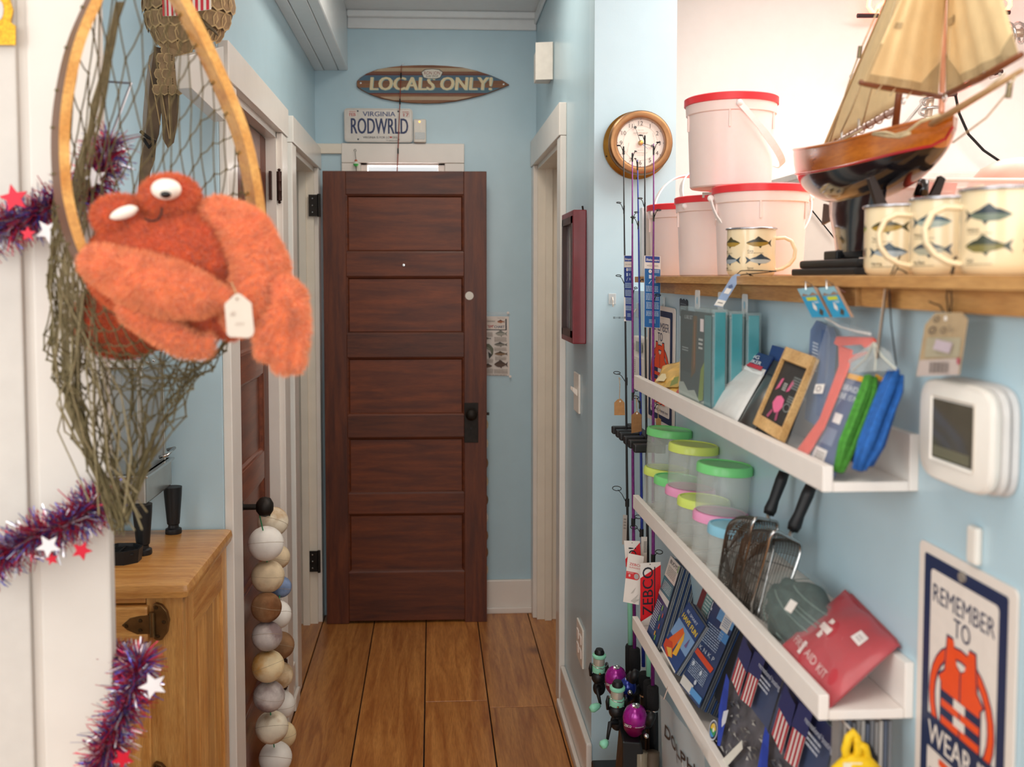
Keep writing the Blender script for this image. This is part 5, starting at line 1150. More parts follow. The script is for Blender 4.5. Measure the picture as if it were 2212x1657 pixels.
card('red and white tag reading ZEBCO upwards, in front of the rods', (1383, 1352), (1427, 1349), (1383, 1217), 2.33, [('p', RT, [(0, .06), (0, .763), (1, .955), (1, .25)]), ('t', '#1f1d28', 'ZEBCO', .62, .17, .165, None, {'rot': 90, 'al': 'l', 'bold': .012}), ('r', '#1f1d28', .68, .27, .73, .93), ('e', '#2a2328', .48, .975, .03, .008), ('lines', '#b0131c', .84, .3, .9, .65, 12)], name='sales_tag', cat='tag')
card('white tag with red ZEBCO SLINGSHOT lettering, left of the red tag', (1346, 1300), (1380, 1307), (1357, 1195), 2.38, [('t', '#cf3a3c', 'ZEBCO', .56, .77, .05, .82, {'bold': .01}), ('t', '#cf3a3c', 'SLINGSHOT', .58, .715, .03, .86), ('r', '#d8343a', .0, .49, .65, .64), ('e', '#d8343a', .65, .565, .2, .075), ('e', '#b5b0ad', .66, .565, .155, .057), ('t', '#f0e8e2', '8', .22, .535, .05, .1, {'bold': .03}), ('lines', '#e9b3ae', .06, .6, .45, .635, 2), ('p', '#c7c0b8', [(.45, .05), (.9, .22), (.75, .1), (1, .12), (.7, .02)]), ('p', '#c7c0b8', [(.4, .2), (.7, .35), (.55, .22)])], name='sales_tag', cat='tag')
card('red and white tag half hidden behind the white sling tag', (1352, 1225), (1386, 1226), (1348, 1168), 2.42, [('p', RT, [(0, .0), (0, .3), (1, .95), (1, 0)]), ('t', '#1f1d28', 'O!', .72, .35, .28, None, {'rot': 90, 'al': 'l', 'bold': .012}), ('e', '#2a2328', .5, .93, .03, .014)], name='sales_tag', cat='tag')
card('plain grey card strip clipped to leftmost rod above the tags', (1344, 1176), (1353, 1177), (1346, 1112), 2.6, [('lines', '#8a827a', .2, .5, .8, .9, 4)], '#b9b1a8', name='sales_tag', cat='tag')
card('cream barcode strip between the rods above the red tag', (1384, 1222), (1397, 1222), (1385, 1160), 2.44, [('lines', '#6d6660', .45, .45, .95, .85, 9)], '#e6dccf', name='sales_tag', cat='tag')
# ================================================================ things on the counter shelf
PINK = mat('#fbe3dc', .32, var=.01, sss=.3, name='milky_bucket_plastic'); REDL = mat('#e9343b', .35, var=.02); BAIL = mat('#fff6f2', .3, var=.0)
def bucket(c, label, e, d, h=.19, r=.096, R_=1.06, sag=1.12):
    c = V(c); t = thing('bait_bucket', label, 'bucket', c, 'milky white buckets with red lids'); z = (0, 0, 1)
    MB().lathe([(r * .86, 0), (r * .89, .003), (r * .955, h * .80), (r * .955, h * .8)], c, z, 44, cap=True).build('body', PINK, t, smooth='auto')
    MB().lathe([(r * .955, h * .79), (r * .99, h * .80), (r * 1.0, h * .90), (r * .99, h * .905)], c, z, 44, cap=False).build('collar', PINK, t, smooth='auto')
    MB().lathe([(r * 1.0, h * .9), (r * 1.035, h * .905), (r * 1.035, h * .975), (r * 1.0, h * .985), (r * .95, h * .975), (.001, h * .975)], c, z, 48).build('lid', REDL, t, smooth='auto')
    for q in range(10):
        a = q * .628; p = c + V((math.cos(a) * r * .965, math.sin(a) * r * .965, h * .72)); MB().box(p + V((-.002, -.002, -.02)), p + V((.002, .002, .02))).build('rib', PINK, t) if q % 2 else None
    e = V(e).normalized(); d = V(d).normalized(); top = c + V((0, 0, h * .86)); rr = r * R_
    P = [top + e * rr * math.cos(q / 24 * math.pi) + d * rr * sag * math.sin(q / 24 * math.pi) for q in range(25)]
    mb = MB(); vs = []
    for i, p in enumerate(P):
        tg = (P[min(i + 1, 24)] - P[max(i - 1, 0)]).normalized(); nn = e.cross(d).normalized(); w_ = .0075 if 3 < i < 21 else .006
        o = tg.cross(nn).normalized() * .0016; vs += [p - nn * w_ - o, p + nn * w_ - o, p + nn * w_ + o, p - nn * w_ + o]
    mb.add(vs, [(a * 4 + j, a * 4 + (j + 1) % 4, a * 4 + 4 + (j + 1) % 4, a * 4 + 4 + j) for a in range(24) for j in range(4)] + [(3, 2, 1, 0), (96, 97, 98, 99)]); mb.build('bail', BAIL, t)
    for s_ in (-1, 1): MB().ball(top + e * rr * s_, .0075, 10, 7).build('ear', BAIL, t, smooth=True)
    return t
bp = lambda x, Y: V((PY(x, 590, Y).x, Y, ZS + .0004))
b1 = bp(1641, 2.12); bucket(b1, 'front milky bucket with red lid behind the lone fish mug', (1, -.12, 0), (0, -.42, -.9), .192, .0985)
b2 = bp(1549, 2.36); bucket(b2, 'middle milky bucket with red lid and price sticker', (.9, .4, 0), (-.25, .5, .85), .188, .098, .98)
b3 = bp(1480, 2.615); bucket(b3, 'rearmost milky bucket with red lid, behind the rods', (1, .3, 0), (.1, .3, .95), .188, .098, .98)
b4 = V((PY(1583, 400, 2.2).x, 2.22, ZS + .193 + .0008)); bucket(b4, 'topmost milky bucket with red lid, stacked above the others', (-.12, -1, 0), (.68, -.05, -.73), .2, .0985, 1.03, 1.62)
p = b2 + V((-.06, -.083, .178)); f = Face(p, (.026, -.01, 0), (0, 0, .012)); tag(f.slab(.0006).build('price_sticker', mat('#d9d6d2', .5), None, base=p), 'small grey price sticker on the middle bucket lid', 'sticker')
# white panel standing at the left end of the shelf
a = PY(1386, 457, 2.69); t = thing('white_board', 'narrow white board standing at left end of the wood shelf', 'board', (a.x, 2.69, ZS))
MB().bbox((a.x, 2.685, ZS + .0003), (a.x + .012, 2.715, ZS + .185), .002).build('edge', mat('#dfe8ec', .4), t); MB().bbox((a.x + .0125, 2.69, ZS + .0003), (a.x + .1, 2.71, ZS + .182), .002).build('face', PLASTW, t)
# enamel mugs
ENAM = mat('#f2ddb4', .18, var=.02, coat=.5, name='cream_enamel'); RIM = mat('#b9bcc4', .2, 1, var=.1)
FISH = [('Carp', '#9a7a2c', '#3c3626'), ('Sprat', '#aeb2ac', '#37424c'), ('Pollock', '#6f7a68', '#2f3a40'), ('Cod', '#7d7440', '#3f4434'), ('Mackerel', '#9aa59a', '#2c4a58'), ('Sea Bass', '#a7a48f', '#4a4f52'), ('Perch', '#8b9a3a', '#2e4a34'), ('Trout', '#a8705c', '#40323a'), ('Tench', '#a8862f', '#4a4426'), ('Herring', '#9fa8ac', '#38464f')]
def mug(c, label, hdir, r=.0455, h=.089, off=0, start=0):
    c = V(c); t = thing('enamel_mug', label, 'mug', c, 'cream enamel mugs with fish prints'); z = (0, 0, 1)
    MB().lathe([(r * .86, 0), (r * .95, .004), (r, .012), (r, h - .004), (r * 1.0, h), (r * .96, h), (r * .955, .01), (.001, .008)], c, z, 44, cap=False).build('body', ENAM, t, smooth='auto')
    MB().face([c + V((r * .86 * math.cos(q / 24 * 6.283), r * .86 * math.sin(q / 24 * 6.283), 0)) for q in range(24, 0, -1)]).build('base', ENAM, t)
    MB().tube([c + V((r * 1.02 * math.cos(q / 40 * 6.283), r * 1.02 * math.sin(q / 40 * 6.283), h)) for q in range(40)], .0021, 8, closed=True).build('rim', RIM, t, smooth=True)
    hd = V(hdir).normalized(); P = [(r * .98, h * .80), (r * 1.35, h * .81), (r * 1.62, h * .74), (r * 1.78, h * .55), (r * 1.74, h * .38), (r * 1.55, h * .24), (r * 1.25, h * .15), (r * .98, h * .12)]
    cp = [c + hd * a + V((0, 0, b)) for a, b in P]; sp = []
    for i in range(len(cp) - 1):
        for q in range(4): sp.append(cp[i].lerp(cp[i + 1], q / 4))
    sp.append(cp[-1]); nn = hd.cross(V(z)); mb = MB(); vs = []
    for i, p in enumerate(sp):
        tg = (sp[min(i + 1, len(sp) - 1)] - sp[max(i - 1, 0)]).normalized(); o = tg.cross(nn).normalized()
        vs += [p + nn * (.0075 * math.cos(q / 10 * 6.283)) + o * (.0035 * math.sin(q / 10 * 6.283)) for q in range(10)]
    mb.add(vs, [(a * 10 + j, a * 10 + (j + 1) % 10, a * 10 + 10 + (j + 1) % 10, a * 10 + 10 + j) for a in range(len(sp) - 1) for j in range(10)]); mb.build('handle', ENAM, t, smooth=True)
    a0 = math.atan2(hd.y, hd.x)
    for i in range(4):   # four columns round the mug, two fish each, none behind the handle
        ang = a0 + R(62 + i * 78 + off)
        fn = lambda u, v, o, ang=ang: c + V((math.cos(ang + (u - .5) * 1.3), math.sin(ang + (u - .5) * 1.3), 0)) * (r + .0001 + o) + V((0, 0, .008 + v * (h - .016)))
        f = Face(c, (.059, 0, 0), (0, 0, h - .016), fn=fn); it = []
        for k, v in ((0, .73), (1, .29)):
            nm, b_, kk = FISH[(i * 2 + k + start) % 10]; it += fish(.5, v, .86, .23, b_, kk, 1 if (i + k) % 2 else -1)
            it += [('t', '#4a4034', nm, .12, v - .225, .05, None, {'al': 'l', 'bold': .02}), ('lines', '#8a7a5c', .12, v - .27, .62, v - .245, 1)]
        f.prints(it, t, 'fish_print', rough=.25, off=0, step=.00004)
    return t
mp = lambda x, Y: V((PY(x, 590, Y).x, Y, ZS + .0004))
m1 = mp(1622, 1.905); mug(m1, 'lone cream fish mug in front of the buckets, Carp and Sprat facing', (1, -.28, 0), off=-8, start=4)
m2 = mp(1945, 1.30); mug(m2, 'leftmost of the three close fish mugs beside the model sailboat', (.5, 1, 0), off=20, start=6)
m3 = mp(2052, 1.175); mug(m3, 'middle of three close fish mugs, its handle and string to the left', (-.96, .28, 0), off=-14, start=4)
m4 = mp(2172, 1.045); mug(m4, 'nearest fish mug at right edge, handle pointing left', (-.96, .3, 0), off=-10, start=2)
# tags on strings from the mugs
def strand(name, pts, m=BLACKCORD, r=.0009, t=None):
    return MB().tube([PY(*p) for p in pts], r, 5).build(name, m, t, smooth=True)
t = thing('hang_tag', 'bluish hang tag strip below the lone fish mug', 'tag', PY(1570, 640, 1.83))
f = face3(PY(1542, 660, 1.80), PY(1560, 664, 1.80), PY(1585, 591, 1.80)); MB().prism([f.pt(u, v) for u, v in ((0, 0), (1, 0), (1, .92), (.7, 1.02), (.25, 1), (0, .9))], -f.n * .0012).build('card', mat('#93a7c6', .6, var=.08), t)
f.prints([('r', '#eee6dc', 0, .02, 1, .2), ('lines', '#6d6a66', .2, .08, .8, .14, 1), ('r', '#e9e3dc', .2, .4, .8, .56), ('p', '#56688c', [(.2, .62), (.5, .7), (.8, .62), (.5, .56)])], t)
strand('string', [(1677, 586, 1.86), (1650, 585, 1.855), (1620, 584, 1.85), (1600, 585, 1.85), (1590, 594, 1.81)], t=t); strand('string', [(1677, 586, 1.86), (1640, 590, 1.853), (1606, 593, 1.84), (1592, 596, 1.81)], t=t); strand('knot', [(1635, 601, 1.85), (1622, 594, 1.85), (1612, 589, 1.85), (1622, 596, 1.85), (1620, 602, 1.85)], t=t)
t = thing('hang_tag', 'kraft tag with barcode hanging below the middle fish mug', 'tag', PX(2025, 812, .56))
TX = .556; P = lambda x, y, d=0: PX(x, y, TX - d)
MB().prism([P(*q) for q in ((2020, 676), (2076, 675), (2089, 690), (2071, 810), (1979, 813), (1998, 702))], V((.0012, 0, 0))).build('card', mat('#b29a78', .75, var=.06, sc=60), t)
f = face3(P(1979, 813), P(2071, 810), P(2001, 676)); g = lambda x, y: f.at((1960 + x / 9.75, 660 + y / 9.75))
it = [('p', '#c6b6ae', [g(265, 1150), g(1130, 1110), g(1085, 1465), g(200, 1490)]), ('p', '#b0a68c', [g(420, 680), g(1150, 680), g(1100, 1090), g(370, 1090)])]
for k in range(14): x = 470 + k * 31; it.append(('p', '#5d5450', [g(x + 25, 1190), g(x + 25 + (8 if k % 3 else 18), 1190), g(x + (8 if k % 3 else 18), 1420), g(x, 1420)]))
it += [('p', '#c4b4bc', [g(650, 710), g(1000, 790), g(930, 1010), g(580, 920)]), ('p', '#b8274e', [g(1090, 1110), g(1155, 1110), g(1130, 1250), g(1100, 1240)])]
for x, y, r_2 in ((655, 290, 60), (570, 520, 75), (805, 520, 62), (940, 440, 22)): u, v = g(x, y); it.append(('ring', '#5f564c', u, v, r_2 / 900, r_2 / 1320, .35))
it += [('lines', '#7c7264', *g(920, 560), *g(1040, 480), 2)]
f.prints(it, t); MB().lathe([(.0028, 0), (.0028, .0005)], P(2043, 688, .0002), (-1, 0, 0), 10).build('hole', PAPER, t)
strand('string', [(2063, 556, 1.09), (2060, 572, 1.085), (2052, 600, 1.075), (2045, 640, 1.075), (2050, 678, 1.085)], t=t); strand('string', [(2063, 556, 1.09), (2062, 575, 1.085), (2053, 610, 1.07), (2056, 650, 1.07), (2052, 690, 1.085)], t=t); strand('knot', [(2066, 555, 1.09), (2056, 566, 1.085), (2064, 572, 1.085), (2058, 578, 1.085)], t=t, r=.0016)
strand('string', [(2006, 651, 1.1), (2018, 656, 1.1), (2030, 660, 1.09), (2038, 673, 1.09)], t=t)
t = thing('hang_tag', 'thin hang tag seen edge-on below the left fish mug', 'tag', PY(1915, 800, 1.22))
f = face3(PY(1893, 775, 1.20), PY(1898, 775, 1.24), PY(1912, 625, 1.20)); f.slab(.001).build('card', mat('#b09a86', .7), t)
strand('string', [(1945, 552, 1.23), (1932, 575, 1.215), (1922, 600, 1.205), (1915, 625, 1.2)], t=t); strand('string', [(1943, 556, 1.23), (1938, 580, 1.215), (1920, 612, 1.2), (1925, 700, 1.2), (1936, 790, 1.2)], t=t); strand('knot', [(1938, 580, 1.22), (1950, 584, 1.22), (1960, 591, 1.22)], t=t)

# ---------------------------------------------------------------- model sailboat
XB = .70; P = lambda x, y, X=XB: PX(x, y, X)
bs = PX(1812, 590, .66); t = thing('model_sailboat', 'varnished model sailboat with tan sails on a black stand', 'model boat', (.67, bs.y, ZS))
VAR = wood('#b0590f', '#d17a24', (6, .8, 6), 5, .16, coat=.9, name='varnished_hull'); HBLK = mat('#15151b', .1, var=.1, coat=.8); HRED = mat('#b3232c', .2, coat=.6)
SAIL = mat('#e2c594', .85, var=.06, sc=40, bump=.3, bsc=300); SAILD = mat('#b29a73', .85, var=.08, sc=60); SPAR = mat('#7b4426', .35, var=.2, sc=30, stretch=(1, .2, 1)); LINEN = mat('#c9b48e', .9, var=.15, sc=200)
ys_, yb_ = P(1742, 350).y, P(2060, 250).y      # stern, bow
zst, zbw = P(1750, 322).z, P(2058, 250).z
def hull(u, v):    # u 0 stern .. 1 bow ; v 0 near sheer - .5 keel - 1 far sheer
    y = ys_ + (yb_ - ys_) * u; sheer = zst + (zbw - zst) * u - .014 * math.sin(math.pi * u)
    bw = .062 * max(0.0, math.sin(math.pi * min(1, (u * .93 + .07)))) ** .6 * (1 if u < .85 else 1)
    dp = (sheer - 1.672) * (math.sin(math.pi * min(1, u * .86 + .12)) ** .65)
    a = (v - .5) * math.pi; sx_ = math.sin(a); cx_ = math.cos(a)
    return V((XB + bw * math.copysign(abs(sx_) ** .75, sx_), y, sheer - dp * cx_ ** .85 if cx_ > 0 else sheer))
def wlz(u): return zst + (zbw - zst) * u - .014 * math.sin(math.pi * u) - .044 + .010 * u
def vwl(u):
    lo_, hi_ = 0.0, .5
    for _ in range(24):
        m_ = (lo_ + hi_) / 2
        if hull(u, m_).z > wlz(u): lo_ = m_
        else: hi_ = m_
    return lo_
NU, NV = 30, 24
def hullp(u, s_):   # rows follow the painted waterline
    a = vwl(u); q = s_ if s_ <= .5 else 1 - s_
    v = a * q / .125 if q <= .125 else a + (.5 - a) * (q - .125) / .375
    return hull(u, v if s_ <= .5 else 1 - v)
mb = MB(); mb.grid(hullp, NU, NV)
ids = []
for k, f_ in enumerate(mb.f):
    c = sum((mb.v[i] for i in f_), V()) / 4; u = (c.y - ys_) / (yb_ - ys_); sheer = zst + (zbw - zst) * u - .014 * math.sin(math.pi * u); wl = sheer - .044 + .010 * u
    ids.append(2 if c.z < wl - .0005 else 0)
mb.mi = ids; mb.face([hull(0, j / NV) for j in range(NV + 1)][::-1], 0); mb.build('hull', [VAR, HRED, HBLK], t, smooth='auto')
mb = MB(); st_ = []
for s_ in (0, 1):
    for k in range(31):
        u = k / 30; sheer = zst + (zbw - zst) * u - .014 * math.sin(math.pi * u); wl = sheer - .044 + .010 * u
        st_.append(hull(u, vwl(u)) + V((-.001, 0, 0)))
    break
mb.tube(st_, .0022, 6); mb.build('red_waterline', HRED, t)
mb = MB(); mb.add([hull(k / 30, 0) + V((0, 0, -.002)) for k in range(31)] + [hull(k / 30, 1) + V((0, 0, -.002)) for k in range(31)], [(k, k + 1, k + 32, k + 31) for k in range(30)]); mb.build('deck', mat('#9a5a2c', .3, coat=.5), t)
MB().tube([hull(k / 30, 0) + V((0, 0, .001)) for k in range(31)], .0025, 6).build('gunwale', VAR, t)
kp = [(1790, 440), (1835, 452), (1880, 452), (1885, 470), (1885, 560), (1860, 568), (1805, 568), (1795, 556), (1812, 500)]
mb = MB(); ring = []
kz = [(1.70, 1.73, 1.50), (1.655, 1.72, 1.52), (1.62, 1.70, 1.53), (1.595, 1.69, 1.535), (1.582, 1.665, 1.55)]
for z, ya_, yb__ in kz:
    for q in range(14):
        a = q / 14 * 6.283; ring.append(V((XB - .01 + .016 * math.sin(a) * (1 if z < 1.7 else .8), (ya_ + yb__) / 2 + (ya_ - yb__) / 2 * math.cos(a), z)))
mb.add(ring, [(r * 14 + j, r * 14 + (j + 1) % 14, (r + 1) * 14 + (j + 1) % 14, (r + 1) * 14 + j) for r in range(4) for j in range(14)] + [tuple(range(56, 70))]); mb.build('keel', HBLK, t, smooth=True)
rd = [P(x, y) for x, y in ((1778, 440), (1812, 452), (1811, 466), (1774, 486))]; MB().prism(rd, V((.006, 0, 0))).build('rudder', mat('#5a4138', .5, var=.2, sc=60), t, bev=.001)
by0, by1 = P(1727, 590, .64).y, P(1890, 590).y - .10
MB().bbox((XB - .075, by1, ZS + .0004), (XB + .05, by0, ZS + .012), .003).build('stand_base', BLACK, t); MB().bbox((XB - .066, by1 + .01, ZS + .012), (XB + .042, by0 - .012, ZS + .026), .005).build('stand_step', BLACK, t)
MB().bbox((XB - .03, by0 - .085, ZS + .026), (XB + .01, by0 - .03, ZS + .042), .003).build('stand_block', BLACK, t)
ST = mat('#2a1f1b', .4, var=.2, sc=60)
for yy in (1.46,):
    pr = [V((XB - .05, yy, 1.70)), V((XB - .028, yy, 1.655)), V((XB + .028, yy, 1.655)), V((XB + .05, yy, 1.70)), V((XB + .058, yy, 1.695)), V((XB + .04, yy, 1.64)), V((XB + .03, yy, ZS + .026)), V((XB - .03, yy, ZS + .026)), V((XB - .04, yy, 1.64)), V((XB - .058, yy, 1.695))]
    MB().prism(pr, V((0, .012, 0))).build('stand_cradle', ST, t, bev=.001)
mx = P(2034, 235); my = P(2041, 0); up = (my - mx); mtop = mx + up * 2.2
MB().tube([V((mx.x, mx.y, P(2030, 262).z)), mx, mtop], [.0042, .004, .0025], 12).build('mast', mat('#d08a64', .12, .15, var=.12, coat=.9), t, smooth=True)
MB().tube([P(2033, 175) + V((-.0002, 0, .003)), P(2034, 168)], .0048, 12).build('mast_band', mat('#e2a13a', .25, .9), t)
m2b, m2t = P(1934, 272), P(1942, 205); MB().tube([m2b, m2t, m2t + (m2t - m2b) * 3.2], [.0055, .005, .003], 12).build('aft_mast', SPAR, t, smooth=True)
def sail(name, c4, n=10, bulge=.012, m=SAIL, dirv=(-.6, -.8, 0)):
    a, b, c_, d = c4; dv = V(dirv)
    fn = lambda u, v: a.lerp(b, u).lerp(d.lerp(c_, u), v) + dv * (bulge * math.sin(math.pi * u) * math.sin(math.pi * min(1, v * .9 + .08)) + .0022 * math.sin(u * 23 + v * 3) * (1 - v * .5))
    mb = MB(); mb.grid(fn, n * 2, n * 2); return mb.build(name, m, t, smooth=True, solid=.0006), fn
XM = .555
ms, fn = sail('main_sail', [P(1866, 176, XM), P(2026, 203, .68), P(2058, -190, .69), P(2032, -190, .66)])
mb = MB(); mb.grid(lambda u, v: fn(u, v * .045) + V((-.0012, -.0012, 0)), 16, 2); mb.grid(lambda u, v: fn(.72 + u * .28, .02 + v * .16 * u) + V((-.0014, -.0014, 0)), 8, 6); mb.grid(lambda u, v: fn(u * .055, v * .22) + V((-.0014, -.0014, 0)), 3, 8); mb.build('sail_tabling', SAILD, ms)
MB().grid(lambda u, v: fn(.12 + u * .15, .315 + v * .035) + V((-.0014, -.0014, 0)), 4, 2).build('batten_patch', SAILD, ms)
bm0, bm1 = P(1858, 178, XM), P(2034, 208, .69); MB().tube([bm0, bm0.lerp(bm1, .5), bm1], [.0035, .0046, .004], 10).build('main_boom', SPAR, t, smooth=True)
for k in (.28, .45, .65): c = bm0.lerp(bm1, k); MB().tube([c + V((-.002, -.003, .014)), c + V((-.006, -.006, .0)), c + V((-.012, -.004, -.01))], .0011, 5).build('lacing', LINEN, t)
js, fn = sail('jib_sail', [P(2044, 200, .69), P(2199, 122, .66), P(2112, -190, .68), P(2052, -190, .69)], dirv=(-.9, -.3, 0))
mb = MB(); mb.grid(lambda u, v: fn(u, v * .05) + V((-.0014, -.0008, 0)), 16, 2); mb.grid(lambda u, v: fn(u * .3, .02 + v * .2 * (1 - u)) + V((-.0016, -.001, 0)), 8, 6); mb.grid(lambda u, v: fn(1 - u * .2, .02 + v * .13 * (1 - u)) + V((-.0016, -.001, 0)), 6, 6); mb.build('sail_tabling', SAILD, js)
MB().grid(lambda u, v: fn(.06 + u * .2, .36 + v * .04) + V((-.0018, -.0008, 0)), 4, 2).build('batten_patch', SAILD, js)
MB().tube([P(2042, 206, .69), P(2120, 168, .675), P(2206, 118, .655)], [.004, .0046, .0035], 10).build('jib_boom', SPAR, t, smooth=True)
as_, fn = sail('aft_sail', [P(1776, 322, .70), P(1936, 228, .70), P(2010, -190, .72), P(1996, -190, .70)], bulge=.02)
MB().grid(lambda u, v: fn(u * .06, v) + V((-.0016, -.0008, 0)), 2, 14).build('sail_tabling', mat('#cda36c', .8), as_)
b0, b1_ = P(1768, 330), P(1938, 236); MB().tube([b0, b1_], [.003, .0042], 10).build('aft_boom', mat('#a58577', .35, var=.15), t, smooth=True)
for k in range(9):
    c = b0.lerp(b1_, .06 + k * .105); ax_ = (b1_ - b0).normalized(); o1 = ax_.orthogonal().normalized(); o2 = ax_.cross(o1)
    MB().tube([c + (o1 * math.cos(q / 12 * 6.283) + o2 * math.sin(q / 12 * 6.283)) * .0065 for q in range(12)], .001, 5, closed=True).build('hoop', SPAR, t)
bw0, bw1 = P(1985, 285, .69), P(2207, 152, .655); MB().tube([bw0, bw0.lerp(bw1, .5), bw1], [.005, .0045, .003], 10).build('bowsprit', mat('#b9946a', .6, var=.15), t, smooth=True)
for nm, pts in (('stay', [(2196, 160, .655), (2172, 205, .66), (2130, 255, .67), (2058, 308, .69)]), ('stay', [(2170, 160, .66), (2110, 208, .67), (2060, 240, .69), (2030, 252, .69)]), ('stay', [(1897, 20, .66), (1862, 100, .65), (1838, 165, .64), (1790, 315, .66)]), ('shroud', [(1935, 0, .62), (1888, 170, .62), (1862, 272, .64)]), ('shroud', [(1860, 182, .56), (1838, 240, .6), (1817, 285, .64)]),
                ('rail', [(1888, 288, .64), (1915, 286, .64), (1935, 292, .64), (1960, 285, .645), (1990, 262, .65), (2030, 248, .66)]), ('rail', [(1886, 290, .64), (1920, 295, .64), (1945, 296, .64), (1965, 288, .64)]), ('shroud', [(2060, 0, .685), (2052, 100, .685), (2046, 195, .685)]), ('lifeline', [(1790, 318, .64), (1840, 292, .64), (1862, 280, .64)]), ('sheet', [(1865, 185, .57), (1900, 193, .6), (1960, 202, .64), (2000, 208, .66)])):
    MB().tube([PX(*p) for p in pts], .0012 if nm != 'rail' else .0024, 6).build(nm, LINEN, t, smooth=True)
for x, y, X in ((1857, 113, .645), (2180, 196, .66)): c = PX(x, y, X); MB().tube([c + V((-.001, 0, -.008)), c + V((.001, 0, .009))], .0035, 8).build('turnbuckle', mat('#7d6f55', .4, .7), t)
for x, y in ((1855, 262), (1818, 286), (1770, 320)): c = P(x, y + 12, .645); MB().tube([c, c + V((0, 0, .012))], .0016, 6).build('stanchion', STEEL, t)
for x, y in ((1952, 218), (2041, 212)): c = P(x, y, .66); MB().tube([c + V((0, .0045 * math.cos(q / 10 * 6.283), .0045 * math.sin(q / 10 * 6.283))) for q in range(10)], .0009, 5, closed=True).build('ring', STEEL, t)
# ---------------------------------------------------------------- bright room behind the counter
YN = 3.55
G = mat('#fff0e6', .3, emit='#ff4a26', es=9, var=0, name='neon_glow'); GC = mat('#fff4ee', .3, emit='#ffd9c9', es=10, var=0, name='neon_core')
t = thing('neon_sign', 'red neon tube sign on the white wall behind the sailboat sails', 'neon sign', PY(2030, 200, YN))
N_ = lambda x, y, d=.0: PY(x, y, YN - d)
for pts in ([(1890, -60), (1880, -10), (1876, 14), (1884, 26), (1904, 34), (1912, 40)], [(1892, 28), (1898, 12), (1908, 6), (1916, 10), (1920, 40)], [(2166, -50), (2172, -8), (2182, 2), (2182, 12), (2174, 22), (2162, 26)], [(2066, 190), (2092, 182), (2104, 172)]):
    MB().tube([N_(*q) for q in pts], .0085, 10).build('glass_tube', G, t, smooth=True)
for a, b in (((1852, 34), (1898, 34)), ((2164, 27), (2181, 27)), ((2130, 160), (2165, 154)), ((2030, 205), (2066, 203))): MB().tube([N_(*a, .005), N_(*b, .005)], .008, 10).build('end_cap', mat('#3a2326', .5), t)
MB().tube([N_(2064, 206), N_(2072, 245), N_(2092, 290), N_(2125, 325), N_(2165, 352), N_(2225, 370), N_(2290, 372)], .005, 8).build('power_cord', BLACKCORD, t, smooth=True)
for k, (x, y) in enumerate(((1838, 165), (2140, 168))): c = N_(x, y, -.03); MB().tube([c, c + V((0, -.06, .0))], .007, 8).build('standoff', STEEL, t)
def coil(label, c, ax, R_, turns, pitch, grp):
    c = V(c); ax = V(ax).normalized(); u = ax.orthogonal().normalized(); w_ = ax.cross(u); t = thing('coil_spring', label, 'spring', c, grp)
    n = int(turns * 16); MB().tube([c + ax * (pitch * k / 16) + (u * math.cos(k / 16 * 6.283) + w_ * math.sin(k / 16 * 6.283)) * R_ for k in range(n + 1)], .0055, 8).build('coil', STEEL, t, smooth=True)
    MB().tube([c - ax * .02, c + ax * (pitch * turns + .02)], R_ * .42, 12).build('core', mat('#c9b3a0', .4, .5, var=.3, sc=200, stretch=(.2, .2, 4)), t, smooth=True)
    MB().tube([c + ax * (pitch * turns), V((c.x, 3.62, c.z + .02))], .006, 8).build('wall_arm', STEEL, t)
coil('silver coil standing upright behind the sailboat bow', N_(2002, 272, .12), (.12, 0, 1), .03, 3.2, .036, None)
coil('silver coil lying level at right edge beside the rightmost tan sail', N_(2172, 72, .12), (1, 0, .03), .034, 4, .036, None)
# pale cabinet against the far wall
a, b = PY(1733, 372, 3.30), PY(2260, 372, 3.30); t = thing('white_cabinet', 'pale low cabinet in the bright room behind the sailboat', 'cabinet', ((a.x + b.x) / 2, 3.3, 0))
MB().bbox((a.x, 3.3, .02), (2.7, 3.6, a.z), .004).build('body', mat('#cdc4ba', .5, var=.02), t); MB().bbox((a.x - .005, 3.29, a.z - .02), (2.71, 3.6, a.z + .002), .004).build('top', mat('#d8d0c8', .5), t)
MB().tube([PY(1752, 452, 3.285), PY(1802, 514, 3.285)], .0022, 6).build('cable', BLACKCORD, t)
# clear tub and oddments beyond the mugs
Y = 1.62; Q = lambda x, y, d=0: PY(x, y, Y + d)
t = thing('clear_tub', 'clear plastic tub of red and white bits behind the fish mugs', 'tub', Q(2090, 590)); a, b = Q(1990, 390), Q(2215, 470)
TUBM = clear('#fbe9e4', .35, .06)
lo, hi = V((a.x, Y, ZS + .0004)), V((b.x + .05, Y + .16, PY(2050, 388, Y).z)); mb = MB()
for p, q in (((lo.x, lo.y, lo.z), (hi.x, lo.y + .002, hi.z)), ((lo.x, hi.y - .002, lo.z), (hi.x, hi.y, hi.z)), ((lo.x, lo.y, lo.z), (lo.x + .002, hi.y, hi.z)), ((hi.x - .002, lo.y, lo.z), (hi.x, hi.y, hi.z)), ((lo.x, lo.y, lo.z), (hi.x, hi.y, lo.z + .002))): mb.box(p, q)
mb.build('wall', TUBM, t); MB().tube([(lo.x, lo.y, hi.z), (hi.x, lo.y, hi.z), (hi.x, hi.y, hi.z), (lo.x, hi.y, hi.z)], .003, 8, closed=True).build('rim', mat('#fff3ee', .2, var=0), t)
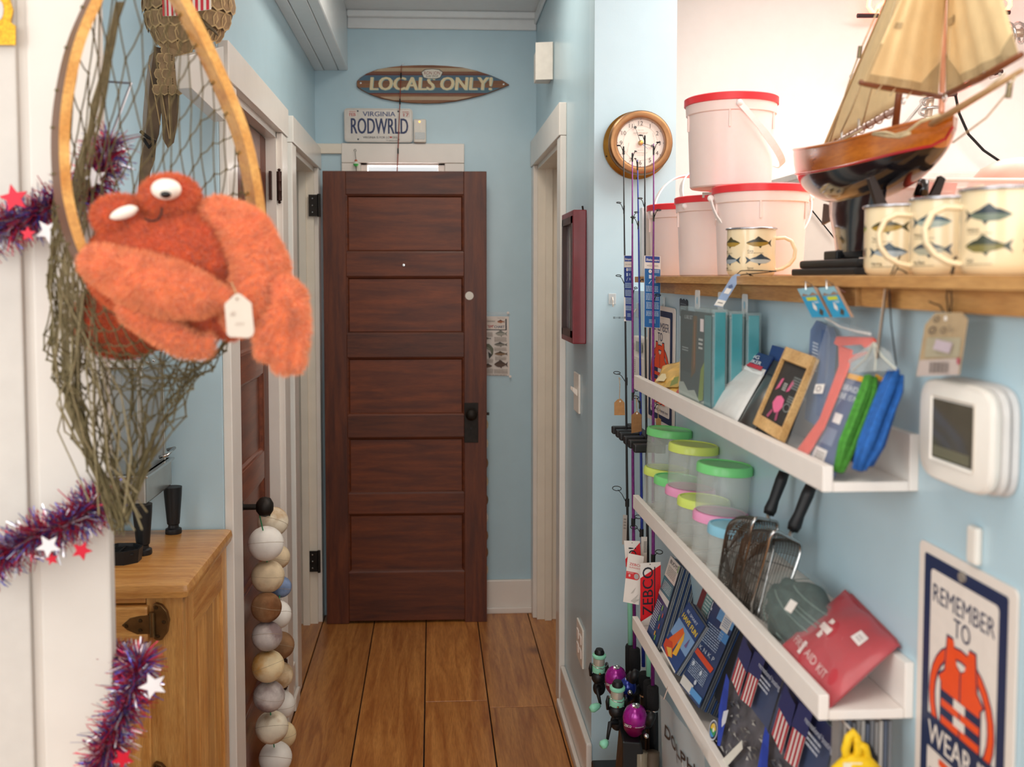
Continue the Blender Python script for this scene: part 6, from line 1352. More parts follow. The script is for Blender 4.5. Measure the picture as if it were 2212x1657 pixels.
c = Q(1998, 452, .03); t = thing('red_packet', 'red lettered packet standing in the clear tub', 'packet', c); f = face3(Q(1976, 470, .02), Q(2050, 470, .07), Q(1995, 393, .02)); f.slab(.012).build('box', mat('#e2573f', .45), t); f.prints([('lines', '#f4b9a8', .5, .2, .9, .8, 6), ('t', '#f4b9a8', 'MAX', .3, .4, .3, .3, {'rot': -60})], t)
t = thing('marker_pen', 'black-capped red marker standing behind the middle fish mug', 'marker', Q(1990, 425, -.03)); MB().tube([Q(1988, 425, -.03), Q(1996, 388, -.03)], [.012, .008], 14).build('cap', mat('#171214', .15, coat=.5), t, smooth=True); MB().tube([Q(1988, 425, -.03), Q(1976, 480, -.03), V((Q(1974, 590, -.03).x, Y - .03, ZS + .001))], .0095, 12).build('barrel', mat('#c2402e', .35), t, smooth=True)
t = thing('pink_bowl', 'pale pink upturned bowl in the tub at right edge', 'bowl', Q(2190, 470, .08)); MB().lathe([(.085, 0), (.08, .025), (.06, .05), (.03, .064), (.001, .068)], Q(2200, 425, .08), (0, 0, 1), 32).build('shell', mat('#f6b9a8', .4, sss=.2), t, smooth='auto'); MB().lathe([(.087, -.003), (.087, .002)], Q(2200, 425, .08), (0, 0, 1), 32).build('brim', mat('#f6c9bb', .4), t); MB().lathe([(.05, 0), (.05, Q(2200, 425, .08).z - ZS - .003)], V((Q(2200, 425, .08).x, Y + .08, ZS + .002)), (0, 0, 1), 20).build('foot', mat('#f3d8cc', .4), t)
t = thing('rag', 'cream crumpled rag in the clear tub', 'rag', Q(2150, 440, .05)); mb = MB(); rn = random.Random(9); mb.ball(Q(2140, 436, .05), (.055, .03, .028), 18, 12, fn=lambda d: 1 + .18 * math.sin(9 * d.x + 4 * d.z) * math.cos(7 * d.y + 5 * d.x)); mb.build('cloth', mat('#f3dfb2', .8, bump=.4), t, smooth=True)
# ================================================================ top ledge
TEAL = mat('#2f6168', .3, var=.12, sc=30)
def ledge_face(bl, br, tl, xb, xt_):    # three photo corners, bottom edge at depth xb, top edge at depth xt
    return face3(PX(*bl, xb), PX(*br, xb), PX(*tl, xt_))
for k, (x0, x1, off, lb) in enumerate(((1466, 1537, 0, 'front teal boxed lure set in clear packaging, dark and gold inside'), (1500, 1575, .03, 'second teal boxed lure set, between the other two'), (1530, 1612, .06, 'rearmost teal boxed lure set, against the blue wall'))):
    xx = .490 + off; y1, y0 = PX(1466, 845, .49).y, PX(1537, 885, .49).y; zt = 1.494 - .003 * k
    t = thing('boxed_lure_set', lb, 'boxed lure set', (xx, (y0 + y1) / 2, B1), 'teal boxed lure sets')
    MB().bbox((xx + .002, y0 + .0015, B1 + .0006), (xx + .025, y1 - .0015, zt - .012), .006).build('insert', TEAL, t)
    mb = MB(); mb.bbox((xx, y0, B1 + .0003), (xx + .0275, y1, zt), .003); mb.build('clear_box', clear('#bcd3d4', .22, .05), t)
    MB().bbox((xx + .004, y0 - .0008, B1 + .012), (xx + .023, y0 + .0006, zt - .005), .0005).build('window_bulge', mat('#3f858c', .12, coat=.6), t)
    f = Face((xx + .0005, y1, B1), (0, y0 - y1, 0), (0, 0, zt - B1))
    f.prints([('r', '#4a5352', .03, .05, .97, .96), ('r', '#3b4140', .03, .35, .45, .96), ('p', '#70501f', [(.38, .3), (.52, .38), (.56, .92), (.44, .92)]), ('p', '#a0642c', [(.46, .4), (.5, .45), (.5, .88), (.47, .85)]), ('p', '#8fa13c', [(.6, .1), (.75, .14), (.78, .5), (.68, .42)]), ('p', '#b9bfb4', [(.0, .0), (1, .0), (1, .06), (.8, .14), (.66, .1), (.5, .2), (.3, .17), (.15, .24), (0, .22)]),
              ('r', '#5c8d90', .78, .06, .97, .94), ('t', '#c9cfcc', 'LURE SET', .3, .88, .035, .25), ('lines', '#a7adaa', .1, .55, .3, .6, 2), ('r', '#e4dcdc', .66, .78, .76, .9), ('lines', '#c7ccc9', .62, .6, .74, .72, 3)], t, off=-.0006)
    ht = Face((xx + .013, (y0 + y1) / 2 + .05 - .05 * k, zt - .004), (0, -.032, 0), (0, 0, .036)); mb = MB(); mb.prism([ht.pt(u, v) for u, v in rrect(ht, 0, 0, 1, 1, .005)], -ht.n * .0008); mb.build('hang_tab', clear('#f4f8f8', .5, .1), t)
    ht.prints([('e', '#8fb6c8', .5, .45, .16, .2)], t)
# yellow packet
f = ledge_face((1409, 842), (1470, 862), (1440, 778), .492, .575); t = thing('yellow_packet', 'crumpled yellow packet at left end of the top ledge', 'packet', f.pt(.5, 0))
mb = MB(); mb.grid(lambda u, v: f.pt(u, v * (.75 + .55 * u), .008 * math.sin(math.pi * u) * math.sin(math.pi * v) + .0015 * math.sin(9 * u + 7 * v)), 14, 12); mb.build('pouch', mat('#e5b653', .4, var=.25, sc=30), t, smooth=True, solid=.004)
f.prints([('p', '#c9a23a', [(.5, .1), (.9, .2), (.95, .6), (.6, .5)]), ('p', '#7f8a2c', [(.65, .15), (.85, .3), (.8, .5), (.62, .4)]), ('p', '#b6402c', [(.9, .0), (1, .05), (1, .2), (.92, .12)]), ('p', '#e8d6a6', [(.1, .2), (.4, .25), (.45, .5), (.2, .45)])], t, off=.009)
# strainer bags
def pouch(label, bl, br, tl, xb, xt_, base, items, head=None, th=.008, grp=None):
    f = ledge_face(bl, br, tl, xb, xt_); t = thing('bait_pouch', label, 'packet', f.pt(.5, 0), grp)
    mb = MB(); mb.grid(lambda u, v: f.pt(u, v * .8, th * math.sin(math.pi * u) ** .7 * math.sin(math.pi * min(1, v + .05)) - .001), 12, 14); mb.build('pouch', mat(base, .35, var=.08, sc=30, coat=.3), t, smooth=True, solid=.002)
    if head: h = Face(f.pt(0, .74), f.ux, f.vy * .26); h.slab(.0025).build('header_card', mat(head, .5, var=.05), t)
    f.prints(items, t, off=th + .001 if not head else .0012); return t
pouch('white soft-bait pouch with navy header and red band', (1531, 884), (1588, 916), (1608, 752), .491, .572, '#d9d8d4', [('t', '#e9ecef', 'RIG', .5, .9, .05, .3, {'bold': .02}), ('t', '#e9ecef', 'STRIKER', .5, .83, .05, .6, {'bold': .02}), ('r', '#c83a48', .15, .765, .9, .82), ('p', '#eef0ee', [(.0, .74), (.3, .78), (.7, .72), (1, .76), (1, .7), (0, .7)])], '#21386b', grp=None)
pouch('black soft-bait pouch with oval kraft emblem', (1592, 918), (1625, 938), (1672, 778), .491, .572, '#2c2b29', [('ring', '#b9854a', .5, .52, .36, .1, .3), ('lines', '#8a8a86', .15, .15, .8, .3, 4)], '#23272f', grp=None)
pouch('navy-topped pouch behind the framed chalk picture', (1616, 905), (1680, 940), (1668, 745), .535, .585, '#46423e', [('t', '#e9ecef', 'RIG', .6, .9, .05, .3, {'bold': .02}), ('r', '#c83a48', .15, .7, .9, .76)], '#24407a', grp=None)
# framed chalk picture
f = ledge_face((1625, 915), (1680, 950), (1697, 748), .4885, .552); t = thing('framed_chalk_picture', 'oak-framed black picture of a pink squid shape on the top ledge', 'picture', f.pt(.5, 0)); FR = wood('#c89a5e', '#e0b67a', (6, 6, 6), 5, .5, name='frame_wood')
fw_ = .0085 / f.w; fh_ = .012 / f.h; th = .012
for nm, (u0, v0, u1, v1) in (('frame_side', (0, 0, fw_ * .55, 1)), ('frame_side', (1 - fw_ * .55, 0, 1, 1)), ('frame_rail', (fw_ * .55, 0, 1 - fw_ * .55, fh_ * 1.6)), ('frame_rail', (fw_ * .55, 1 - fh_ * 1.8, 1 - fw_ * .55, 1))):
    MB().slab(f.pt(u0, v0), f.ux * (u1 - u0), f.vy * (v1 - v0), th).build(nm, FR, t, bev=.001)
b_ = Face(f.pt(fw_ * .55, fh_ * 1.6, -.006), f.ux * (1 - fw_ * 1.1), f.vy * (1 - fh_ * 3.4)); b_.slab(.004).build('board', mat('#2b2725', .6, var=.15, sc=80), t)
b_.prints([('p', '#e86a94', [(.3, .2), (.22, .28), (.28, .4), (.42, .44), (.58, .4), (.62, .28), (.55, .18), (.42, .14)]), ('p', '#d85c86', [(.12, .48), (.2, .7), (.28, .72), (.24, .55)]), ('p', '#d85c86', [(.52, .52), (.6, .74), (.7, .72), (.62, .56)]), ('p', '#a8486c', [(.3, .18), (.2, .04), (.28, .02), (.36, .15)]), ('p', '#a8486c', [(.5, .17), (.55, .03), (.62, .05), (.57, .18)]), ('ring', '#8a8f8c', .78, .3, .13, .07, .2), ('lines', '#7d8482', .62, .6, .9, .82, 5), ('lines', '#c9c9c4', .36, .52, .5, .66, 4), ('lines', '#8a8f8c', .7, .38, .92, .5, 3)], t)
# tall blue gauge in a clear sleeve behind
f = ledge_face((1738, 905), (1778, 930), (1752, 692), .545, .575); t = thing('blue_gauge', 'tall slate-blue plastic gauge behind the framed chalk picture', 'gauge', f.pt(.5, 0)); mb = MB(); mb.prism([f.pt(u, v) for u, v in ((0, 0), (1, 0), (1.1, .9), (.9, 1), (.3, 1.02), (0, .9))], -f.n * .01); mb.build('plate', mat('#5a7196', .35, var=.15, sc=40), t)
f.prints([('r', '#46618e', .62, .1, .95, .95), ('lines', '#c6d2e2', .2, .5, .5, .8, 9)], t)
# orange fish gauge in a clear bag
GX = .50; g = lambda x, y, X=GX: PX(x, y, X)
t = thing('orange_gauge', 'orange plastic fish gauge in a clear bag leaning on the top ledge', 'gauge', g(1730, 985, .489))
xw = lambda y: .489 + (985 - y) / (985 - 728) * .075
OR = mat('#f0563e', .4, var=.06)
for nm, pts in (('ruler_blade', [(1712, 985), (1738, 992), (1775, 930), (1800, 870), (1832, 790), (1838, 758), (1811, 748), (1812, 790), (1790, 850), (1770, 905)]), ('jaw_arm', [(1801, 742), (1806, 728), (1880, 730), (1889, 737), (1884, 748), (1868, 752), (1860, 744), (1811, 748)]), ('lower_jaw', [(1838, 768), (1866, 760), (1874, 764), (1858, 772), (1836, 784)])):
    MB().prism([PX(x, y, xw(y)) for x, y in pts], V((.003, 0, .001))).build(nm, OR, t)
mb = MB(); mb.prism([PX(x, y, xw(y) - .004) for x, y in ((1699, 968), (1752, 1002), (1806, 880), (1893, 760), (1880, 715), (1790, 690), (1765, 770))], V((.0004, 0, 0))); mb.build('clear_bag', clear('#e9eef2', .09, .08), t)
MB().tube([PX(x, y, xw(y) - .004) for x, y in ((1783, 688), (1796, 694), (1815, 706), (1850, 716), (1880, 722))], .0016, 6).build('bag_seam', mat('#f5f2ee', .2), t)
f = face3(PX(1757, 850, .52), PX(1776, 850, .52), PX(1762, 830, .525)); f.slab(.0004).build('price_sticker', PAPER, t); f.prints([('ring', '#9a8f92', .5, .5, .3, .3, .3)], t)
# hanks of braided line: card sleeve with a bundle of cord loops
def hank(label, core, colr, n, card_=None, items=()):
    """core: list of (px, py, X) from the lower end to the upper end"""
    P = [PX(*q) for q in core]; t = thing('rope_hank', label, 'rope', P[0], 'hanks of braided line'); m = mat(colr, .75, var=.22, sc=160, bump=.5, bsc=300); rn = random.Random(len(label))
    ax_ = (P[-1] - P[0]); o1 = V((0, -1, 0)); o1 = (o1 - ax_.normalized() * o1.dot(ax_.normalized())).normalized(); o2 = ax_.normalized().cross(o1)
    for k in range(n):
        a = V((0, 0, 0)) + o1 * rn.uniform(-.0095, .0095) + o2 * rn.uniform(-.008, .008); e = rn.uniform(.0, .05)
        pts = [p + a * (1.1 if 0 < i < len(P) - 1 else .7) for i, p in enumerate(P)]; pts[0] = pts[0] + ax_ * e * .6; pts[-1] = pts[-1] - ax_ * e
        MB().tube([pts[0].lerp(pts[1], .12) + a * -.25] + pts[1:-1] + [pts[-1]], .0029, 6).build('cord_strand', m, t, smooth=True)
    if card_:
        f = face3(*card_); f.slab(.003).build('sleeve_card', mat('#5f6a88', .45, var=.1, sc=30), t); f.prints(list(items), t)
    return t
hank('green braided line with a slate sleeve card on the top ledge', [(1808, 1026, .492), (1828, 960, .508), (1852, 900, .525), (1871, 850, .54), (1880, 812, .55)], '#43882c', 26,
     (PX(1738, 998, .4905), PX(1798, 1030, .4905), PX(1812, 800, .548)), [('r', '#f0b03c', 0, .945, 1, 1), ('p', '#b7c95a', [(0, 0), (.12, 0), (.2, .5), (.3, .8), (.05, .6)]), ('r', '#6a7590', .12, .05, .95, .92), ('t', '#d8dce2', 'BRAID', .6, .82, .06, .5, {'bold': .02}), ('t', '#d8dce2', 'LINE 15 M', .6, .73, .06, .6, {'bold': .02}), ('r', '#eee6e2', .42, .48, .68, .58), ('r', '#8891a6', .25, .25, .7, .42), ('r', '#e6dfda', .2, .03, .62, .2), ('lines', '#9a938e', .25, .06, .58, .17, 4)])
hank('blue braided line with a sleeve card, rightmost on the top ledge', [(1852, 1024, .497), (1880, 960, .515), (1902, 900, .535), (1926, 840, .552), (1938, 800, .562)], '#1f5ca6', 30,
     (PX(1822, 985, .52), PX(1842, 1000, .52), PX(1893, 808, .565)), [('r', '#f0b03c', 0, .95, 1, 1), ('r', '#56709c', .1, .05, .9, .92)])
hank('blue braided line tucked behind the rightmost hank', [(1872, 1014, .525), (1893, 960, .54), (1912, 900, .555), (1932, 845, .57)], '#1d4f96', 14)
# clear polythene rising above the hanks
t = thing('clear_bag', 'clear polythene bag top gathered above the braided line', 'bag', PX(1880, 815, .545)); mb = MB(); mb.prism([PX(x, y, .548) for x, y in ((1812, 806), (1938, 800), (1922, 762), (1888, 738), (1860, 758), (1835, 776))], V((.0005, 0, 0))); mb.build('film', clear('#dfe6e4', .28, .1), t)
for pts in (((1888, 740), (1905, 770), (1935, 798)), ((1886, 742), (1870, 775), (1842, 800)), ((1887, 741), (1892, 775), (1890, 800))): MB().tube([PX(x, y, .547) for x, y in pts], .0011, 5).build('fold', mat('#d6d6c8', .2), t)
# blue lure cards clipped under the wood shelf
for k, (bl, br, tl, lb) in enumerate((((1755, 686), (1793, 685), (1723, 624), 'left blue lure card under the wood shelf edge'), ((1800, 686), (1838, 685), (1768, 622), 'right blue lure card under the wood shelf edge'))):
    X0 = .541; f = face3(PX(*bl, X0 - .002), PX(*br, X0 - .002), PX(*tl, X0)); t = thing('lure_card', lb, 'lure card', f.pt(.5, 0), None)
    f.slab(.004).build('card', mat('#a5836a', .6), t)
    f.prints([('r', '#2f9bc6', 0, 0, 1, .72), ('p', '#8fb9c6', [(0, .7), (.2, .82), (.5, .74), (.8, .84), (1, .74), (1, 1), (0, 1)]), ('r', '#c9cf3c', .25, .56, .85, .68), ('lines', '#e6eef0', .6, .46, .85, .53, 2), ('p', '#e8ddd4', [(.38, .3), (.5, .52), (.6, .34), (.5, .2)]), ('p', '#4a4438', [(.55, .12), (.75, .3), (.85, .2), (.7, .05)])], t)
    h = f.pt(.5, .94); MB().tube([h + V((-.001, 0, 0)), h + V((-.002, 0, .012)), V((.566, h.y, 1.53))], .0012, 6).build('wire_hook', STEEL, t)
t = thing('blister_pack', 'clear blister pack on blue wall beneath the wood shelf', 'packet', PX(1865, 740, .585)); f = face3(PX(1830, 745, .575), PX(1885, 752, .575), PX(1842, 668, .59)); f.slab(.004).build('blister', clear('#c4d6dc', .25, .1), t)

# ================================================================ middle ledge: jars
LIDS = {'g': '#7fdc86', 'y': '#d8ea72', 'p': '#ee9fc6', 'b': '#8cc6dc'}
JB = clear('#dfe4de', .3, .12); tiltv = V((math.sin(R(4)), 0, math.cos(R(4))))
def jar(c, label, lid, r=.0505, h=.093, grp='clear plastic jars with coloured lids'):
    c = V(c); t = thing('plastic_jar', label, 'jar', c, grp)
    MB().lathe([(.001, .0015), (r * .86, .0015), (r * .95, .004), (r * .965, .012), (r * .985, h * .80), (r * .95, h * .83)], c, tiltv, 36, cap=False).build('body', JB, t, smooth='auto')
    MB().lathe([(r * .9, .0006), (r * .93, .0022), (r * .9, .003)], c, tiltv, 36, cap=False).build('base_ring', clear('#e8ece8', .5, .1), t)
    m = mat(LIDS[lid], .4, var=.03, sss=.15, coat=.2)
    MB().lathe([(r * .985, h * .79), (r * 1.03, h * .8), (r * 1.035, h * .93), (r * 1.0, h * .975), (r * .93, h * .985), (r * .91, h * .96), (.001, h * .96)], c, tiltv, 40, cap=False).build('lid', m, t, smooth='auto')
    return t
ysj = [2.285, 2.178, 2.07, 1.965, 1.845, 1.742]; jx = .5335; jz = B2 + .004
nm = ('first', 'second', 'third')
for i, y in enumerate(ysj):
    c = V((jx, y, jz))
    if i % 2 == 0:
        k = i // 2; jar(c, f'lower jar with {("lime","pink","pink")[k]} lid, under the {("back green","lime","front green")[k]}-lidded jar', 'ypp'[k])
        jar(c + tiltv * (.093 * .97 + .0012), ('green-lidded jar on top of the farthest jar stack', 'lime-lidded jar with price sticker on top of the middle jar stack', 'green-lidded jar on top of the nearest jar stack')[k], 'gyg'[k])
    else: k = i // 2; jar(c, ('single low jar with green lid between the jar stacks', 'single low jar with lime lid between the jar stacks', 'single low jar with blue lid beside the wire strainers')[k], 'gyb'[k])
c = V((jx, ysj[2], jz)) + tiltv * (.093 * 1.97 - .011); f = Face(c + V((-.040, -.0315, -.006)), (.024, -.0165, 0), (0, 0, .010)); tag(f.slab(.0006).build('price_sticker', mat('#b9b5b2', .5), None, base=c), 'grey price sticker on rim of the lime-lidded jar', 'sticker')
# ---------------------------------------------------------------- wire strainers
WIRE = mat('#6b655e', .35, .85, var=.15); DWIRE = mat('#4a4744', .35, .8)
def strainer(label, tl, tr, br, bl, hand, Xl=.497, Xr=.565):
    A, B_, C_, D = PX(*tl, Xl), PX(*tr, Xr), PX(*br, Xr - .05), PX(*bl, Xl - .004)
    t = thing('wire_strainer', label, 'strainer', (C_ + D) / 2, 'black-handled wire strainers'); loop = []
    q = [A, B_, C_, D]
    for i in range(4):
        a, b, c_ = q[i - 1], q[i], q[(i + 1) % 4]; p = b.lerp(a, .16 if i < 2 else .2); r_4 = b.lerp(c_, .16 if i < 2 else .2)
        for k in range(6): s_ = k / 5; loop.append(p * (1 - s_) ** 2 + b * 2 * s_ * (1 - s_) + r_4 * s_ ** 2)
    MB().tube(loop, .0026, 8, closed=True).build('rim', STEEL, t, smooth=True)
    ce = sum(loop, V()) / len(loop); K = len(loop); dirv = V((-.012, .125, -.012))
    def sh(a, s_): x = a * K; i = int(x) % K; p = loop[i].lerp(loop[(i + 1) % K], x - int(x)); k = math.cos(s_ * math.pi / 2) ** .55; return ce + (p - ce) * k + dirv * math.sin(s_ * math.pi / 2)
    mb = MB(); NA = 60
    for i in range(NA): mb.tube([sh(i / NA, s_ / 10) for s_ in range(11)], .0008, 3, cap=False)
    for s_ in range(1, 20): mb.tube([sh(i / 40, s_ / 20.5) for i in range(40)], .0008, 3, closed=True)
    mb.build('wire_mesh', WIRE, t, kind='stuff')
    MB().tube([sh(.12, s_ / 10) for s_ in range(11)] , .0016, 6).build('rib', DWIRE, t, smooth=True)
    h = [PX(x, y, X) for x, y, X in hand]; n0 = (A + B_) / 2; MB().tube([A.lerp(B_, .55), h[0] + V((0, 0, .002))], .0035, 8).build('neck', STEEL, t, smooth=True)
    MB().tube([h[0], h[0].lerp(h[1], .12), h[0].lerp(h[1], .35), h[0].lerp(h[1], .8), h[1]], [.0085, .0105, .0085, .0098, .0088], 14).build('handle', BLACK, t, smooth=True)
strainer('left wire strainer with black handle, partly behind the other', (1628, 1117), (1684, 1128), (1636, 1340), (1590, 1318), ((1660, 1112, .545), (1694, 1020, .572)), .495, .56)
strainer('right wire strainer with black handle and bright rim, nearest the first aid kit', (1668, 1143), (1735, 1176), (1672, 1368), (1616, 1345), ((1712, 1146, .55), (1752, 1050, .575)), .497, .565)
# dark mesh bag of netting
c = PX(1728, 1330, .535); t = thing('mesh_bag', 'bag of dark green netting in clear film beside the first aid kit', 'bag', c - V((0, 0, .07)))
mb = MB(); rn = random.Random(6); mb.ball(c, (.042, .08, .05), 44, 30, fn=lambda d: 1 + .10 * math.sin(5 * d.x + 7 * d.z) * math.cos(6 * d.y + 1) + .04 * math.sin(11 * d.z + 5 * d.y)); mb.build('netting_bundle', mat('#34443f', .7, var=.4, sc=60, bump=.8, bsc=120), t, smooth=True)
mb = MB()
for k in range(26):
    a = rn.uniform(0, 6.28); b = rn.uniform(.3, 2.6); P = [c + V((.044 * math.sin(b + q * .12) * math.cos(a + q * .25), .089 * math.sin(b + q * .12) * math.sin(a + q * .25), .058 * math.cos(b + q * .12))) * 1.03 for q in range(10)]; mb.tube(P, .0009, 4, cap=False)
mb.build('net_strands', mat('#6d8078', .7), t, kind='stuff'); MB().ball(c + V((-.002, 0, .004)), (.050, .092, .060), 28, 18, fn=lambda d: 1 + .05 * math.sin(5 * d.x + 3 * d.y) * math.cos(4 * d.z)).build('film', clear('#cfdcd8', .10, .04), t, smooth=True)
f = face3(PX(1694, 1316, .49), PX(1708, 1325, .49), PX(1708, 1294, .495)); f.slab(.0005).build('price_sticker', PAPER, t)
# red first aid pouch
f = face3(PX(1690, 1397, .489), PX(1789, 1532, .489), PX(1826, 1276, .588)); t = thing('first_aid_kit', 'red FIRST AID KIT pouch in clear film at the end of the middle ledge', 'first aid kit', f.pt(.5, 0))
bul = lambda u, v: .019 * (max(0, math.sin(math.pi * u)) * max(0, math.sin(math.pi * v))) ** .6
wr = lambda u, v: .0024 * math.sin(11 * u + 5 * v) * math.sin(6 * v - 4 * u)
ffn = lambda u, v, o: f.pt(u, v) + f.n * (bul(u, v) + wr(u, v) + o)
mb = MB(); mb.grid(lambda u, v: ffn(u, v, 0), 26, 26); mb.grid(lambda u, v: f.pt(1 - u, v) - f.n * (bul(u, v) * .9 + .0006), 16, 16); RP = mat('#b3303a', .5, var=.06, sc=40, bump=.25, bsc=90, coat=.3); mb.build('pouch', RP, t, smooth=True)
MB().tube([f.pt(u, v) for u, v in ((0, 0), (1, 0), (1, 1), (0, 1))], .0018, 6, closed=True).build('seam', mat('#a62c36', .5), t)
ff_ = Face(f.o, f.ux, f.vy, fn=lambda u, v, o: ffn(u, v, o)); ff_.prints([('r', '#ecd9d2', .28, .47, .5, .55)], t, 'white_cross', off=.0008); ff_.prints([('r', '#ecd9d2', .35, .38, .43, .64)], t, 'white_cross', off=.0009)
ff_.prints([('t', '#e0b9b4', 'FIRST AID KIT', .45, .14, .085, .66, {'bold': .02})], t, 'lettering', off=.0008); ff_.prints([('r', '#f0e4de', .66, .66, .8, .8), ('lines', '#b9a9a6', .69, .69, .77, .76, 2)], t, 'price_sticker', off=.0008); ff_.prints([('r', '#ead9d4', .28, .1, .345, .25)], t, 'paper_scrap', off=.001)
MB().grid(lambda u, v: f.pt(-.04 + u * 1.08, -.02 + v * 1.1) + f.n * (bul(min(1, max(0, -.04 + u * 1.08)), min(1, max(0, -.02 + v * 1.1))) + .003 + .0022 * math.sin(13 * u + 3 * v) * math.sin(9 * v)), 24, 24).build('clear_film', clear('#f0e6e6', .05, .05), t, smooth=True)
mb = MB(); mb.prism([f.pt(u, v, -.006) for u, v in ((.02, 1.0), (.18, 1.14), (.3, 1.05), (.7, 1.1), (1.02, 1.0), (.5, .96))], f.n * .002); mb.build('folded_flap', RP, t)

# ================================================================ lowest ledge: leaflets and magazines
def stack(label, bl, br, tl, n, step, items, name='leaflet_stack', base='#25406e', edge='#8b8f94', xb=.490, xt_=.572, hgt=1, cat='leaflets', spread=.0):
    f = ledge_face(bl, br, tl, xb, xt_); t = thing(name, label, cat, f.pt(.5, 0)); nn = f.n
    f.slab(.0006).build('leaflet', mat(base, .35, var=.04, coat=.3), t); f.prints(items, t, rough=.3)
    rn = random.Random(n)
    for k in range(1, n):
        g_ = Face(f.pt(0, 0) - nn * step * k + f.ux * rn.uniform(-.006, .006) + f.vy * rn.uniform(-.012, .004), f.ux, f.vy); g_.slab(step * .62).build('leaflet', mat(edge if k % 3 else base, .5, var=.08), t)
    return f, t
stack('rack cards about buoys, leftmost on the lowest ledge', (1397, 1366), (1417, 1398), (1449, 1200), 12, .0042, [('r', '#e6ddd4', 0, .74, 1, 1), ('t', '#2d3a3c', 'BUOYS', .5, .92, .05, .72, {'bold': .03}), ('lines', '#9a948c', .12, .77, .88, .89, 6), ('r', '#6fae4a', .9, .9, .96, .99), ('r', '#3f7f8c', 0, .55, 1, .735), ('lines', '#b5d0d2', .12, .58, .88, .7, 6), ('p', '#d9dbd6', [(0, .5), (1, .47), (1, .55), (0, .55)]), ('lines', '#b7c0cf', .08, .1, .5, .44, 12), ('r', '#7bbf3c', .62, .38, .68, .44), ('r', '#d0413a', .8, .32, .86, .37), ('r', '#7bbf3c', .6, .25, .66, .32), ('r', '#d0413a', .78, .18, .84, .24), ('r', '#e0a53a', .62, .08, .7, .13), ('r', '#7bbf3c', .74, .04, .8, .1)])
f, t = stack('HAVE FUN boating leaflets with orange and yellow picture, second on the lowest ledge', (1428, 1398), (1459, 1456), (1488, 1300), 6, .0035, [('r', '#27467f', 0, .0, 1, 1), ('r', '#7fa3cf', 0, .35, 1, .66), ('t', '#c9d3e6', 'BE SMART', .45, .86, .05, .6, {'bold': .02}), ('t', '#f0cf3c', 'HAVE FUN', .5, .72, .09, .84, {'bold': .04}), ('p', '#e8662a', [(.1, .25), (.35, .62), (.5, .58), (.45, .2), (.2, .1)]), ('p', '#f0b436', [(.5, .6), (.62, .5), (.7, .2), (.52, .15)]), ('p', '#d2482a', [(0, .2), (.3, .28), (.6, .12), (.4, .02), (.05, .08)]), ('p', '#e6b24a', [(.2, .12), (.4, .2), (.6, .1), (.45, .06)]), ('r', '#e9e3da', .02, .0, .98, .03), ('p', '#7b5a8a', [(.75, .45), (.8, .62), (.85, .45)])], xb=.489, xt_=.54)
stack('navy safety rack cards with orange band, middle of the lowest ledge', (1468, 1478), (1510, 1530), (1545, 1300), 14, .0042, [('r', '#6aa3d6', .3, .86, 1, 1), ('r', '#e6e2dd', .55, .8, .9, .97), ('lines', '#8fa3bf', .6, .83, .86, .94, 5), ('r', '#4f8fce', .65, .7, 1, .8), ('lines', '#9fb0c8', .1, .55, .8, .78, 9), ('p', '#e0502e', [(.06, .4), (.1, .46), (.95, .42), (.9, .36)]), ('t', '#c9d3e0', 'K N K P', .5, .47, .045, .7), ('lines', '#9fb0c8', .1, .18, .85, .34, 8), ('e', '#c9d3e0', .2, .3, .05, .025), ('e', '#c9d3e0', .6, .28, .05, .025), ('e', '#c9d3e0', .55, .16, .05, .025), ('r', '#dcd8d2', .02, .02, .55, .12), ('r', '#5b9bd6', .5, .03, 1, .1)], edge='#4b4f55')
stack('mixed leaflets standing behind the boating leaflets', (1465, 1420), (1500, 1470), (1525, 1252), 5, .004, [('r', '#6a1f2a', 0, 0, .25, 1), ('r', '#5f9a98', .25, 0, .6, 1), ('lines', '#cfdedc', .3, .5, .58, .95, 12), ('r', '#1f2f55', .6, 0, 1, 1), ('t', '#dfe4ea', 'SAFE ZONE', .86, .4, .16, None, {'rot': 90, 'al': 'l', 'bold': .02})], xb=.535, xt_=.58, edge='#30343c')
t = thing('card_block', 'black-edged pack of cards leaning behind the navy rack cards', 'leaflets', PX(1560, 1500, .53)); f = ledge_face((1540, 1500), (1560, 1530), (1605, 1350), .52, .578)
for k in range(4): Face(f.pt(0, 0) - f.n * .005 * k, f.ux, f.vy).slab(.0042).build('card_pack', mat(('#1e1e22', '#2c2a30')[k % 2], .5, var=.2), t)
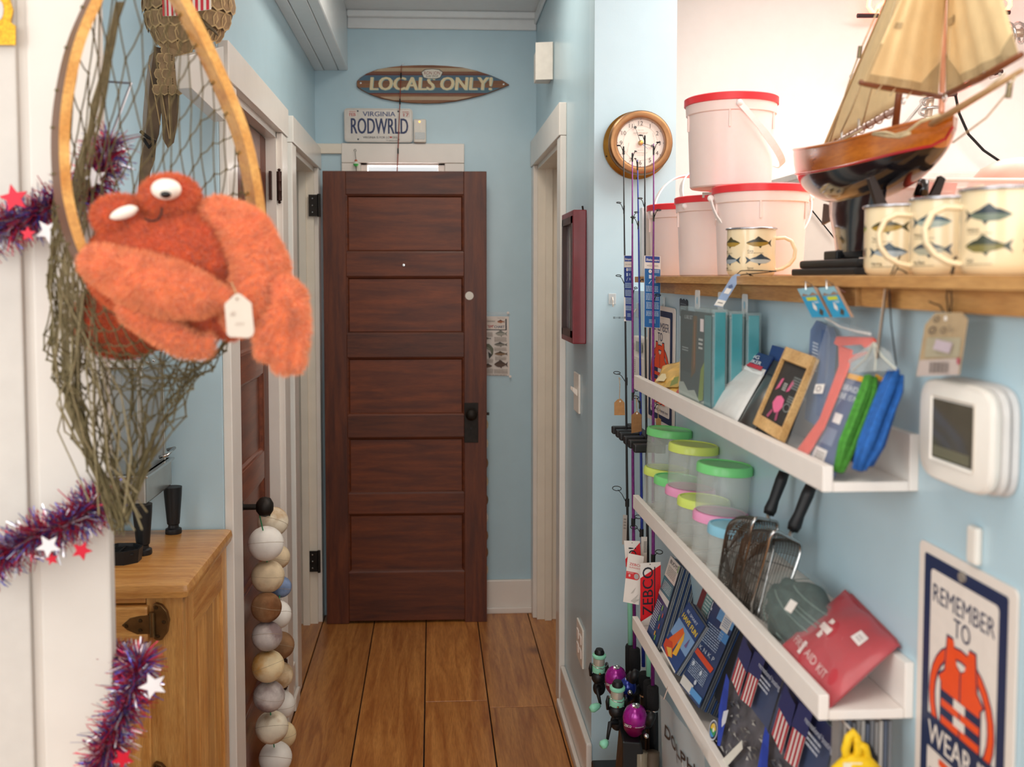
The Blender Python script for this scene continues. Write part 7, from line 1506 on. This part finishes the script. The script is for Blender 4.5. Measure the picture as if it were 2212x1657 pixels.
def magazine(label, bl, br, tl, xb, xt_, n=3):
    f = ledge_face(bl, br, tl, xb, xt_); t = thing('magazine', label, 'magazine', f.pt(.5, 0))
    f.slab(.0025).build('cover', mat('#5e5b60', .35, var=.5, sc=26, coat=.3), t)
    it = [('r', '#4c5674', 0, .56, 1, 1), ('r', '#34375c', 0, .86, 1, 1)]
    rn = random.Random(5)
    for k in range(90): u, v = rn.uniform(.02, .98), rn.uniform(.02, .5); it.append(('p', ('#8d8a86', '#6a6763', '#57585e', '#b9b4ae')[k % 4], [(u, v), (u + rn.uniform(.02, .12), v + rn.uniform(-.01, .03)), (u + rn.uniform(0, .08), v + rn.uniform(.01, .04))]))
    def usflag(u0, v0, w_, h_, lean):
        o = [('p', '#efe3dc', [(u0, v0), (u0 + w_, v0 + lean), (u0 + w_, v0 + h_ + lean), (u0, v0 + h_)])]
        for k in range(4): a = u0 + w_ * (k * 2 + .1) / 7.2; b = a + w_ / 7.2; o.append(('p', '#bd2f3c', [(a, v0 + lean * (a - u0) / w_), (b, v0 + lean * (b - u0) / w_), (b, v0 + h_ + lean * (b - u0) / w_), (a, v0 + h_ + lean * (a - u0) / w_)]))
        o.append(('p', '#34376a', [(u0 - w_ * .1, v0 + h_ * .75), (u0 + w_ * 1.1, v0 + h_ * .75 + lean), (u0 + w_ * 1.05, v0 + h_ * 1.35 + lean), (u0, v0 + h_ * 1.35)])); return o
    it += usflag(.16, .60, .25, .27, -.04) + usflag(.47, .56, .24, .30, .03)
    it += [('p', '#2d48b0', [(.03, .6), (.14, .58), (.32, .3), (.36, .12), (.3, .1), (.1, .32)]), ('p', '#2740a0', [(.05, .5), (.2, .5), (.3, .3), (.28, .2)]), ('p', '#dcdce4', [(.22, .35), (.31, .4), (.33, .3), (.28, .24), (.24, .28)]), ('p', '#e2dccf', [(.42, -.0), (.55, .0), (.8, .3), (.74, .34)]), ('r', '#d9d4cc', .3, .02, .42, .05)]
    it += [('e', '#20264a', .13, .15, .1, .075), ('ring', '#d7d9e0', .13, .15, .1, .075, .12), ('e', '#3b9a5a', .13, .15, .065, .05), ('e', '#3f8fcf', .125, .14, .06, .045, 200, 330), ('e', '#e9c23c', .13, .15, .065, .05, 20, 190), ('e', '#f6efdc', .14, .155, .022, .017), ('p', '#f3ead2', [(.09, .2), (.095, .2), (.14, .16)]), ('p', '#f3ead2', [(.12, .21), (.127, .21), (.14, .16)]), ('p', '#f3ead2', [(.155, .207), (.16, .205), (.14, .16)])]
    it += [('t', '#d9dbe6', 'recreational boating', .9, .9, .04, .5, {'rot': 0}), ('lines', '#c9ccd8', .75, .78, .98, .88, 3)]
    f.prints(it, t, rough=.3)
    for k in range(1, n): Face(f.pt(0, 0) - f.n * (.0032 * k) + f.vy * -.004 * (k % 2), f.ux, f.vy).slab(.0024).build('issue', mat(('#30323e', '#8a8a8c')[k % 2], .5), t)
    return t
m0 = PX(1535, 1583, .4895); wY = .205
def corner(base, dy): return V((base.x, base.y - dy, base.z))
def magz(label, b0, tl0):
    global ledge_face
    keep = ledge_face; ledge_face = lambda *_: face3(b0, corner(b0, wY), tl0); r = magazine(label, 0, 0, 0, 0, 0); ledge_face = keep; return r
m0.z = B3 + .001
magz('left flag-cover boating guide on the lowest ledge', m0, PX(1610, 1362, .572))
m1_ = V((m0.x - .001, m0.y - wY - .012, B3 + .001)); magz('right flag-cover boating guide on the lowest ledge, under the first aid kit', m1_, V((.572, m1_.y + .075, PX(1610, 1362, .572).z)))
t = thing('magazine_stack', 'row of upright magazines under right end of the middle ledge, page edges showing', 'magazines', (.56, 1.28, B3)); rn = random.Random(8)
for k in range(12): x = .508 + k * .0058; MB().hexa([V((x + a * .0042 + (.0 if z_ < 1 else .006), y, z_)) for z_ in (B3 + .0005, .995 - rn.uniform(0, .006)) for a, y in ((0, 1.212), (1, 1.212), (1, 1.235), (0, 1.235))]).build('magazine', mat(('#8f8c8a', '#b5b0aa', '#5c6474', '#77787c')[k % 4], .5, var=.1), t)
# yellow cord float keyring
Yk = 1.165; K_ = lambda x, y, d=0: PY(x, y, Yk - d); t = thing('yellow_lanyard', 'yellow looped cord on a black card below the first aid kit', 'lanyard', K_(1850, 1657))
f = face3(K_(1805, 1700, -.012), K_(1895, 1700, -.012), K_(1815, 1592, -.012)); MB().prism([f.pt(u, v) for u, v in ((0, 0), (1, 0), (.95, .6), (.75, .85), (.4, .95), (.1, .6))], -f.n * .002).build('card', mat('#161616', .5), t)
YEL = mat('#e8bd12', .6, var=.1, sc=90, bump=.3)
for pts in ([(1832, 1650), (1826, 1620), (1834, 1592), (1843, 1582), (1850, 1592), (1853, 1620), (1845, 1648)], [(1850, 1606), (1868, 1614), (1874, 1640), (1878, 1670)], [(1848, 1592), (1856, 1610), (1852, 1640)]): MB().tube([K_(*q) for q in pts], .0052, 10).build('cord', YEL, t, smooth=True)
MB().tube([K_(1800, 1668), K_(1835, 1648), K_(1870, 1650), K_(1900, 1668)], [.006, .012, .012, .006], 12).build('float_body', YEL, t, smooth=True); f2 = face3(K_(1822, 1662, .011), K_(1862, 1662, .011), K_(1822, 1648, .011)); f2.slab(.0006).build('label', mat('#efe6c8', .5), t)
MB().tube([K_(1843, 1583), V((K_(1843, 1583).x, 1.2, LT[1] - .034))], .0016, 6).build('hanging_wire', STEEL, t)
# clear bag with lettering hanging from the lowest ledge
XD = .466; P = lambda x, y: PX(x, y, XD); t = thing('clear_bag', 'clear bag lettered DOLPHIN hanging under left end of the lowest ledge', 'bag', P(1480, 1690))
f = face3(P(1432, 1690), P(1530, 1850), P(1426, 1500)); mb = MB(); mb.grid(lambda u, v: f.pt(u, v, .004 * math.sin(9 * u) * math.sin(5 * v + 2 * u)), 16, 16); mb.build('film', clear('#cfd2d2', .42, .15), t, smooth=True)
ff2 = Face(f.o, f.ux, f.vy, fn=lambda u, v, o: f.pt(u, v, .004 * math.sin(9 * u) * math.sin(5 * v + 2 * u) + .002 + o)); ff2.prints([('t', '#2c211e', 'DOLPHIN', .56, .60, .12, .9, {'bold': .07}), ('r', '#2c211e', .42, .5, .435, .6)], t)
mb = MB(); rn = random.Random(12)
for k in range(10): u = .55 + .35 * rn.random(); mb.tube([f.pt(u + .05 * math.sin(j * 2 + k), .58 - j * .06, .001) for j in range(10)], .0009, 4)
mb.build('white_netting', mat('#e9e4da', .7), t, kind='stuff'); MB().tube([f.pt(.1, 1.0, 0), V((.475, f.pt(.1, 1).y, LT[2] - .02))], .0015, 6).build('hanging_wire', STEEL, t)
